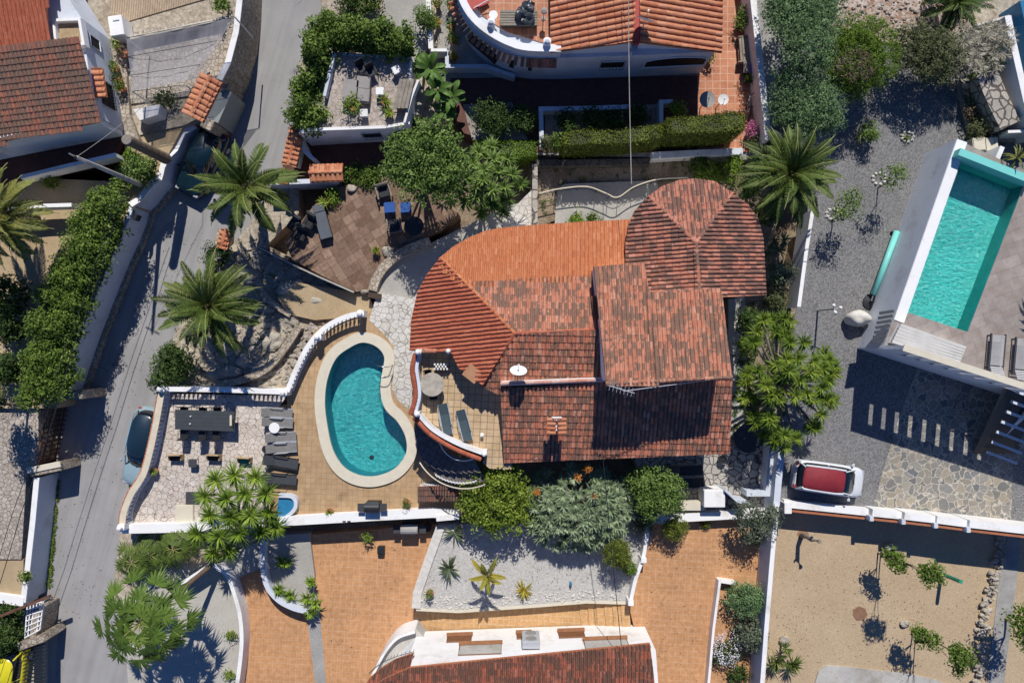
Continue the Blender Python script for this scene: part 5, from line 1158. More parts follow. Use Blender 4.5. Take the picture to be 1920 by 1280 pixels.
# far northeast: stone faced planter, white wall and second pool corner
wall('stone_wall', [(1850,135),(1868,180),(1895,235)], 1.0, 2.6, 1.2, 'bigstone', 'dark jointed stone retaining wall in the upper right corner')
wall('pool_surround', [(1890,30),(1900,80),(1925,190),(1960,250)], 1.0, 3.1, .35, 'white', 'white wall around the dark blue pool at the upper right edge')
wall('garden_wall', [(1890,247),(1990,243)], 1.0, 2.4, .15, 'white', 'thin white wall line near the right edge above the raised pool')
wall('garden_wall', [(1828,48),(1893,30)], 1.2, 2.2, .12, 'whiterock', 'thin pale stone edging below the bark pile in the upper right')
bp_ = MB().prism(XY([(1915,0),(2100,-20),(2100,200),(1955,180)], 3.0), 1.0, 2.9); obj('small_pool', bp_, M['lapis'], None, 'dark blue neighbouring pool cut by the upper right edge', 'pool')
pb_ = thing('planter_box', 'cream stone planter blocks beside the olive bush in the upper right', 'planter', P(1845, 272, 1.2))
for x in (1837, 1860): q = P(x, 270, 1.9); obj('block', MB().bev((q.x, q.y, 1.5), (.72, .75, .8), .04, rz=.1), M['cream'], pb_)
# rubble strip wall in the sandy lot
rs = [(1882,1000),(1874,1040),(1862,1085),(1850,1130),(1842,1180),(1836,1230),(1832,1290)]
rg2 = random.Random(4); mbk = MB()
for i in range(170):
    f = rg2.random()*(len(rs)-1); k = int(f); a = Vector(rs[k]).lerp(Vector(rs[k+1]), f-k); q = P(a.x+rg2.uniform(-9, 9), a.y, .15); r = rg2.uniform(.09, .19); mbk.rock((q.x, q.y, rg2.uniform(.05,.3)), (r, r*.8, r*.7), i, 7, 5)
obj('rubble_wall', mbk, M['rockm'], None, 'dry heap of small rubble stones running down beside the concrete path', 'wall', kind='stuff')
# windows and doors on the villa's side walls
def side_openings(pix, pl, i, k, specs):
    poly = [pl.ray(*q) for q in pix]; c = sum(poly, Vector())/len(poly); pts = [Vector((c.x+(p.x-c.x)*k, c.y+(p.y-c.y)*k)) for p in poly]; A, B = pts[i], pts[(i+1) % len(pts)]
    n = Vector((-(B-A).y, (B-A).x)); sd = 1 if n.dot((A+B)/2-c.xy) > 0 else -1
    for t0, t1, z0, z1, nm, arch in specs: opening(V, A, B, t0, t1, z0, z1, name=nm, mat='glassd', arch=arch, frame='bronze', side=sd, sill='terra' if nm == 'window' else None)
side_openings([(938,728),(1135,717),(1373,706),(1368,850),(945,868)], pS2, 3, .94, [(.08,.2,2.4,3.6,'window',False), (.34,.5,1.5,3.7,'door',True), (.64,.76,2.4,3.6,'window',False)])
side_openings([(938,728),(1135,717),(1373,706),(1368,850),(945,868)], pS2, 2, .94, [(.3,.6,2.4,3.6,'window',False)])
side_openings(ub, pU, 0, .975, [(.55,.75,6.3,7.0,'window',False)])
# ---------------- balustrades ----------------
def balustrade(name, pix, zb, label, capmat='creamcap', group='balustrades of the pool terrace', curve=0, step=.24, h=.85, pillars=(), tilecaps=False, capw=.26):
    pts = [P(a, b, zb+h) for a, b in pix]; pts = smoothline(pts, curve) if curve else pts; c = pts[len(pts)//2]
    t = thing(name, label, 'balustrade', (c.x, c.y, zb), group)
    obj('base', MB().strip(pts, .24, zb-.9, zb+.1), M['white'], t); obj('coping', MB().strip(pts, capw, zb+h-.08, zb+h), M[capmat], t)
    Ls = [0]
    for a, b in zip(pts[:-1], pts[1:]): Ls.append(Ls[-1]+(b-a).length)
    n = min(98, int(Ls[-1]/step)); me = None
    for i in range(n):
        s_ = (i+.5)/n*Ls[-1]; k = max(j for j in range(len(Ls)-1) if Ls[j] <= s_); p = pts[k].lerp(pts[k+1], (s_-Ls[k])/(Ls[k+1]-Ls[k]))
        if me is None:
            o = obj('baluster', MB().lathe((p.x, p.y, zb+.1), [(.055,0),(.055,.05),(.03,.09),(.075,.26),(.06,.38),(.03,.52),(.05,.6),(.05,h-.18)], 8), M['white'], t, smooth=True); me = o; p0 = p
        else: o = me.copy(); COL.objects.link(o); o.parent = t; o.location = me.location+Vector((p.x-p0.x, p.y-p0.y, 0))
    for (x, y) in pillars:
        q = P(x, y, zb+h+.05); m = MB().bev((q.x, q.y, zb+h/2-.1), (.36, .36, h+.4), .02); m.lathe((q.x, q.y, zb+h+.1), [(.22,0),(.22,.05),(.08,.09),(.15,.17),(.12,.27),(.01,.32)], 12); obj('pillar', m, M['white'], t)
    if tilecaps:
        off = [Vector((p.x-.22, p.y+.02, zb+h-.2)) for p in pts]; obj('tile_edge', ridgecaps(off, r=.1, L=.2, seed=8), R_NTH, t)
    return t
balustrade('balustrade', [(305,729),(420,731),(532,735)], DZ, 'straight north balustrade of the stone terrace above the dining table', pillars=((303,729),(532,736)), capmat='white')
balustrade('balustrade', [(538,734),(556,690),(580,645),(612,612),(650,593),(680,587)], DZ, 'curved balustrade sweeping along the northwest side of the pool', curve=5, pillars=((596,632),(676,588)), capmat='white')
balustrade('balustrade', [(303,733),(293,790),(280,850),(268,890),(246,925),(232,960),(229,985)], DZ, 'cream capped balustrade overhanging the road beside the parked dark car', curve=4, pillars=((228,988),), tilecaps=True, capw=.34)
wall('road_retaining_wall', [(306,738),(296,800),(284,855),(272,900),(250,930),(238,965),(234,990)], 0, DZ-.05, .25, 'white', 'white retaining wall under the cream capped balustrade at the roadside', zp=DZ)
# stone steps of the rock garden
sst = thing('garden_steps', 'stone steps with dark edges climbing beside the curved balustrade', 'steps', P(580, 660, .8))
for i in range(7):
    a = P(606-i*8, 622+i*17, 1.4-.1*i); obj('tread', MB().bev((a.x-.3, a.y, 1.3-.1*i), (1.35, .42, .14), .02, rz=math.radians(-35)), M['cobble'], sst)
# ---------------- furniture prototypes ----------------
def lounger(label, fab, frame, group, back=.55, rails=True):
    t = thing('sun_lounger', label, 'sun lounger', (0,0,0), group)
    obj('seat', MB().bev((.32, 0, .3), (1.3, .54, .035), .012), M[fab], t)
    obj('backrest', MB().bev((-.33-.33*math.cos(back), 0, .31+.33*math.sin(back)), (.7, .54, .035), .012, ry=back), M[fab], t)
    for s_ in (-1, 1):
        obj('side_rail', MB().tube([(-.95, s_*.3, .3), (.97, s_*.3, .3)], .03, 6), M[frame], t)
        for x in (-.8, .85): obj('leg', MB().tube([(x, s_*.3, .27), (x, s_*.3, 0)], .02, 6), M[frame], t)
        if rails: obj('armrest', MB().tube([(-.5, s_*.33, .27), (-.45, s_*.33, .5), (.35, s_*.33, .5), (.4, s_*.33, .27)], .028, 6), M[frame], t)
    return t
def put(root, x, y, z, deg, label=None, sc=None): q = P(x, y, z); place(root, (q.x, q.y, z), math.radians(deg), sc); return settag(root, label)
def putc(root, x, y, z, deg, label, sc=None): q = P(x, y, z); return dup(root, (q.x, q.y, z), math.radians(deg), label, sc=sc)
GL = 'sun loungers beside the pool'
l0 = lounger('', 'greyfab', 'alu', GL); put(l0, 523, 773, DZ, -4, 'grey sling lounger nearest the north balustrade', .88)
putc(l0, 524, 790, DZ, -4, 'grey sling lounger directly above the round white side table', .88)
putc(l0, 530, 818, DZ, 3, 'grey sling lounger just below the round white side table', .88)
putc(l0, 531, 838, DZ, 4, 'grey sling lounger beside the small round black table', .88)
l1 = lounger('', 'charcoal', 'black', GL); put(l1, 530, 864, DZ, -10, 'charcoal lounger, upper of the two dark ones left of the pool')
putc(l1, 527, 896, DZ, -5, 'charcoal lounger nearest the small blue corner basin')
l2 = lounger('', 'slate', 'alu', 'loungers on the balcony', back=.25); put(l2, 836, 785, TZ, -80, 'slate blue lounger on the balcony next to the round table', .85)
putc(l2, 871, 796, TZ, -76, 'slate blue lounger on the balcony nearest the roof', .85)
l3 = lounger('', 'black', 'wood', 'loungers in the shaded court', rails=True); put(l3, 1283, 880, 1.4, 2, 'black lounger in the shaded court closest to the villa roof')
putc(l3, 1285, 903, 1.4, 2, 'black lounger in the shaded court closest to the green tree')
def grille_lounger(label):
    t = thing('pool_lounger', label, 'sun lounger', (0,0,0), 'grey slatted loungers on the raised terrace'); g = basic_cache('grey_slat', (.42,.41,.4))
    for i in range(16): obj('slat', MB().box((.85-.1*i, 0, .34), (.075, .66, .03)), g, t)
    for i in range(6): obj('back_slat', MB().box((-.8-.085*i, 0, .36+.045*i), (.07, .66, .03), ry=.5), g, t)
    for s_ in (-1, 1):
        obj('side_frame', MB().bev((0, s_*.38, .3), (1.95, .07, .1), .01), M['charcoal'], t)
        for x in (-.85, .85): obj('leg', MB().bev((x, s_*.38, .14), (.08, .07, .28), .01), M['charcoal'], t)
    return t
g0 = grille_lounger(''); put(g0, 1862, 660, TP, 85, 'slatted grey lounger left of the pair near the slotted parapet'); putc(g0, 1908, 667, TP, 85, 'slatted grey lounger right of the pair, touching the picture edge')
# dining set
def chair(label, mat, frame, group):
    t = thing('garden_chair', label, 'chair', (0,0,0), group); obj('seat', MB().bev((0,0,.44), (.46,.46,.04), .015), M[mat], t)
    obj('backrest', MB().bev((0,.24,.7), (.46,.04,.46), .015, rx=-.15), M[mat], t)
    for sx in (-1,1):
        for sy in (-1,1): obj('leg', MB().tube([(sx*.2, sy*.2, .44), (sx*.22, sy*.23, 0)], .018, 6), M[frame], t)
        obj('armrest', MB().tube([(sx*.25, .22, .64), (sx*.25, -.2, .64), (sx*.24, -.2, .44)], .018, 6), M[frame], t)
    return t
dt = thing('dining_table', 'long dark grey slatted dining table on the stone terrace', 'table', P(385, 787, DZ))
c = P(384, 788, DZ+.75); 
for i in range(5): obj('board', MB().bev((c.x, c.y-.44+.22*i, DZ+.74), (3.3, .217, .04), .004, rz=-.035), basic_cache('slate_board', (.05,.058,.065)), dt)
for sx in (-1,1):
    for sy in (-1,1): obj('leg', MB().bev((c.x+sx*1.4, c.y+sy*.42, DZ+.36), (.09,.09,.72), .01), M['black'], dt)
c0 = chair('', 'black', 'black', 'dining chairs round the dark table'); put(c0, 352, 769, DZ, 0, 'black chair on the far side of the dark table, leftmost')
for x, y, a, lb in ((387,770,0,'black chair on the far side of the dark table, middle'), (414,770,0,'black chair on the far side of the dark table, rightmost'), (352,812,180,'black chair tucked on the near side of the dark table, leftmost'), (386,814,180,'black chair tucked on the near side of the dark table, middle'), (412,813,180,'black chair tucked on the near side of the dark table, rightmost'), (439,790,-90,'black chair with pale cushion at the right end of the dark table')): putc(c0, x, y, DZ, a, lb)
for i, (x, y) in enumerate(((358,780),(357,794))):
    q = P(x, y, DZ+.78); obj('cup', MB().lathe((q.x, q.y, DZ+.76), [(.035,0),(.05,.08),(.045,.085),(.03,.01)], 10), M['white'], None, 'small white cup on the dark table, '+('upper' if i == 0 else 'lower')+' one', 'cup', 'cups on the dining table')
q = P(437, 787, DZ+.5); obj('cushion', MB().bev((q.x, q.y, DZ+.82), (.12,.62,.08), .03), M['cream'], None, 'narrow cream cushion at the right end of the dark dining table', 'cushion')
def minichair(label, seatm, group='small wooden chairs'):
    t = thing('wooden_chair', label, 'chair', (0,0,0), group); obj('seat', MB().bev((0,-.05,.3), (.66,.3,.04), .01), M[seatm], t); obj('backrest', MB().bev((0,.14,.5), (.74,.06,.3), .01), M['lwood'], t)
    for s_ in (-1,1): obj('side_frame', MB().bev((s_*.34,-.02,.22), (.05,.32,.44), .01), M['lwood'], t)
    return t
k0 = minichair('', 'dwood'); put(k0, 334, 855, DZ, 0, 'small wooden chair left of the square dark stool'); putc(k0, 405, 855, DZ, -2, 'small wooden chair in the middle of the row of three')
k1 = minichair('', 'green'); put(k1, 462, 860, DZ, -3, 'small wooden chair with green seat at the right of the row')
def roundtable(name, label, x, y, z, r, h, topm, legm, cat='table', group=None):
    q = P(x, y, z+h); t = thing(name, label, cat, (q.x, q.y, z), group); obj('table_top', MB().lathe((q.x, q.y, z+h-.03), [(r*.97,0),(r,.015),(r*.97,.03)], 24), M[topm], t); obj('leg', MB().lathe((q.x, q.y, z), [(r*.5,0),(r*.45,.03),(.04,.06),(.035,h-.04)], 12), M[legm], t); return t
roundtable('side_table', 'round white side table between the grey loungers', 514, 802, DZ, .3, .5, 'white', 'alu')
roundtable('side_table', 'small round black side table with a glass beside the loungers', 498, 842, DZ, .22, .45, 'black', 'black')
st_ = thing('stool', 'square dark stool between two small wooden chairs', 'stool', P(361, 869, DZ)); q = P(361,868,DZ+.4); obj('seat', MB().bev((q.x,q.y,DZ+.4),(.46,.46,.06),.05), M['charcoal'], st_)
for sx in (-1,1):
    for sy in (-1,1): obj('leg', MB().tube([(q.x+sx*.17,q.y+sy*.17,DZ+.4),(q.x+sx*.17,q.y+sy*.17,DZ)], .02, 6), M['black'], st_)
def gasgrill(name, label, x, y, z, covered=False, s_=1.0):
    q = P(x, y, z+.8); t = thing(name, label, 'barbecue', (q.x, q.y, z))
    obj('cart', MB().bev((q.x,q.y,z+.4), (.8*s_,.5,.75), .02), M['black'], t); obj('lid', MB().tube([(q.x-.4*s_,q.y,z+.85),(q.x+.4*s_,q.y,z+.85)], .27, 14), M['black' if not covered else 'greyc'], t)
    for sx in (-1,1): obj('side_shelf', MB().bev((q.x+sx*.62*s_,q.y,z+.8), (.38,.45,.04), .01), M['charcoal'], t)
    obj('handle', MB().tube([(q.x-.3*s_,q.y+.28,z+.9),(q.x+.3*s_,q.y+.28,z+.9)], .018, 6), M['steel'], t); obj('trim', MB().tube([(q.x-.38*s_,q.y-.25,z+.8),(q.x-.38*s_,q.y+.24,z+.98),(q.x+.38*s_,q.y+.24,z+.98),(q.x+.38*s_,q.y-.25,z+.8)], .025, 6), M['steel'], t); return t
gasgrill('gas_grill', 'black gas grill with steel trim at the south edge of the pool deck', 698, 951, DZ)
gasgrill('gas_grill', 'covered grey and black barbecue against the white wall on the left orange drive', 768, 992, .3, True, 1.2)
# blue corner basin
bb = thing('foot_basin', 'small quarter round blue tiled basin at the corner of the pool deck', 'basin', P(535, 955, DZ))
bo = smoothline([P(512,986,2.0),P(545,962,2.0),P(553,945,2.0),P(545,932,2.0),P(520,930,2.0)], 5); obj('rim', MB().strip(bo, .2, DZ-.02, DZ+.35), M['white_shade'], bb); obj('water', MB().prism([tuple(p[:2]) for p in bo], DZ, DZ+.2), M['lapis'], bb)
for x, y, lb in ((362,933,'dark mat in the shade of the yucca, upper'), ): q = P(x,y,DZ); obj('doormat', MB().bev((q.x,q.y,DZ+.03),(.8,.7,.03),.01), M['charcoal'], None, 'dark square mat left of the big yucca on the stone terrace', 'mat')
q = P(348,965,DZ); obj('stone_slab', MB().bev((q.x,q.y,DZ+.1),(1.0,1.2,.18),.03), M['cream'], None, 'beige stone slab at the south end of the terrace beside the yucca', 'slab')
# balcony furniture
bt = roundtable('mosaic_table', 'round stone mosaic table on the balcony casting an oval shadow', 810, 721, TZ, .62, .74, 'rockm', 'dwood')
for x, y, a, lb in ((804,700,10,'dark metal chair on the far side of the balcony table'), (814,741,185,'dark metal chair on the near side of the balcony table')): putc(c0, x, y, TZ, a, lb, .8)['group'] = 'chairs on the balcony'
q = P(904,815,TZ); jl = obj('lantern', MB().lathe((q.x,q.y,TZ), [(.1,0),(.11,.03),(.08,.05),(.08,.25),(.1,.27),(.03,.34)], 8), M['white'], None, 'small white lantern standing alone on the balcony tiles', 'lantern')
# brown terrace furniture
def armchair(label, group, fm='wood', cm='black'):
    t = thing('armchair', label, 'armchair', (0,0,0), group); obj('cushion', MB().bev((0,-.03,.38), (.6,.6,.16), .04), M[cm], t); obj('back_cushion', MB().bev((0,.3,.58), (.6,.14,.4), .04, rx=-.15), M[cm], t)
    for s_ in (-1,1):
        obj('arm', MB().bev((s_*.37,0,.56), (.08,.78,.05), .01), M[fm], t)
        for y in (-.33,.33): obj('leg', MB().bev((s_*.37,y,.28), (.06,.06,.55), .01), M[fm], t)
    obj('back_rail', MB().bev((0,.41,.62), (.8,.06,.1), .01), M[fm], t); return t
a0 = armchair('', 'armchairs on the brown terrace'); put(a0, 722, 362, 1.4, 15, 'dark armchair with pale frame under the leafy tree'); putc(a0, 742, 425, 1.4, 190, 'dark armchair with pale frame beside the round black table')
q = P(733,392,1.4); t = thing('footstool', 'square stool with bright blue cushion in dappled shade', 'stool', (q.x,q.y,1.4)); obj('cushion', MB().bev((q.x,q.y,1.82), (.62,.62,.14), .04, rz=.1), M['blue'], t); obj('base', MB().bev((q.x,q.y,1.57), (.5,.5,.34), .02, rz=.1), M['dwood'], t)
q = P(763,392,1.4); t = thing('footstool', 'blue cushioned stool deeper in the tree shade', 'stool', (q.x,q.y,1.4)); obj('cushion', MB().bev((q.x,q.y,1.82), (.6,.6,.14), .04, rz=.1), M['blue'], t); obj('base', MB().bev((q.x,q.y,1.57), (.5,.5,.34), .02, rz=.1), M['dwood'], t)
roundtable('bistro_table', 'round black table in deep shade on the brown terrace', 776, 424, 1.4, .55, .74, 'black', 'black')
t = thing('massage_bench', 'long grey cushioned daybed on the brown terrace', 'daybed', P(605, 424, 1.4)); q = P(605,422,1.9); obj('mattress', MB().bev((q.x,q.y,1.82), (.66,1.55,.12), .03, rz=.27), M['greyc'] if False else basic_cache('grey_pad', (.1,.115,.135)), t); q2 = q+Vector((-.26,.93,0)); obj('head_cushion', MB().bev((q2.x,q2.y,1.84), (.62,.42,.14), .03, rz=.27), basic_cache('grey_pad', (.1,.115,.135)), t); obj('base', MB().bev((q.x-.05,q.y+.2,1.58), (.6,1.95,.36), .02, rz=.27), M['black'], t)
for i, (x, y, a, lb) in enumerate(((584,418,-30,'black covered swivel chair nearest the grey daybed'), (567,440,-20,'black reclining chair west of the grey daybed'), (556,422,-35,'black chair half under the palm fronds'))):
    t = thing('covered_chair', lb, 'chair', (0,0,0), 'black chairs on the brown terrace'); obj('seat', MB().bev((0,-.05,.4), (.62,.7,.18), .06), M['black'], t); obj('backrest', MB().bev((0,.36,.66), (.6,.16,.55), .06, rx=-.4), M['charcoal'], t); obj('base', MB().lathe((0,0,0), [(.28,0),(.28,.04),(.06,.08),(.05,.33)], 12), M['black'], t)
    put(t, x, y, 1.4, a)
wall('terrace_kerb', [(482,462),(540,492),(600,520),(664,548)], .7, 1.75, .14, 'dwood', 'long dark metal edged kerb on the southwest side of the brown terrace', cap=1, capmat='greyl', capw=-.06)
wall('stone_edging', [(806,452),(756,472),(722,498),(704,525),(698,545)], 1.1, 1.7, .5, 'stonewall', 'curved rubble stone edging between brown terrace and villa path', curve=4)
wall('step_wall', [(690,552),(714,556)], 1.2, 1.7, .3, 'dwood', 'short dark step wall where the villa path meets the white paving')
# north patio furniture
pz = 3.36
t = thing('garden_sofa', 'low grey slatted corner sofa table on the roof patio', 'sofa', P(668, 165, pz))
for i, (x, y, w_, h_) in enumerate(((657,171,.85,1.25),(681,155,.72,.66),(680,178,.72,.72))): q = P(x,y,pz+.5); obj('section', MB().bev((q.x,q.y,pz+.28),(w_,h_,.5),.03, rz=-.1), basic_cache('grey_wood', (.3,.275,.255)), t)
t = thing('bench_table', 'beige slatted bench table by the slanted white parapet', 'table', P(756, 178, pz)); q = P(757,176,pz+.7)
for i in range(4): obj('plank', MB().bev((q.x-.3+.2*i,q.y,pz+.7),(.18,1.6,.04),.01, rz=-.22), M['wood'], t)
for s_ in (-1,1): obj('leg', MB().bev((q.x+s_*.16,q.y+s_*.6,pz+.34),(.6,.08,.68),.01), M['wood'], t)
def whitestool(label, x, y, rz): q = P(x,y,pz+.45); t = thing('stool', label, 'stool', (q.x,q.y,pz), 'white stools on the roof patio'); obj('seat', MB().bev((q.x,q.y,pz+.44),(.42,.42,.06),.02, rz=rz), M['white'], t); obj('base', MB().bev((q.x,q.y,pz+.2),(.3,.3,.4),.02, rz=rz), M['alu'], t)
whitestool('white square stool tilted near the top of the roof patio', 743, 131, .5); whitestool('white square stool in the middle of the roof patio', 712, 171, 0); whitestool('white square stool behind the leafy pot at the parapet', 682, 212, .05)
for x, y, lb in ((700,140,'dark blue chair in the shade of the roof patio, right'),(682,133,'dark blue chair in the shade of the roof patio, left')): putc(c0, x, y, pz, 30, lb)['group'] = 'chairs on the roof patio'
# objects on the north villa
dk2 = thing('wooden_daybed', 'grey plank daybed platform on the curved villa terrace', 'daybed', P(973, 35, 4.6)); q = P(973,34,5.0)
for i in range(6): obj('plank', MB().bev((q.x,q.y-.33+.135*i,4.98),(1.95,.12,.05),.01), M['wood'], dk2)
obj('base', MB().bev((q.x,q.y,4.78),(1.8,.75,.34),.01), M['dwood'], dk2)
cv = MB(); rg3 = random.Random(2)
for i in range(5): q = P(983+rg3.uniform(-5,8), 10+i*6, 5.3); cv.rock((q.x,q.y,5.15), (.32,.3,.28), 40+i, 12, 8, .3)
obj('tarpaulin', cv, basic('black_tarp', (.045,.055,.065), .35, .3, 3), None, 'crumpled shiny black tarpaulin heaped on the plank daybed', 'tarpaulin')
roundtable('side_table', 'round white side table on the orange terrace beside the curved parapet', 925, 28, 4.6, .23, .6, 'white', 'alu')
q = P(1020,24,5.3); obj('terrace_lamp', MB().lathe((q.x,q.y,4.6), [(.12,0),(.12,.04),(.02,.08),(.02,.75),(.15,.8),(.15,.95),(.04,1.0)], 12), M['greyc'], None, 'grey globe lamp beside the thick orange tiles', 'lamp')
t = thing('deck_chair', 'white framed deck chair with red cover at the top of the curved terrace', 'chair', P(900, 8, 4.6)); q = P(893,5,4.9); obj('fabric', MB().bev((q.x,q.y,4.9),(1.3,.6,.05),.02, rz=.5, ry=.2), M['red'], t)
for s_ in (-1,1): obj('rail', MB().tube([(q.x-.7,q.y-.3+s_*.28,4.85),(q.x+.7,q.y+.35+s_*.28,5.1)], .025, 6), M['white'], t)
def dish(name, label, px, py, z, r, tilt_dir, mast, zg, col='white', tilt=.9):
    q = P(px, py, z); t = thing(name, label, 'satellite dish', (q.x, q.y, zg), 'satellite dishes'); N = 20; mb = MB(); d = Vector((tilt_dir[0]*math.sin(tilt), tilt_dir[1]*math.sin(tilt), math.cos(tilt))).normalized(); u = d.cross(Vector((0,0,1))).normalized(); v = u.cross(d)
    for j in range(5):
        for k in range(N): a = 2*math.pi*k/N; rr = r*(j+.02)/4; mb.v.append(tuple(q+(u*math.cos(a)+v*math.sin(a))*rr+d*(rr*rr*.35)))
    for j in range(4):
        for k in range(N): mb.f.append((j*N+k, j*N+(k+1)%N, (j+1)*N+(k+1)%N, (j+1)*N+k))
    obj('reflector', mb, M[col], t, smooth=True); obj('mast', MB().tube([q-d*.05, (q.x-d.x*.1, q.y-d.y*.1, zg)], .03, 7), M['alu'], t)
    f = q+d*r*.9; obj('feed_arm', MB().tube([q-v*r*.9, f], .012, 5), M['black'], t); obj('receiver', MB().lathe(f-Vector((0,0,.04)), [(.03,0),(.05,.03),(.05,.1),(.02,.12)], 8), M['white'], t)
dish('satellite_dish', 'white dish on a mast above the dark old tiles of the big villa', 972, 696, 7.0, .42, (.05,1), 1, 5.6, tilt=1.0)
dish('satellite_dish', 'white dish on the thick orange tile roof of the northern villa', 1210, 39, 7.0, .5, (.3,1), 1, 5.9, tilt=1.15)
dish('satellite_dish', 'large grey dish standing on the terracotta terrace behind the hedge', 1326, 187, 3.0, .43, (0,-.4), 1, 1.5, 'greyc', .35)
dish('satellite_dish', 'smaller pale dish on the terracotta terrace behind the hedge', 1356, 187, 2.9, .29, (0,-.4), 1, 1.5, 'white', .35)
# terracotta terrace things
t = thing('garden_bench', 'weathered plank bench against the white boundary wall', 'bench', P(1398, 90, 1.5)); q = P(1397,92,1.95)
for i in range(4): obj('seat_slat', MB().bev((q.x-.24+.15*i,q.y,1.95),(.13,1.35,.04),.01, rz=.08), M['wood'], t)
obj('backrest', MB().bev((q.x+.4,q.y,2.2),(.06,1.35,.45),.01, rz=.08), M['wood'], t)
for s_ in (-1,1): obj('side_frame', MB().bev((q.x,q.y+s_*.7,1.75),(.8,.08,.5),.01, rz=.08), M['wood'], t)
t = thing('side_table', 'small grey table with a purple cloth below the plank bench', 'table', P(1405, 128, 1.5)); q = P(1404,127,2.0); obj('table_top', MB().bev((q.x,q.y,2.0),(.6,.62,.05),.01), M['wood'], t); obj('leg', MB().bev((q.x,q.y,1.74),(.4,.45,.48),.01), M['dwood'], t); obj('cloth', MB().bev((q.x+.08,q.y,2.04),(.2,.4,.03),.01), basic_cache('purple', (.16,.12,.3)), t)
def bicycle(label, a, b, z):
    """a,b wheel centres px"""
    t = thing('bicycle', label, 'bicycle', P(*a, z)); A_ = P(*a, z+.33); B_ = P(*b, z+.33); d = (B_-A_).normalized(); n = Vector((-d.y, d.x, 0)); lean = Vector((n.x*.0, 0, 0))
    for c_ in (A_, B_):
        w = obj('wheel', MB().tube([c_+d*.33*math.cos(k*math.pi/10)+Vector((0,0,1))*.33*math.sin(k*math.pi/10)+n*.25*math.sin(k*math.pi/10) for k in range(21)], .025, 6, caps=False), M['rubber'], t)
        obj('spokes', MB().tube([c_-d*.3, c_+d*.3], .006, 4).tube([c_-Vector((0,0,.3)), c_+Vector((0,0,.3))+n*.2], .006, 4), M['steel'], w)
    s_ = A_.lerp(B_, .35)+Vector((0,0,.5))+n*.3; h = A_.lerp(B_, .85)+Vector((0,0,.6))+n*.35; pd = A_.lerp(B_, .45)
    obj('frame', MB().tube([A_, s_], .02, 6).tube([s_, h], .02, 6).tube([h, B_], .02, 6).tube([h, pd, s_], .02, 6).tube([pd, A_], .02, 6), M['alu'], t)
    obj('handlebar', MB().tube([h+n*.28+Vector((0,0,.1)), h+Vector((0,0,.1)), h-n*.28+Vector((0,0,.1))], .016, 6), M['black'], t); obj('saddle', MB().bev(s_+Vector((0,0,.08)), (.26,.14,.06), .02, rz=math.atan2(d.y, d.x)), M['black'], t)
bicycle('dark bicycle leaning by the boundary wall behind the hedge end', (1402,212), (1412,188), 1.5)
# --- utility pole, cables, lamps, antenna
up = thing('utility_pole', 'tall pale concrete utility pole leaning into view above the corner house garden', 'pole', P(262, 346, 2.6)); a, b = P(262,346,2.6), P(143,295,8.4)
obj('pole', MB().tube([a, b], [.15, .09], 10), M['greyl'], up); obj('crossarm', MB().tube([b+Vector((-.4,.2,-.1)), b+Vector((.4,-.2,-.1))], .04, 6), M['steel'], up); obj('insulator', MB().lathe(b, [(.05,0),(.07,.05),(.03,.15)], 8), M['dwood'], up)
def cable(label, pts, r=.018, mat='black'): 
    out = []
    for a, b in zip(pts[:-1], pts[1:]):
        for i in range(12): f = i/12; p = Vector(a).lerp(Vector(b), f); p.z -= .2*math.sin(math.pi*f); out.append(p)
    out.append(Vector(pts[-1])); return obj('cable', MB().tube(out, r, 5), M[mat], None, label, 'cable')
cable('thin cable crossing the northern villa roof and hedge to the turret', [P(1178,-60,7.6), P(1184,345,7.2)], .022, 'greyc')
cable('dark cable from the southern house up across the silver shrub to the villa roof', [P(1130,850,6.4), P(1165,1210,5.4)], .02)
cable('thin cable strung above the long hedge, the one nearer the road', [P(258,270,4.9), P(222,390,4.8), P(136,655,4.8), P(40,960,4.8), P(-70,1290,4.8)], .02, 'black')
cable('thin cable strung above the long hedge, the one farther from the road', [P(246,270,4.9), P(210,390,4.8), P(122,655,4.8), P(24,960,4.8), P(-90,1290,4.8)], .016, 'black')
cable('thin cable from the utility pole to the tiled gate', [b, P(300,170,6), P(318,130,5)], .012, 'greyc')
lp = thing('garden_lamp', 'white garden lamp post standing on the grey gravel drive', 'lamp', P(1533, 580, 1.0)); q = P(1533,582,1.0); obj('post', MB().tube([q, q+Vector((0,0,2.2))], .05, 8), M['greyc'], lp)
for a in range(3): e = q+Vector((math.cos(a*2.1+.2)*.22, math.sin(a*2.1+.2)*.22, 2.3)); obj('globe', MB().lathe(e, [(.02,0),(.09,.04),(.1,.1),(.06,.17),(.01,.19)], 10), M['white'], lp); obj('arm', MB().tube([q+Vector((0,0,2.15)), e], .02, 5), M['white'], lp)
an = thing('antenna', 'aluminium television antenna mast reaching over the dark shaded tiles', 'antenna', pU.ray(1160,716)); a = P(1170,733,8.6); obj('mast', MB().tube([pU.ray(1155,722)+Vector((0,0,-.4)), a], .03, 6), M['alu'], an); obj('boom', MB().tube([a+Vector((-.7,.25,0)), a+Vector((.5,-.1,0))], .02, 6), M['alu'], an)
for i in range(7): p = a+Vector((-.65+.17*i, .24-.05*i, 0)); obj('element', MB().tube([p+Vector((.05,.2,0)), p-Vector((.05,.2,0))], .01, 4), M['alu'], an)
ca_ = P(1330,712,8.0); obj('stay_pole', MB().tube([a, ca_], .022, 6), M['alu'], an)
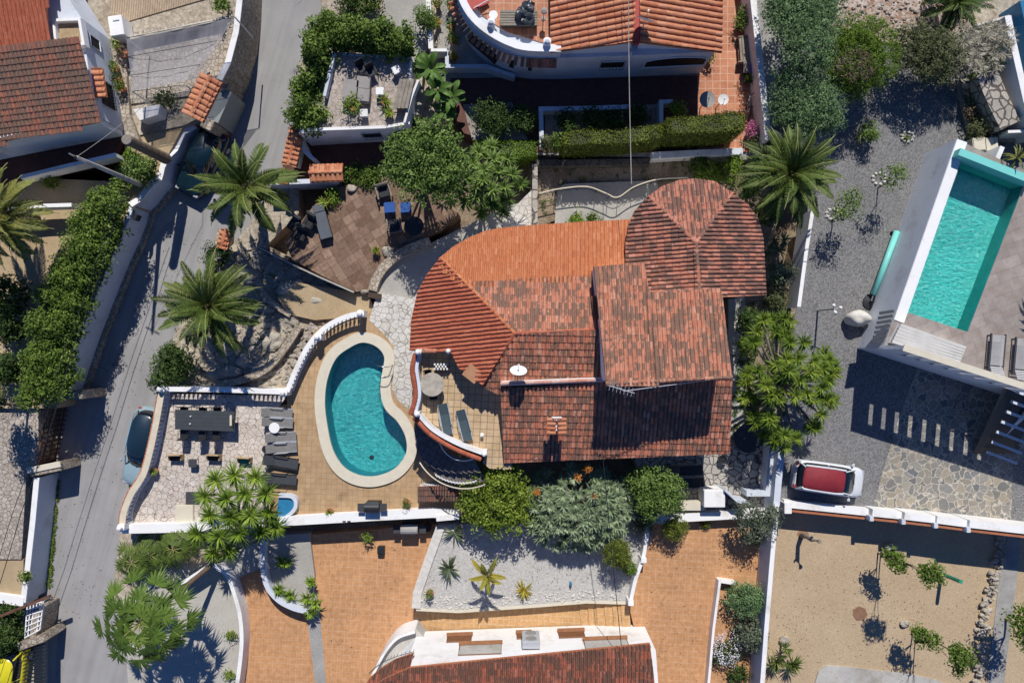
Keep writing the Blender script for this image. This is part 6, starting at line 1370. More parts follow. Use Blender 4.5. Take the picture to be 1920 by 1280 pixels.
# --- pool things on the right
rl_ = thing('pool_cover_roller', 'long turquoise rolled pool cover lying along the shade tinted white wall', 'pool cover', P(1660, 490, 1.0)); a, b = P(1682,434,1.3), P(1638,552,1.3); obj('rolled_cover', MB().tube([a, b], .17, 12), M['teal'], rl_, smooth=True); obj('axle', MB().tube([a+(a-b).normalized()*.3, b+(b-a).normalized()*.4], .04, 8), M['steel'], rl_)
for p in (a, b): obj('stand', MB().bev((p.x, p.y, 1.1), (.5,.08,.16), .02), M['black'], rl_)
q = P(1634,566,1.2); obj('parasol_base', MB().lathe((q.x,q.y,1.0), [(.42,0),(.42,.08),(.12,.14),(.05,.3),(.05,.5)], 16), M['black'], None, 'round black parasol base below the rolled pool cover', 'parasol base')
q = P(1605,598,1.5); t = obj('boulder', MB().rock((q.x+.1,q.y,1.45), (.72,.45,.65), 5, 18, 12, .12), M['whiterock'], None, 'large pale smooth boulder on the gravel beside the pool terrace', 'boulder', smooth=True)
for i, (x, y) in enumerate(((1622,590),(1626,602),(1620,611))): q = P(x,y,1.1); obj('stone', MB().rock((q.x,q.y,1.1), (.16,.13,.12), i+60), M['rockm'], None, ('small stone at the upper','small stone at the middle','small stone at the lower')[i]+' right of the pale boulder', 'stone', 'stones by the boulder')
# shed gate stuff, drain cover, hose etc
q = P(1340,1036,1.2); obj('drain_cover', MB().bev((q.x,q.y,1.21),(.32,.32,.02),.005), M['greyl'], None, 'small square pale drain cover in the right orange drive', 'drain cover')
q = P(716,1028,.3); obj('storage_cube', MB().bev((q.x,q.y,.52),(.4,.42,.42),.03), M['black'], None, 'small black cube box on the left orange drive', 'box')
q = P(803,985,.3); obj('round_stool', MB().lathe((q.x,q.y,.3), [(.2,0),(.24,.4),(.24,.5),(.2,.5),(.19,.42),(.01,.42)], 16), M['dwood'], None, 'round dark tub right of the covered barbecue', 'tub')
q = P(1070,1092,1.35); obj('garden_bottle', MB().lathe((q.x,q.y,1.34), [(.07,0),(.08,.25),(.03,.34),(.03,.4)], 10), M['lapis'], None, 'small blue bottle shaped ornament in the white gravel garden', 'ornament')
q = P(1210,598,1); 
a, b = P(1765,1075,0), P(1802,1090,2.0); obj('green_post', MB().tube([a, b], .11, 10), M['green'], None, 'leaning green plastic post beside the round citrus crown', 'post')
t = thing('tree_stump', 'bare cut trunk with stub branches standing on the sandy lot', 'stump', P(1503, 1003, 0)); a = P(1503,1003,0); obj('trunk', MB().tube([a, P(1510,1004,.9), P(1522,1011,1.7), P(1537,1015,2.2)], [.15,.12,.13,.12], 9), M['gtrunk'], t); obj('branch', MB().tube([P(1520,1010,1.6), P(1524,1004,2.2)], [.07,.05], 6), M['gtrunk'], t)
t = thing('bare_trunk', 'thick bare palm trunk leaning below the corner house', 'trunk', P(310, 297, 2.5)); a, b = P(312,298,2.4), P(238,262,5.9); obj('trunk', MB().tube([a.lerp(b, i/14)+Vector((0,0,.15*math.sin(i/14*3.14))) for i in range(15)], [.3*(1-.012*i)*(1+.06*(i % 2)) for i in range(15)], 12), M['trunk'], t); obj('cut_top', MB().lathe(b-Vector((0,0,.02)), [(.27,0),(.25,.08),(.01,.09)], 12), M['gtrunk'], t)
q = P(219,52,2.3); t = thing('storage_cabinet', 'white cabinet box at the corner of the net covered patio', 'cabinet', (q.x,q.y,2.1)); obj('cabinet', MB().bev((P(217,48,3.2).x,P(217,48,3.2).y,2.65), (.75,1.1,1.1), .03, rz=.15), M['white'], t); obj('handle', MB().bev((P(217,36,3.25).x,P(217,38,3.25).y,3.22), (.35,.06,.03), .01, rz=.15), M['alu'], t)
q = P(290,205,2.3); t = obj('planter_tub', MB().prism(XY([(250,205),(300,196),(296,215),(262,226)], 2.9), 2.0, 2.9), M['white'], None, 'white masonry planter below the shade net', 'planter')

# ---------------- rocks ----------------
def rocks(lst, z, group, what, zoff=.0, mat='rockm'):
    for i, (x, y, r, lb) in enumerate(lst): q = P(x, y, z); obj('rock', MB().rock((q.x,q.y,z+r*.25), (r, r*.8, r*.6), int(x+y)), M[mat], None, lb, 'rock', group, smooth=False)
rocks([(1666,1023,.3,'grey rock beside the tall citrus tree base'), (1694,1168,.28,'grey rock in the middle of the sandy lot'), (1469,1198,.3,'brown rock behind the small yucca on the sandy lot'), (1857,1112,.22,'blue grey rock on the rubble wall')], 0, 'rocks on the sandy lot', '')
rocks([(728,472,.35,'pale angular rock at the east edge of the brown terrace'), (660,354,.28,'round pale rock at the top of the brown terrace'), (684,547,.2,'small white rock at the south tip of the brown terrace')], 1.4, 'rocks round the brown terrace', '')
rg4 = random.Random(9); locs = [(420,655,'left of the leaning palm trunk'),(468,640,'below the middle date palm'),(500,610,'east of the middle date palm'),(540,545,'under the tan path edge'),(470,520,'near the terrace kerb'),(520,670,'beside the garden steps'),(490,695,'just above the north balustrade'),(430,700,'left end above the balustrade'),(560,530,'in the shade below the kerb'),(545,600,'next to the steps top'),(515,640,'between palm and steps'),(455,675,'in the middle of the rock garden'),(505,580,'right of the palm shadow'),(590,560,'on the tan ledge'),(400,705,'by the dark round shrub')]
for i, (x, y, l) in enumerate(locs): q = P(x, y, .8); r = rg4.uniform(.3,.75); obj('rock', MB().rock((q.x,q.y,.75+r*.1), (r, r*rg4.uniform(.6,.9), r*.45), i*5+3, 14, 9, .3), M['rockm'], None, 'limestone rock '+l, 'rock', 'rocks of the rock garden')
for (cx, cy, rr, z, lb) in ((1701,257,.28,1.0,'gravel'),(1561,402,.3,1.0,'gravel'),(1648,335,.32,1.0,'gravel')):
    c = P(cx, cy, z)
    for k in range(9): a = k*.7; obj('border_stone', MB().rock((c.x+math.cos(a)*rr*1.2, c.y+math.sin(a)*rr, z+.04), (.1,.09,.07), k+int(cx), 7, 5), M['whiterock'], None, 'white stone in the ring '+{1701:'around the lone low plant on the gravel',1561:'under the sparse tree near the slim white wall',1648:'at the foot of the small tree by the pool wall'}[cx], 'stone', 'ring stones %s' % {1701:'round the low plant',1561:'by the slim wall',1648:'by the pool wall'}[cx])
# small stones scattered over gravel beds, too many to count
def scatter(name, poly, z, n, r0, r1, mat, label, cat='pebbles', seed=1):
    rg5 = random.Random(seed); mb = MB(); xy = XY(poly, z); xs = [p[0] for p in xy]; ys = [p[1] for p in xy]
    for i in range(n*4):
        if len(mb.f) >= n*20: break
        x, y = rg5.uniform(min(xs), max(xs)), rg5.uniform(min(ys), max(ys))
        if inpoly(x, y, xy): r = rg5.uniform(r0, r1); mb.rock((x, y, z+r*.2), (r, r*.8, r*.6), i, 5, 4, .3)
    return obj(name, mb, M[mat], None, label, cat, None, 'stuff')
scatter('rubble', [(1560,-20),(1820,-20),(1826,25),(1780,80),(1560,70)], 1.15, 230, .04, .15, 'rockm', 'loose pale rubble on the red earth slope at the top', 'rubble', 3)
scatter('rubble', [(350,620),(400,500),(480,440),(560,500),(690,570),(600,610),(540,720),(320,720)], .75, 800, .04, .17, 'rockm', 'loose broken limestone scattered over the rock garden', 'rubble', 4)
scatter('pebbles', [(785,1110),(870,1120),(1000,1110),(1170,1105),(1170,1126),(1000,1132),(860,1142),(780,1140)], 1.33, 250, .03, .09, 'whiterock', 'white pebbles along the front of the gravel garden', 'pebbles', 5)
scatter('pebbles', [(1830,150),(1860,160),(1890,230),(1850,240)], 1.2, 100, .05, .14, 'whiterock', 'pale stones beside the stone retaining wall', 'pebbles', 6)
# ---------------- cars ----------------
def car(label, L, Wd, Hh, body_m, roof_m, glass_m, hood=.26, rear=.05, ws=.16, rs=.1, e_=3.2, rwid=.745, wag=False):
    t = thing('parked_car', label, 'car', (0,0,0)); w = Wd/2; st = [(-.5,.72,.62),(-.485,.88,.78),(-.44,.96,.84),(-.3,1.0,.86),(0,1.0,.86),(.25,1.0,.85),(.36,.985,.81),(.42,.94,.77),(.46,.85,.72),(.485,.72,.66),(.497,.56,.6),(.502,.36,.54)]
    zs = Hh*.62; vs = []; prof = [(.80,.12),(.95,.16),(1.0,.3),(1.0,.6),(.985,.8),(.93,.93),(.8,1.0),(.45,1.035)]
    rows = []
    for (fx, fw, fh) in st:
        r = []
        for a, b in prof: r.append((fx*L, a*fw*w, .18+(b)*(zs*fh/.86-.18)))
        full = r+[(x, -y, z) for x, y, z in reversed(r)]; rows.append(full)
    mb = MB(); n = len(rows[0])
    for r in rows: mb.v += r
    for i in range(len(rows)-1):
        for k in range(n-1): a = i*n+k; mb.f.append((a, a+n, a+n+1, a+1))
        mb.f.append((i*n+n-1, i*n+2*n-1, i*n+n, i*n))
    mb.f.append(tuple(range(n))); mb.f.append(tuple(reversed(range((len(rows)-1)*n, len(rows)*n))))
    bd = obj('body', mb, body_m, t); autosmooth(bd, 50)
    def sup(x0, x1, hw, z, k=28, e=e_):
        out = []
        for i in range(k): a = 2*math.pi*i/k; c, s_ = math.cos(a), math.sin(a); out.append(((x0+x1)/2+(x1-x0)/2*math.copysign(abs(c)**(2/e), c), hw*math.copysign(abs(s_)**(2/e), s_), z))
        return out
    xf0, xr0 = L*(.5-hood), -L*(.5-rear); xf1, xr1 = xf0-L*ws, xr0+L*(rs if not wag else .05)
    lv = [sup(xr0, xf0, w*.9, zs*.97), sup(xr0*.9+xr1*.1, xf0*.55+xf1*.45, w*.83, zs+(Hh-zs)*.55), sup(xr1, xf1, w*(rwid-.02), Hh-.05)]
    mb = MB(); k = 28
    for l in lv: mb.v += l
    for i in range(2):
        for j in range(k): a = i*k+j; b = i*k+(j+1) % k; mb.f.append((a, b, b+k, a+k))
    mb.f.append(tuple(range(2*k, 3*k))); g = obj('windows', mb, glass_m, t); autosmooth(g, 40)
    mb = MB(); r1 = sup(xr1-.02, xf1+.03, w*rwid, Hh-.06); r2 = sup(xr1+.04, xf1-.04, w*(rwid-.05), Hh); mb.v = r1+r2; mb.f = [(j, (j+1) % k, k+(j+1) % k, k+j) for j in range(k)]+[tuple(range(k, 2*k))]; autosmooth(obj('roof', mb, roof_m, t), 60)
    for s_ in (-1, 1):
        if roof_m is not body_m: obj('roof_rail', MB().tube([(xr1+.05, s_*w*(rwid+.0), Hh-.07), (0, s_*w*(rwid+.03), Hh-.05), (xf1, s_*w*(rwid+.0), Hh-.07)], .055, 6), body_m, t)
        obj('pillar', MB().tube([(xf0-.06, s_*w*.82, zs), (xf1, s_*w*.66, Hh-.06)], .035, 6), body_m, t); obj('pillar', MB().tube([(xr0+.1, s_*w*.82, zs), (xr1+.03, s_*w*.66, Hh-.06)], .05, 6), body_m, t); obj('pillar', MB().tube([(xr1*.15, s_*w*.9, zs), (xr1*.15, s_*w*.72, Hh-.07)], .03, 6), body_m, t)
        m = obj('mirror', MB().bev((xf0-.25, s_*(w+.1), zs+.06), (.14,.2,.13), .04), body_m, t); obj('headlight', MB().bev((L*.46, s_*w*.66, zs*.78), (.22,.3,.1), .04), M['alu'], t); obj('tail_light', MB().bev((-L*.475, s_*w*.72, zs*.86), (.14,.28,.16), .04), M['red'], t)
        for x in (-.31, .31): wh = obj('wheel', MB().tube([(x*L, s_*(w-.2), .31), (x*L, s_*(w+.005), .31)], .31, 18), M['rubber'], t); obj('rim', MB().tube([(x*L, s_*(w-.02), .31), (x*L, s_*(w+.015), .31)], .19, 12), M['alu'], wh)
    obj('wiper', MB().tube([(xf0-.02, -.1, zs+.03), (xf0-.25, .35, zs+.16)], .012, 4), M['black'], t)
    obj('bumper_grille', MB().bev((L*.497, 0, .42), (.06, Wd*.5, .18), .02), M['black'], t)
    return t
carw = paint('white_paint', (.72,.74,.76)); carb = paint('dark_blue_paint', (.012,.03,.05)); carl = paint('pale_blue_paint', (.3,.42,.47)); cart = paint('teal_paint', (.003,.018,.028)); cary = paint('yellow_paint', (.7,.62,.02)); redr = basic('red_fabric_roof', (.24,.02,.03), .7, .15, 6)
c1 = car('white hatchback with dark red fabric roof parked on the grey gravel', 3.95, 1.76, 1.42, carw, redr, M['glassd'], hood=.15, rear=.02, ws=.2, rs=.05, e_=5, rwid=.74); put(c1, 1544, 893, 1.0, -8)
c2 = car('pale blue car with black glass roof parked under the roadside balustrade', 4.6, 1.8, 1.6, carl, carb, M['glassd'], hood=.25, rear=.02, wag=True); put(c2, 283, 835, 0.0, 257)
c3 = car('dark teal hatchback parked in the palm shade beside the long white wall', 4.1, 1.75, 1.5, cart, cart, M['glasst'], hood=.26); put(c3, 388, 310, 0, 243)
c4 = car('bright yellow car behind the black sliding gate', 4.2, 1.8, 1.45, cary, cary, M['glassd'], hood=.26); put(c4, 30, 1262, .5, 262)
# ---------------- vegetation ----------------
GP = 'date palms'
palm('date_palm', 486, 372, .8, 465, 352, 5.2, 3.1, 'palm', 'tall date palm with feathery fronds over the dark teal car', 40, group=GP, dens=46)
palm('date_palm', 420, 590, .8, 396, 575, 4.6, 3.1, 'palm', 'date palm with upright fronds between the road and the rock garden', 54, group=GP, dens=46)
palm('date_palm', 1472, 350, 1.0, 1478, 328, 5.2, 3.1, 'palm', 'date palm overhanging the gravel drive next to the round turret', 54, group=GP, dens=46)
palm('date_palm', 25, 430, 2.7, -8, 408, 6.0, 3.0, 'palmy', 'yellowish date palm cut by the left edge of the picture', 50, group=GP, dens=44)
palm('young_palm', 1780, 22, 1.2, 1790, 8, 2.4, 2.1, 'dark', 'dark green spiky palm beside the rubble slope at the top', 44, group=GP, dens=34, leaflet=.5, w=.05)
palm('small_palm', 1898, 300, TP-1, 1905, 295, TP+.6, .75, 'palmy', 'little palm in a dark pot north of the raised pool', 20, leaflet=.3, dens=20, r0=.07)
palm('terrace_palm', 1975, 480, TP, 2060, 462, TP+3.4, 1.6, 'palm', 'palm just outside the right edge shading the grey pool terrace', 26, leaflet=.5, dens=26, r0=.1)
palm('golden_palm', 912, 1098, 1.32, 913, 1078, 3.0, 1.35, 'gold', 'young golden green palm in the white gravel garden', 9, leaflet=.55, w=.05, r0=.07, curve=1.0, elmin=.3, dens=34)
fanpalm('fan_palm', 420, 1040, .5, 262, 1168, 5.4, 2.5, 'fan', 'large fan palm with a long leaning trunk and broad glossy fans overhanging the road', 44, .95, seed=4, group='fan palms')
for i, (x, y, z, r_, lb) in enumerate(((282,1040,1.5,.8,'bushy low fan palm below the cream balustrade'), (325,1030,2.0,.75,'low fan palm beside the leaning yucca trunk'), (248,1055,1.3,.7,'small fan palm clump at the road edge'))): fanpalm('fan_palm', x, y+4, .5, x, y, z+.3*i, r_*1.35, 'palm', lb, 14, .72, seed=10+i, group='fan palms', r0=.1, fw=.06, nseg=21)
# multi-headed trees
headtree('yucca_tree', 455, 985, .6, [(x, y, z) for x, y, z in ((385,930,3.6),(405,900,4.2),(440,890,4.6),(480,895,4.2),(425,935,5.0),(460,925,5.2),(500,925,4.4),(505,960,4.0),(470,965,5.0),(432,970,4.8),(395,965,4.0),(372,1000,3.4),(412,1005,4.2),(450,1000,4.4),(490,995,3.8),(515,985,3.4),(430,1030,3.2),(400,1035,3.0))], 'yucca', 'big many headed yucca tree overhanging the stone terrace', .8, 96, .055, group='yucca and dracaena trees', r0=.16)
if 0: t_ = thing('leaning_trunk', 'long slender palm trunk leaning across the low white wall', 'trunk')
rq = random.Random(5); hd = []
for i in range(50):
    a = rq.uniform(0, 6.28); r = rq.random()**.5; hd.append((1472+math.cos(a)*r*88+ (8 if i % 3 else -4), 712+math.sin(a)*r*118, 4.2+2.2*(1-r*r)+rq.uniform(-.3,.3)))
for (x_, y_) in ((1400,700),(1408,745),(1418,780),(1432,812),(1450,828),(1470,838),(1412,640),(1430,600)): hd.append((x_, y_, 4.3))
headtree('dracaena_tree', 1448, 712, .95, hd, 'dracy', 'wide yellow green dracaena tree between the villa and the gravel drive', .6, 62, .06, group='yucca and dracaena trees', r0=.2)
headtree('dracaena', 1455, 470, .95, [(1450,455,2.6),(1462,470,2.4),(1440,475,2.2),(1470,450,2.7),(1465,500,2.0),(1450,520,2.2)], 'olive', 'dark spiky dracaena clump beside the slim white wall', .55, 44, .05, group='yucca and dracaena trees')
headtree('oleander_tree', 905, 352, 1.3, [(905+math.cos(i*2.4)*(i**.5)*15.5, 338+math.sin(i*2.4)*(i**.5)*13.5, 4.9-.08*i) for i in range(26)], 'olean', 'pointed leaf oleander tree with star shaped leaf heads north of the villa', .62, 60, .07, group='yucca and dracaena trees', r0=.14, trunkmat='trunk')
rq = random.Random(8); hd = []
for i in range(135):
    a = rq.uniform(0, 6.28); r = rq.random()**.5; hd.append((1083+math.cos(a)*r*103, 950+math.sin(a)*r*80-((a > 0)*0), 2.1+1.7*(1-r*r)**.7+rq.uniform(-.1,.1)))
headtree('silver_shrub', 1083, 955, 1.2, hd, 'silver', 'huge domed silver green aloe shrub with orange blooms below the villa', .5, 40, .065, cat='shrub', r0=.2, extra=[(1103,878,4.0,.22),(1084,895,4.1,.18),(1007,922,3.4,.19),(1116,930,4.2,.12)], tmin=.0, droop=.2)
# spiky garden plants
AG = 'spiky rosette plants'
swordplant('agave', 842, 1066, 1.33, .78, 34, .1, 'agave', 'dark green agave rosette in the middle of the white gravel', AG, .0, 1.0, .05)
swordplant('agave', 852, 998, 1.33, .85, 24, .1, 'agave', 'shaded dark agave rosette near the white wall end', AG, .05, .8, .05)
swordplant('yucca', 982, 1105, 1.33, .62, 44, .06, 'gold', 'small yellow striped yucca on the front edge of the gravel garden', AG, .0, 1.3, .15)
swordplant('yucca', 1455, 1238, .0, .8, 60, .07, 'palm', 'variegated yucca at the left edge of the sandy lot, left head', AG, .1, 1.4, .2, hz=.6)
swordplant('yucca', 1485, 1245, .0, .78, 60, .07, 'palm', 'variegated yucca at the left edge of the sandy lot, right head', AG, .1, 1.4, .2, hz=.6)
swordplant('yucca', 1473, 1215, .0, .5, 40, .06, 'palm', 'variegated yucca at the left edge of the sandy lot, small upper head', AG, .1, 1.4, .2, hz=.7)
for i, (x, y, r_, lb) in enumerate(((528,1052,.5,'dark rosette plant in the shade of the curved planter'), (538,1055,.4,'glossy rosette beside the shaded planter stones'), (522,1105,.5,'rosette plant at the bend of the curved planter wall'), (545,1115,.5,'rosette plant between bend and pale path'), (583,1090,.42,'bright rosette standing on the pale path edge'), (575,1120,.6,'big bright rosette at the tip of the curved planter'), (592,1130,.55,'bright rosette overhanging the orange drive'), (582,1148,.5,'lowest bright rosette at the planter tip'))): swordplant('rosette_plant', x, y, .6, r_, 44, .075, 'yucca', lb, 'rosette plants of the curved planter', .0, 1.4, .25, hz=.45)
# leafy trees and hedges
HG = 'hedge shrubs along the road wall'
HL = ['topmost', 'second', 'third', 'fourth', 'fifth', 'sixth', 'seventh', 'eighth', 'ninth', 'tenth', 'lowest']
for i in range(11):
    f = i/10; x = 196-108*f-10*math.sin(f*3); y = 396+322*f; shrub('hedge_shrub', x, y, wz, 1.75-.35*f if i else 1.35, 2.5, 'hedge', HL[i]+' shrub of the dense hedge strip behind the long road wall, counted from the north', group=HG, leaf=.15, dens=80, clump=.3, n=5, ry=1.35)
shrub('round_bush', 95, 338, wz, .62, 1.0, 'moss', 'clipped round green bush on the garden terrace', leaf=.08, dens=240, clump=.16)
for x, y, r_, h_, m_, lb in ((262,318,1.0,1.4,'olean','mixed leafy shrub below the utility pole'), (232,338,.7,1.0,'hedge','lower leafy shrub left of the utility pole foot'), (250,295,.5,.8,'yucca','small bright shrub beside the bare palm trunk'), (12,555,1.4,2.4,'dark','dark shaded shrub under the left palm'), (8,690,1.1,2.2,'dark','dark evergreen shrub at the left edge above the stone yard'), (20,620,.9,1.8,'dark','small dark shrub beside the sandy track'), (50,1080,.35,.6,'hedge','small round shrub beside the lower white wall')): shrub('garden_shrub', x, y, wz if y < 1000 else 2.15, r_, h_, m_, lb, group='garden shrubs on the west plots', leaf=.14, n=3)
tree('slender_tree', 40, 756, 2.2, [(-22,742,5.2,.9,1.3),(-14,750,4.2,.8,.9)], 'olive', 'slender tree at the left edge casting a long crown shadow on the stone yard', r0=.08, leaf=.16)
for x, y, r_, h_, lb in ((12,1150,1.0,2.0,'dark conifer hedge block above the yellow car'), (22,1190,.9,2.2,'dark conifer beside the white lattice'), (5,1205,.9,2.2,'dark conifer at the left edge above the yellow car')): shrub('conifer', x, y, .5, r_, h_, 'dark', lb, group='conifers by the lattice gate', leaf=.13, n=3)
# ivy hedge round the patio
IV = 'ivy shrubs around the roof patio'
for x, y, r_, h_, lb in ((612,62,1.0,3.6,'ivy shrub at the road corner north of the patio'), (605,110,1.0,4.1,'ivy shrub on the road side, second from the top'), (592,155,1.0,3.4,'ivy shrub on the road side, third from the top'), (580,195,1.1,3.2,'bright ivy shrub on the road side, fourth from the top'), (572,228,.95,2.8,'lowest ivy shrub hanging above the white wall'), (600,232,.7,3.0,'dark ivy shrub tucked at the patio corner'), (650,72,1.0,4.1,'ivy shrub left of centre on the north patio edge'), (690,80,1.0,4.1,'bright ivy shrub at the centre of the north patio edge'), (725,86,.85,4.0,'ivy shrub right of centre on the north patio edge'), (752,90,.75,3.9,'ivy shrub at the east end of the north patio edge')): shrub('ivy_shrub', x, y, 1.2, r_, h_, 'hedge', lb, group=IV, leaf=.17, dens=70, clump=.3, n=4)
tree('leafy_tree', 800, 312, 1.1, [(770,298,5.6,1.4,.9),(808,280,6.0,1.5,1.0),(840,310,5.8,1.2,.9),(790,335,5.6,1.4,.9),(828,335,5.8,1.1,.9),(748,318,4.8,.8,.7)], 'olean', 'full round leafy tree between the brown terrace and the north garden', r0=.16, leaf=.15, dens=100)
for x, y, r_, h_, m_, lb in ((752,252,.9,1.6,'olive','olive green bush east of the barred window'), (785,250,1.0,1.5,'dark','dark bush between window and big leafy tree'), (620,372,.55,.9,'yucca','bright shrub at the north edge of the brown terrace'), (695,330,.9,.9,'hedge','trailing green shrub above the round pale rock'), (668,325,.7,.8,'hedge','small hedge along the red courtyard'), (640,330,.5,.7,'dark','shaded small shrub by the courtyard wall'), (1080,412,.6,.5,'yucca','low green plant against the orange roof edge'), (1112,412,.5,.4,'hedge','tiny ground plant at the orange roof edge'), (1330,318,.9,.8,'yucca','bright leafy plant north of the turret'), (1365,322,.9,1.0,'yucca','larger bright leafy plant beside the turret palm'), (1310,305,.7,.8,'dark','dark plant under the white retaining wall'), (1420,265,.7,1.3,'olive','leafy shrub at the south end of the terracotta terrace')): shrub('garden_shrub', x, y, 1.1, r_, h_, m_, lb, group='small shrubs round the northern gardens', n=2, leaf=.12)
def hedgebox(name, pix, z0, z1, mat, label, dens=520, leaf=.08):
    xy = XY(pix, z1); c = sum((Vector(p) for p in xy), Vector((0,0)))/len(xy); t = thing(name, label, 'hedge', (c.x, c.y, z0), 'clipped hedges'); obj('inner_stems', MB().prism([tuple(c.lerp(Vector(p), .88)) for p in xy], z0, z1-.12), basic_cache('hedge_twigs', (.04,.055,.015)), t)
    xs = [p[0] for p in xy]; ys = [p[1] for p in xy]; rng = np.random.default_rng(int(pix[0][0])); A = (max(xs)-min(xs))*(max(ys)-min(ys)); N = int(A*dens); X = rng.uniform(min(xs), max(xs), N); Y = rng.uniform(min(ys), max(ys), N); k = np.array([inpoly(a, b, xy) for a, b in zip(X, Y)]); X = X[k]; Y = Y[k]
    Z = z1-.06+.07*np.sin(X*3.1)*np.sin(Y*4.3)+rng.normal(0, .05, len(X)); pts = np.stack([X, Y, Z], 1); nn = unit(rng.normal(size=pts.shape)*.5+np.array([0,0,1.])); lm = LM(); lm.leaves(pts, nn, leaf*rng.uniform(.8,1.5,len(X)), leaf*.7, np.clip(.45+.25*np.sin(X*2.2+Y*1.3)*np.sin(X*5.1)+rng.normal(0,.13,len(X)), 0, 1), rng)
    n = len(xy)
    for i in range(n):
        a, b = Vector(xy[i]), Vector(xy[(i+1) % n]); L_ = (b-a).length; N = int(L_*(z1-z0)*dens*.8); f = rng.uniform(0, 1, N); zz = rng.uniform(z0, z1, N); d = (b-a)/L_; no = np.array([d.y, -d.x, 0]); mid = (a+b)/2-c
        if no[0]*mid.x+no[1]*mid.y < 0: no = -no
        p = np.stack([a.x+(b.x-a.x)*f, a.y+(b.y-a.y)*f, zz], 1)+no*rng.normal(0, .06, (N, 1)); lm.leaves(p, unit(rng.normal(size=(N, 3))*.5+no), leaf*1.2, leaf*.8, np.clip(rng.normal(.42,.14,N), 0, 1), rng)
    lm.build('leaves', G[mat], t); return t
hedgebox('clipped_hedge', [(1058,248),(1100,243),(1160,246),(1246,231),(1248,258),(1180,268),(1110,270),(1056,272)], .9, 3.9, 'topi', 'long clipped box hedge west of the taller hedge block')
hedgebox('clipped_hedge', [(1250,222),(1330,216),(1370,208),(1398,214),(1396,243),(1340,248),(1252,250)], .9, 4.3, 'topi', 'tall clipped box hedge block behind the satellite dishes')
for x, y, r_, h_, m_, lb in ((1028,272,.45,1.8,'olive','loose shrub at the west end of the long clipped hedge'), (1044,268,.45,1.9,'hedge','leafy shrub between the planter corner and the clipped hedge'), (1270,205,.45,1.6,'lime','lime green shrub beside the shade tinted planter wall'), (1062,225,.75,1.3,'dark','shaded dark shrub in the left planter'), (1110,222,.85,1.4,'dark','shaded dark shrub in the middle of the planter'), (1150,225,.8,1.3,'dark','dark shrub right of the middle in the planter'), (1195,215,.8,1.3,'dark','dark shrub with pale tips near the cable'), (925,220,1.4,2.0,'dark','large dark shrub in the courtyard shadow'), (975,225,.8,1.6,'dark','dark shrub at the south side of the courtyard'), (985,222,.7,1.5,'dark','dark shrub left of the shade tinted planter corner')): shrub('courtyard_shrub', x, y, 1.5, r_, h_, m_, lb, group='shrubs in the shaded courtyard', n=2, leaf=.12)
for i, (x, y, h_, r_, lb) in enumerate(((812,148,2.6,1.4,'tall banana plant at the corner of the roof patio'), (825,185,2.4,1.3,'banana plant with pale wide leaves south of the patio corner'), (850,195,2.0,1.4,'banana plant reaching over the shaded courtyard'), (795,140,2.0,1.1,'smaller banana plant beside the patio parapet'), (838,220,1.6,1.1,'lowest banana plant near the moss lawn'))): banana('banana_plant', x, y, 1.3, h_, r_*.72, lb, 14, 'banana plants', seed=i+3)
PB = 'potted plants by the northern villa'
for x, y, lm_, lb in ((820,8,'hedge','potted plant at the top of the walled strip'), (820,42,'gold','yellowish grass in a clay pot in the walled strip'), (846,12,'yucca','bright potted plant in the outer row, top'), (847,52,'hedge','potted plant in the outer row, middle'), (850,76,'yucca','small potted plant in the outer row, lower'), (851,106,'gold','pale leaved potted plant by the white wall bend'), (1328,110,'olean','potted plant on the corner of the white villa')): pot('potted_plant', x, y, 1.45, .2, .35, 'terra', lm_, lb, kind='leaf' if lm_ != 'gold' else 'sword', group=PB, pr=.38)
for x, y, lm_, lb, z_ in ((1388,45,'hedge','leafy potted bush above the plank bench',1.5), (1392,28,'olean','upper potted bush near the top of the terracotta terrace',1.5), (1405,148,'yucca','bright rosette in a dark pot below the small grey table',1.5), (1408,245,'pink','pink flowering pot plant beside the bicycle',1.5)): pot('potted_plant', x, y, z_, .22, .4, 'dwood', lm_, lb, kind='leaf' if lm_ not in ('yucca',) else 'sword', group='potted plants on the terracotta terrace', pr=.5)
for x, y, z_, lm_, lb, kd, pr_ in ((660,200,pz,'lime','yellow green plant in a brown box on the roof patio parapet','leaf',.6), (722,190,pz,'lime','bright rosette pot in the middle of the roof patio','sword',.6), (730,212,pz,'yucca','second rosette pot near the parapet of the roof patio','sword',.5), (608,380,1.4,'yucca','bright fern like pot plant by the grey daybed','sword',.5), (705,470,1.4,'yucca','tiny bright green pot plant alone on the brown tiles','sword',.35), (288,884,DZ,'olean','clay pot with trailing plant against the cream balustrade','sword',.3), (618,960,DZ,'hedge','clay pot with a small green plant at the deck edge, left','sword',.3), (762,942,DZ,'olean','clay pot with a green plant at the deck edge, right of the grill','leaf',.25), (690,1005,.3,'lime','round grey pot with a bright plant on the left orange drive','leaf',.4), (806,1112,1.33,'olean','succulent among clay pots in the white gravel garden','leaf',.28)): pot('potted_plant', x, y, z_, .2, .35, 'terra' if x != 690 else 'greyc', lm_, lb, kind=kd, group='single potted plants', pr=pr_)
for i, (x, y, lb) in enumerate(((222,88,'bright leafy pot by the narrow stone path, uppermost'),(232,100,'red tinged pot by the narrow stone path'),(216,128,'green pot by the narrow stone path, third'),(222,150,'dark leafy pot by the narrow stone path, fourth'),(228,165,'dark leafy pot by the narrow stone path, lowest'))): pot('potted_plant', x, y, 2.3, .2, .3, 'terra', ('yucca','brownl','hedge','dark','hedge')[i], lb, kind='leaf', group='pots along the narrow stone path', pr=.35)
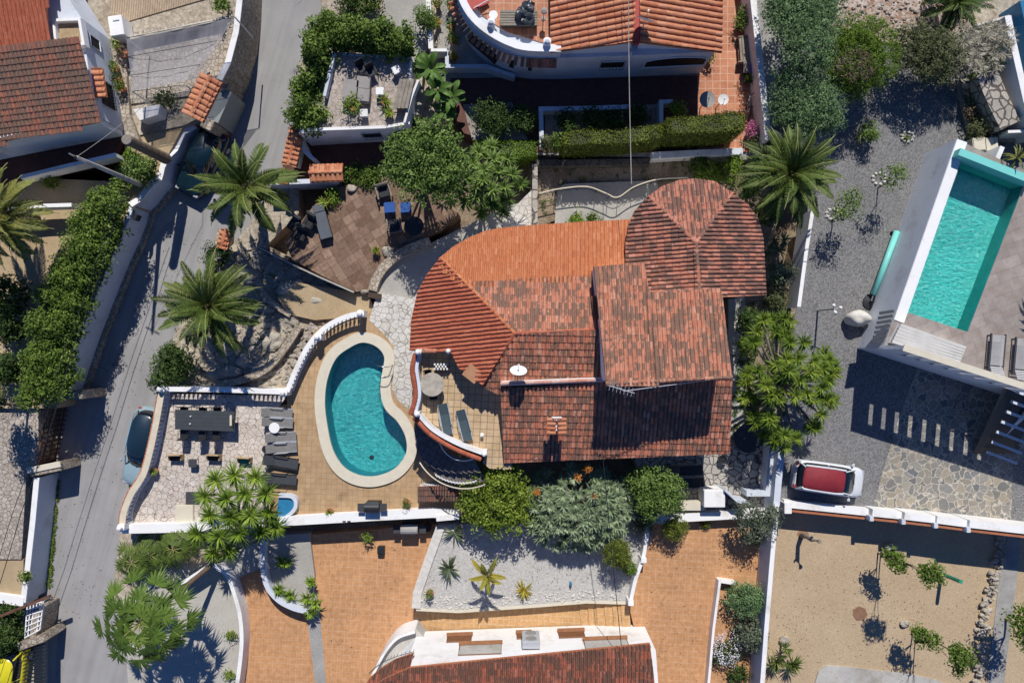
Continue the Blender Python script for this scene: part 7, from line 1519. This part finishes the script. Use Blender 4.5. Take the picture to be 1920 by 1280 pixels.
shrub('garden_shrub', 415, 8, 2.5, .6, .9, 'moss', 'round green bush at the top above the shade net', leaf=.1, dens=160); shrub('garden_shrub', 310, 186, 2.1, .8, .6, 'dark', 'dark creeping shrub under the lower edge of the shade net', leaf=.1)
shrub('garden_shrub', 655, 12, 1.2, .9, 1.2, 'dark', 'dark shrub at the top left of the gravel path', n=3); shrub('garden_shrub', 690, 0, 1.2, 1.0, 1.4, 'hedge', 'leafy shrub touching the top edge beside the gravel path', n=3)
shrub('trellis_shrub', 795, 35, 1.4, .7, 2.0, 'olean', 'loose climber against the white garden wall at the top', n=3); shrub('ivy_shrub', 715, 45, 1.2, .5, 1.0, 'dark', 'small dark bush at the gravel path bend')
# northeast trees
NE = 'trees along the north gravel drive'
tree('pine_tree', 1495, 90, 1.0, [(1495,40,4.8,1.8,1.3),(1515,85,5.2,1.5,1.1),(1470,20,4.4,1.3,1.0),(1530,20,4.6,1.5,1.1),(1510,-20,4.6,2.0,1.2)], 'pine', 'blue green pine like tree at the top beside the boundary wall', group=NE, r0=.16, leaf=.13, dens=130, clump=.24, wratio=.35)
tree('pine_tree', 1500, 185, 1.0, [(1495,160,4.2,1.5,1.0),(1530,195,4.4,1.4,1.0),(1475,205,3.8,1.1,.9),(1550,220,3.8,1.0,.8),(1500,225,4.0,1.2,.9)], 'pine', 'blue green pine like tree directly above the turret side palm', group=NE, r0=.16, leaf=.13, dens=130, clump=.24, wratio=.35)
t_ = tree('domed_conifer', 1590, 135, 1.0, [(1600,112,3.0,2.3,1.9)], 'moss', 'wide domed conifer with a brown thinning centre', group=NE, r0=.2, leaf=.1, dens=330, clump=.2, wratio=.4)
q = P(1606,122,4.6); l2 = LM(); crown(l2, [(q.x,q.y,4.45,1.15,.9,.45)], 170, .1, .14, inner=0); l2.build('dry_patch', G['brownl'], t_)
t_ = tree('spreading_shrub', 1770, 115, 1.0, [(1715,92,2.9,1.5,1.0),(1750,108,2.9,1.6,1.1)], 'olive', 'broad clipped shrub with green left half and grey wispy right half', group=NE, r0=.15, leaf=.1, dens=210, clump=.2)
rng = np.random.default_rng(3); l2 = LM()
for x, y in ((1790,90),(1830,80),(1860,85),(1800,120),(1840,110)):
    q = P(x, y, 2.6)
    for k in range(24): a = rng.uniform(0, 6.28); r = rng.random()**.5*1.0; rosette(l2, (q.x+r*math.cos(a), q.y+r*math.sin(a), 2.9+.5*(1-r)), .45, 26, .03, .1, 1.2, .2, rng)
l2.build('wispy_crown', G['wisp'], t_); l2 = LM(); crown(l2, [(*P(1805,112,2.0)[:2],2.0,2.4,1.2,.9)], 170, .1, .2); l2.build('under_crown', G['moss'], t_)
for x, y, r_, h_, m_, lb in ((1628,248,.75,1.4,'olean','small leafy shrub on the gravel in the domed conifer shade'), (1845,242,1.1,1.2,'olive','brownish olive bush beside the cream planter blocks'), (1825,210,.7,1.0,'brownl','dry bush above the cream planter blocks'), (1700,257,.16,.25,'hedge','tiny plant inside the white stone ring'), (1825,180,.6,.8,'olive','sparse bush by the stone retaining wall')): shrub('gravel_shrub', x, y, 1.0, r_, h_, m_, lb, group='shrubs on the gravel drive', n=2, leaf=.11, dens=100)
ST = 'small sparse trees on the gravel'
tree('sapling', 1646, 352, 1.0, [(1668,330,3.3,.75,.6),(1685,325,3.2,.5,.45)], 'olean', 'small sparse tree nearest the shade tinted white pool wall', group=ST, r0=.04, leaf=.1, dens=60)
tree('sapling', 1560, 412, 1.0, [(1588,388,3.1,.9,.7),(1600,370,3.1,.6,.5),(1572,402,2.9,.5,.5)], 'olean', 'small sparse tree beside the turret side palm', group=ST, r0=.045, leaf=.1, dens=60)
shrub('strap_shrub', 1462, 520, .95, .8, 1.8, 'grey', 'grey leaved shrub along the east wall of the turret', n=3, leaf=.13); shrub('strap_shrub', 1458, 560, .95, .7, 1.4, 'olive', 'olive shrub southeast of the turret', n=3)
shrub('strap_shrub', 1405, 600, .95, .7, 1.6, 'dark', 'dark shrub at the east wall of the villa', n=3, leaf=.13); shrub('strap_shrub', 1400, 650, .95, .6, 1.4, 'hedge', 'green shrub next to the east villa path', n=2, leaf=.13)
shrub('strap_shrub', 1440, 400, .95, .9, 2.0, 'dark', 'dark shrub under the turret side palm', n=3); shrub('strap_shrub', 1410, 350, .95, .8, 1.6, 'dark', 'dark shrub north east of the turret roof', n=3)
# around the rock garden
shrub('garden_shrub', 325, 685, .6, 1.35, 2.2, 'dark', 'rounded dark green shrub where the rock garden meets the balustrade', n=4, leaf=.14); shrub('garden_shrub', 405, 480, .6, .9, 1.6, 'dark', 'shrub behind the middle date palm at the road', n=2)
shrub('garden_shrub', 395, 545, .5, 1.0, 1.0, 'dark', 'low shrub under the middle date palm', n=2)
for x, y, lb in ((517,674,'tiny tuft between rocks above the steps'),(563,562,'tiny round plant on the tan path'),(757,514,'tiny plant on the villa side path')): shrub('small_tuft', x, y, 1.1 if y < 600 else .8, .16, .25, 'hedge', lb, group='tiny tufts', leaf=.07)
t_ = thing('tiled_pier', 'little orange tiled pier cap by the road under the date palms', 'pier', P(420,452,.2)); tilecap(t_, P(424,430,2.0), P(414,466,2.0), .32, R_NTH, seed=91); obj('pier', MB().bev((P(419,448,1).x,P(419,448,1).y,.9), (.3,1.0,1.75), .03, rz=-.2), M['stonewall'], t_)
# south of the villa
tree('citrus_tree', 925, 940, 1.2, [(905,925,3.2,1.35,1.0),(945,915,3.4,1.4,1.1),(960,955,3.2,1.2,.9),(920,965,3.0,1.2,.9),(890,950,2.8,.9,.8)], 'lime', 'glossy yellow green citrus tree below the curved stair', r0=.13, leaf=.15, dens=95)
tree('round_tree', 1232, 925, 1.4, [(1225,905,3.6,1.1,.8),(1250,925,3.6,1.0,.8),(1220,940,3.4,1.0,.8),(1195,900,3.0,.7,.6),(1262,945,3.0,.6,.6)], 'olean', 'soft green tree beside the black loungers of the shaded court', r0=.12, leaf=.12, dens=120, clump=.26)
shrub('aucuba_bush', 1208, 975, 1.2, .9, 1.2, 'olive', 'brownish round bush at the top of the curving white wall', n=2, leaf=.1, dens=180)
shrub('topiary_bush', 1265, 990, 1.3, .84, 1.7, 'topi', 'clipped round topiary ball on the right orange drive', leaf=.08, dens=300, clump=.16)
shrub('topiary_bush', 1322, 980, 1.2, .4, .5, 'topi', 'small low topiary mound against the white terrace wall', leaf=.08, dens=280, clump=.14)
shrub('topiary_bush', 1155, 1034, 1.3, 1.0, 2.4, 'topi', 'large rounded yellow green bush in the gravel garden', leaf=.08, dens=280, clump=.17, n=2)
shrub('topiary_bush', 1180, 1064, 1.3, .5, 1.2, 'moss', 'small darker green bush below the large rounded one', leaf=.08, dens=280, clump=.14)
tree('olive_tree', 1415, 985, 1.2, [(1405,965,3.2,.9,.7),(1428,985,3.2,.8,.7),(1400,990,2.8,.7,.6),(1445,965,3.2,.6,.5)], 'grey', 'grey leaved olive tree at the corner of the right drive', r0=.09, leaf=.11, dens=95)
shrub('garden_shrub', 1418, 1005, 1.2, .5, 1.2, 'hedge', 'green shrub under the grey olive tree', n=2)
shrub('bed_shrub', 1395, 1122, 1.2, 1.25, 1.9, 'pine', 'big dense green bush in the narrow bed beside the sandy lot', n=4, leaf=.1, dens=170); shrub('bed_shrub', 1405, 1185, 1.2, 1.1, 1.6, 'grey', 'pale leaved shrub below the big dense bush', n=4, leaf=.15, dens=90)
t_ = shrub('flowering_bush', 1365, 1220, 1.2, .9, 1.1, 'dark', 'bush covered with white blossoms in the narrow bed', n=2, leaf=.1); l2 = LM(); q = P(1365,1218,2.0); crown(l2, [(q.x,q.y,1.85,.85,.95,.6)], 90, .09, .16, inner=0); l2.build('blossom', G['wflower'], t_)
shrub('bed_shrub', 1385, 1262, 1.2, .7, 1.0, 'dark', 'dark shrub at the bottom of the narrow bed', n=2)
# citrus on the sandy lot
CT = 'citrus trees on the sandy lot'
tree('citrus_tree', 1646, 1036, 0, [(1676,1048,2.2,.62,.5),(1690,1060,2.3,.4,.35),(1667,1035,2.1,.4,.35)], 'hedge', 'small bushy citrus tree at the upper middle of the sandy lot', group=CT, r0=.05, leaf=.14, dens=90, clump=.25)
tree('citrus_tree', 1652, 1030, 0, [(1743,1075,5.0,.62,.5),(1732,1068,4.9,.4,.4),(1755,1080,4.9,.4,.4)], 'hedge', 'tall thin stemmed citrus with a round crown beside the green post', group=CT, r0=.04, leaf=.14, dens=90, clump=.25)
tree('citrus_tree', 1710, 1182, 0, [(1728,1192,2.2,.6,.5),(1748,1200,2.3,.45,.4),(1718,1186,1.9,.4,.35)], 'hedge', 'low citrus tree above the concrete pad', group=CT, r0=.05, leaf=.14, dens=90, clump=.25)
tree('citrus_tree', 1718, 1178, 0, [(1800,1228,4.6,.65,.5),(1790,1218,4.5,.45,.4),(1812,1238,4.4,.45,.4),(1798,1252,4.0,.4,.35)], 'hedge', 'citrus crown over the dug earth corner near the rubble wall', group=CT, r0=.04, leaf=.14, dens=90, clump=.25)
tree('citrus_tree', 1885, 1160, 0, [(1915,1160,2.8,.9,.8),(1925,1190,2.6,.8,.7)], 'hedge', 'citrus tree at the right edge beyond the concrete path', group=CT, r0=.08, leaf=.14, dens=90)
for x, y, lb in ((432,1190,'small tuft inside the curved wall of the round drive, upper'),(430,1265,'small tuft inside the curved wall of the round drive, lower')): shrub('wall_plant', x, y, .3, .4, .6, 'lime', lb, group='tufts inside the curved wall', leaf=.1)
# weeds as ground cover along the lower road edge
def weeds(name, poly, z, n, mat, label, seed=1, r=.12):
    rg5 = random.Random(seed); xy = XY(poly, z); xs = [p[0] for p in xy]; ys = [p[1] for p in xy]; lm = LM(); rng = np.random.default_rng(seed)
    for i in range(n):
        x, y = rg5.uniform(min(xs), max(xs)), rg5.uniform(min(ys), max(ys))
        if inpoly(x, y, xy): rosette(lm, (x, y, z), r*rg5.uniform(.6,1.4), 12, .03, .1, 1.4, .2, rng)
    return lm.build(name, G[mat], label=label, cat='weeds', kind='stuff')
weeds('weeds', [(88,1100),(98,1100),(104,1000),(112,900),(103,895),(96,960)], .03, 500, 'hedge', 'strip of green weeds between the white wall and the road', 1)
weeds('ground_plants', [(320,620),(400,500),(470,420),(560,500),(690,560),(600,610),(540,725),(320,725)], .76, 260, 'olive', 'sparse low weeds among the rocks of the rock garden', 2)
weeds('ground_plants', [(990,425),(1000,300),(1400,290),(1460,540),(1380,560),(1170,330)], .92, 380, 'dark', 'low ground plants along the sunken path', 3, .2)
weeds('ground_plants', [(1375,565),(1490,560),(1470,850),(1375,868)], .97, 500, 'dark', 'low ground plants under the wide dracaena tree', 4, .22)

roundtable('round_table', 'round dark blue table in the shade at the southeast corner of the villa', 1403, 822, 1.4, .8, .7, 'charcoal', 'black')
q = P(1352,860,1.4); obj('black_tub', MB().lathe((q.x,q.y,1.4), [(.2,0),(.25,.35),(.25,.38),(.2,.36),(.19,.3),(.01,.3)], 16), M['black'], None, 'round black tub on the shaded crazy paving below the villa eave', 'tub')

wall('stone_ledge', [(560,612),(535,650),(500,690),(455,712),(400,722)], .6, 1.25, .4, 'stonewall', 'curved dry stone ledge running down the rock garden below the steps', curve=3)
wall('stone_ledge', [(478,520),(500,560),(545,590)], .6, 1.2, .35, 'stonewall', 'short dry stone ledge beside the tan path of the rock garden', curve=3)
def litter(label, poly, z, n, mat, seed, sz=.09):
    rg5 = np.random.default_rng(seed); xy = XY(poly, z); A = np.array(xy); X = rg5.uniform(A[:,0].min(), A[:,0].max(), n); Y = rg5.uniform(A[:,1].min(), A[:,1].max(), n)
    cx = rg5.uniform(A[:,0].min(), A[:,0].max(), 14); cy = rg5.uniform(A[:,1].min(), A[:,1].max(), 14); k = rg5.integers(0, 14, n); f = rg5.random(n) < .6
    X = np.where(f, cx[k]+rg5.normal(0, .9, n), X); Y = np.where(f, cy[k]+rg5.normal(0, .9, n), Y)
    m = np.array([inpoly(a, b, xy) for a, b in zip(X, Y)]); X = X[m]; Y = Y[m]; N = len(X); lm = LM(); pts = np.stack([X, Y, np.full(N, z+.02)+rg5.uniform(0, .01, N)], 1)
    lm.leaves(pts, unit(rg5.normal(size=(N, 3))*.15+np.array([0,0,1.])), sz*rg5.uniform(.5,1.3,N), sz*.55, np.clip(rg5.normal(.5,.25,N),0,1), rg5); lm.build('fallen_leaves', G[mat], label=label, cat='fallen leaves', kind='stuff')
litter('dry leaves fallen on the right orange drive', [(1230,1010),(1380,1005),(1375,1080),(1340,1090),(1325,1280),(1240,1280),(1200,1120)], 1.3, 110, 'brownl', 1)
litter('dry leaves fallen on the left orange drive', [(600,1005),(800,1000),(780,1130),(700,1240),(620,1280),(600,1100)], .3, 110, 'brownl', 2)
litter('dry leaves scattered on the stone terrace', [(310,760),(500,760),(490,960),(250,980)], DZ+.004, 160, 'brownl', 3)
litter('plant litter scattered on the grey gravel drive', [(1530,300),(1720,240),(1660,600),(1600,840),(1500,860)], 1.0, 450, 'brownl', 4)
litter('plant litter on the sandy lot', [(1470,1020),(1860,1080),(1820,1270),(1520,1240),(1450,1180)], 0, 350, 'brownl', 5)
litter('leaves blown along the road edge', [(110,900),(150,740),(260,480),(400,420),(330,560),(250,760),(230,900),(210,1200),(110,1200)], 0, 700, 'brownl', 6)
litter('leaves fallen in the white gravel garden', [(800,1010),(1190,990),(1170,1110),(800,1120)], 1.33, 220, 'brownl', 7)

hedgebox('clipped_hedge', [(888,266),(940,264),(1003,266),(1004,292),(960,296),(905,286)], .9, 2.4, 'moss', 'low mossy green clipped hedge left of the courtyard planter corner')
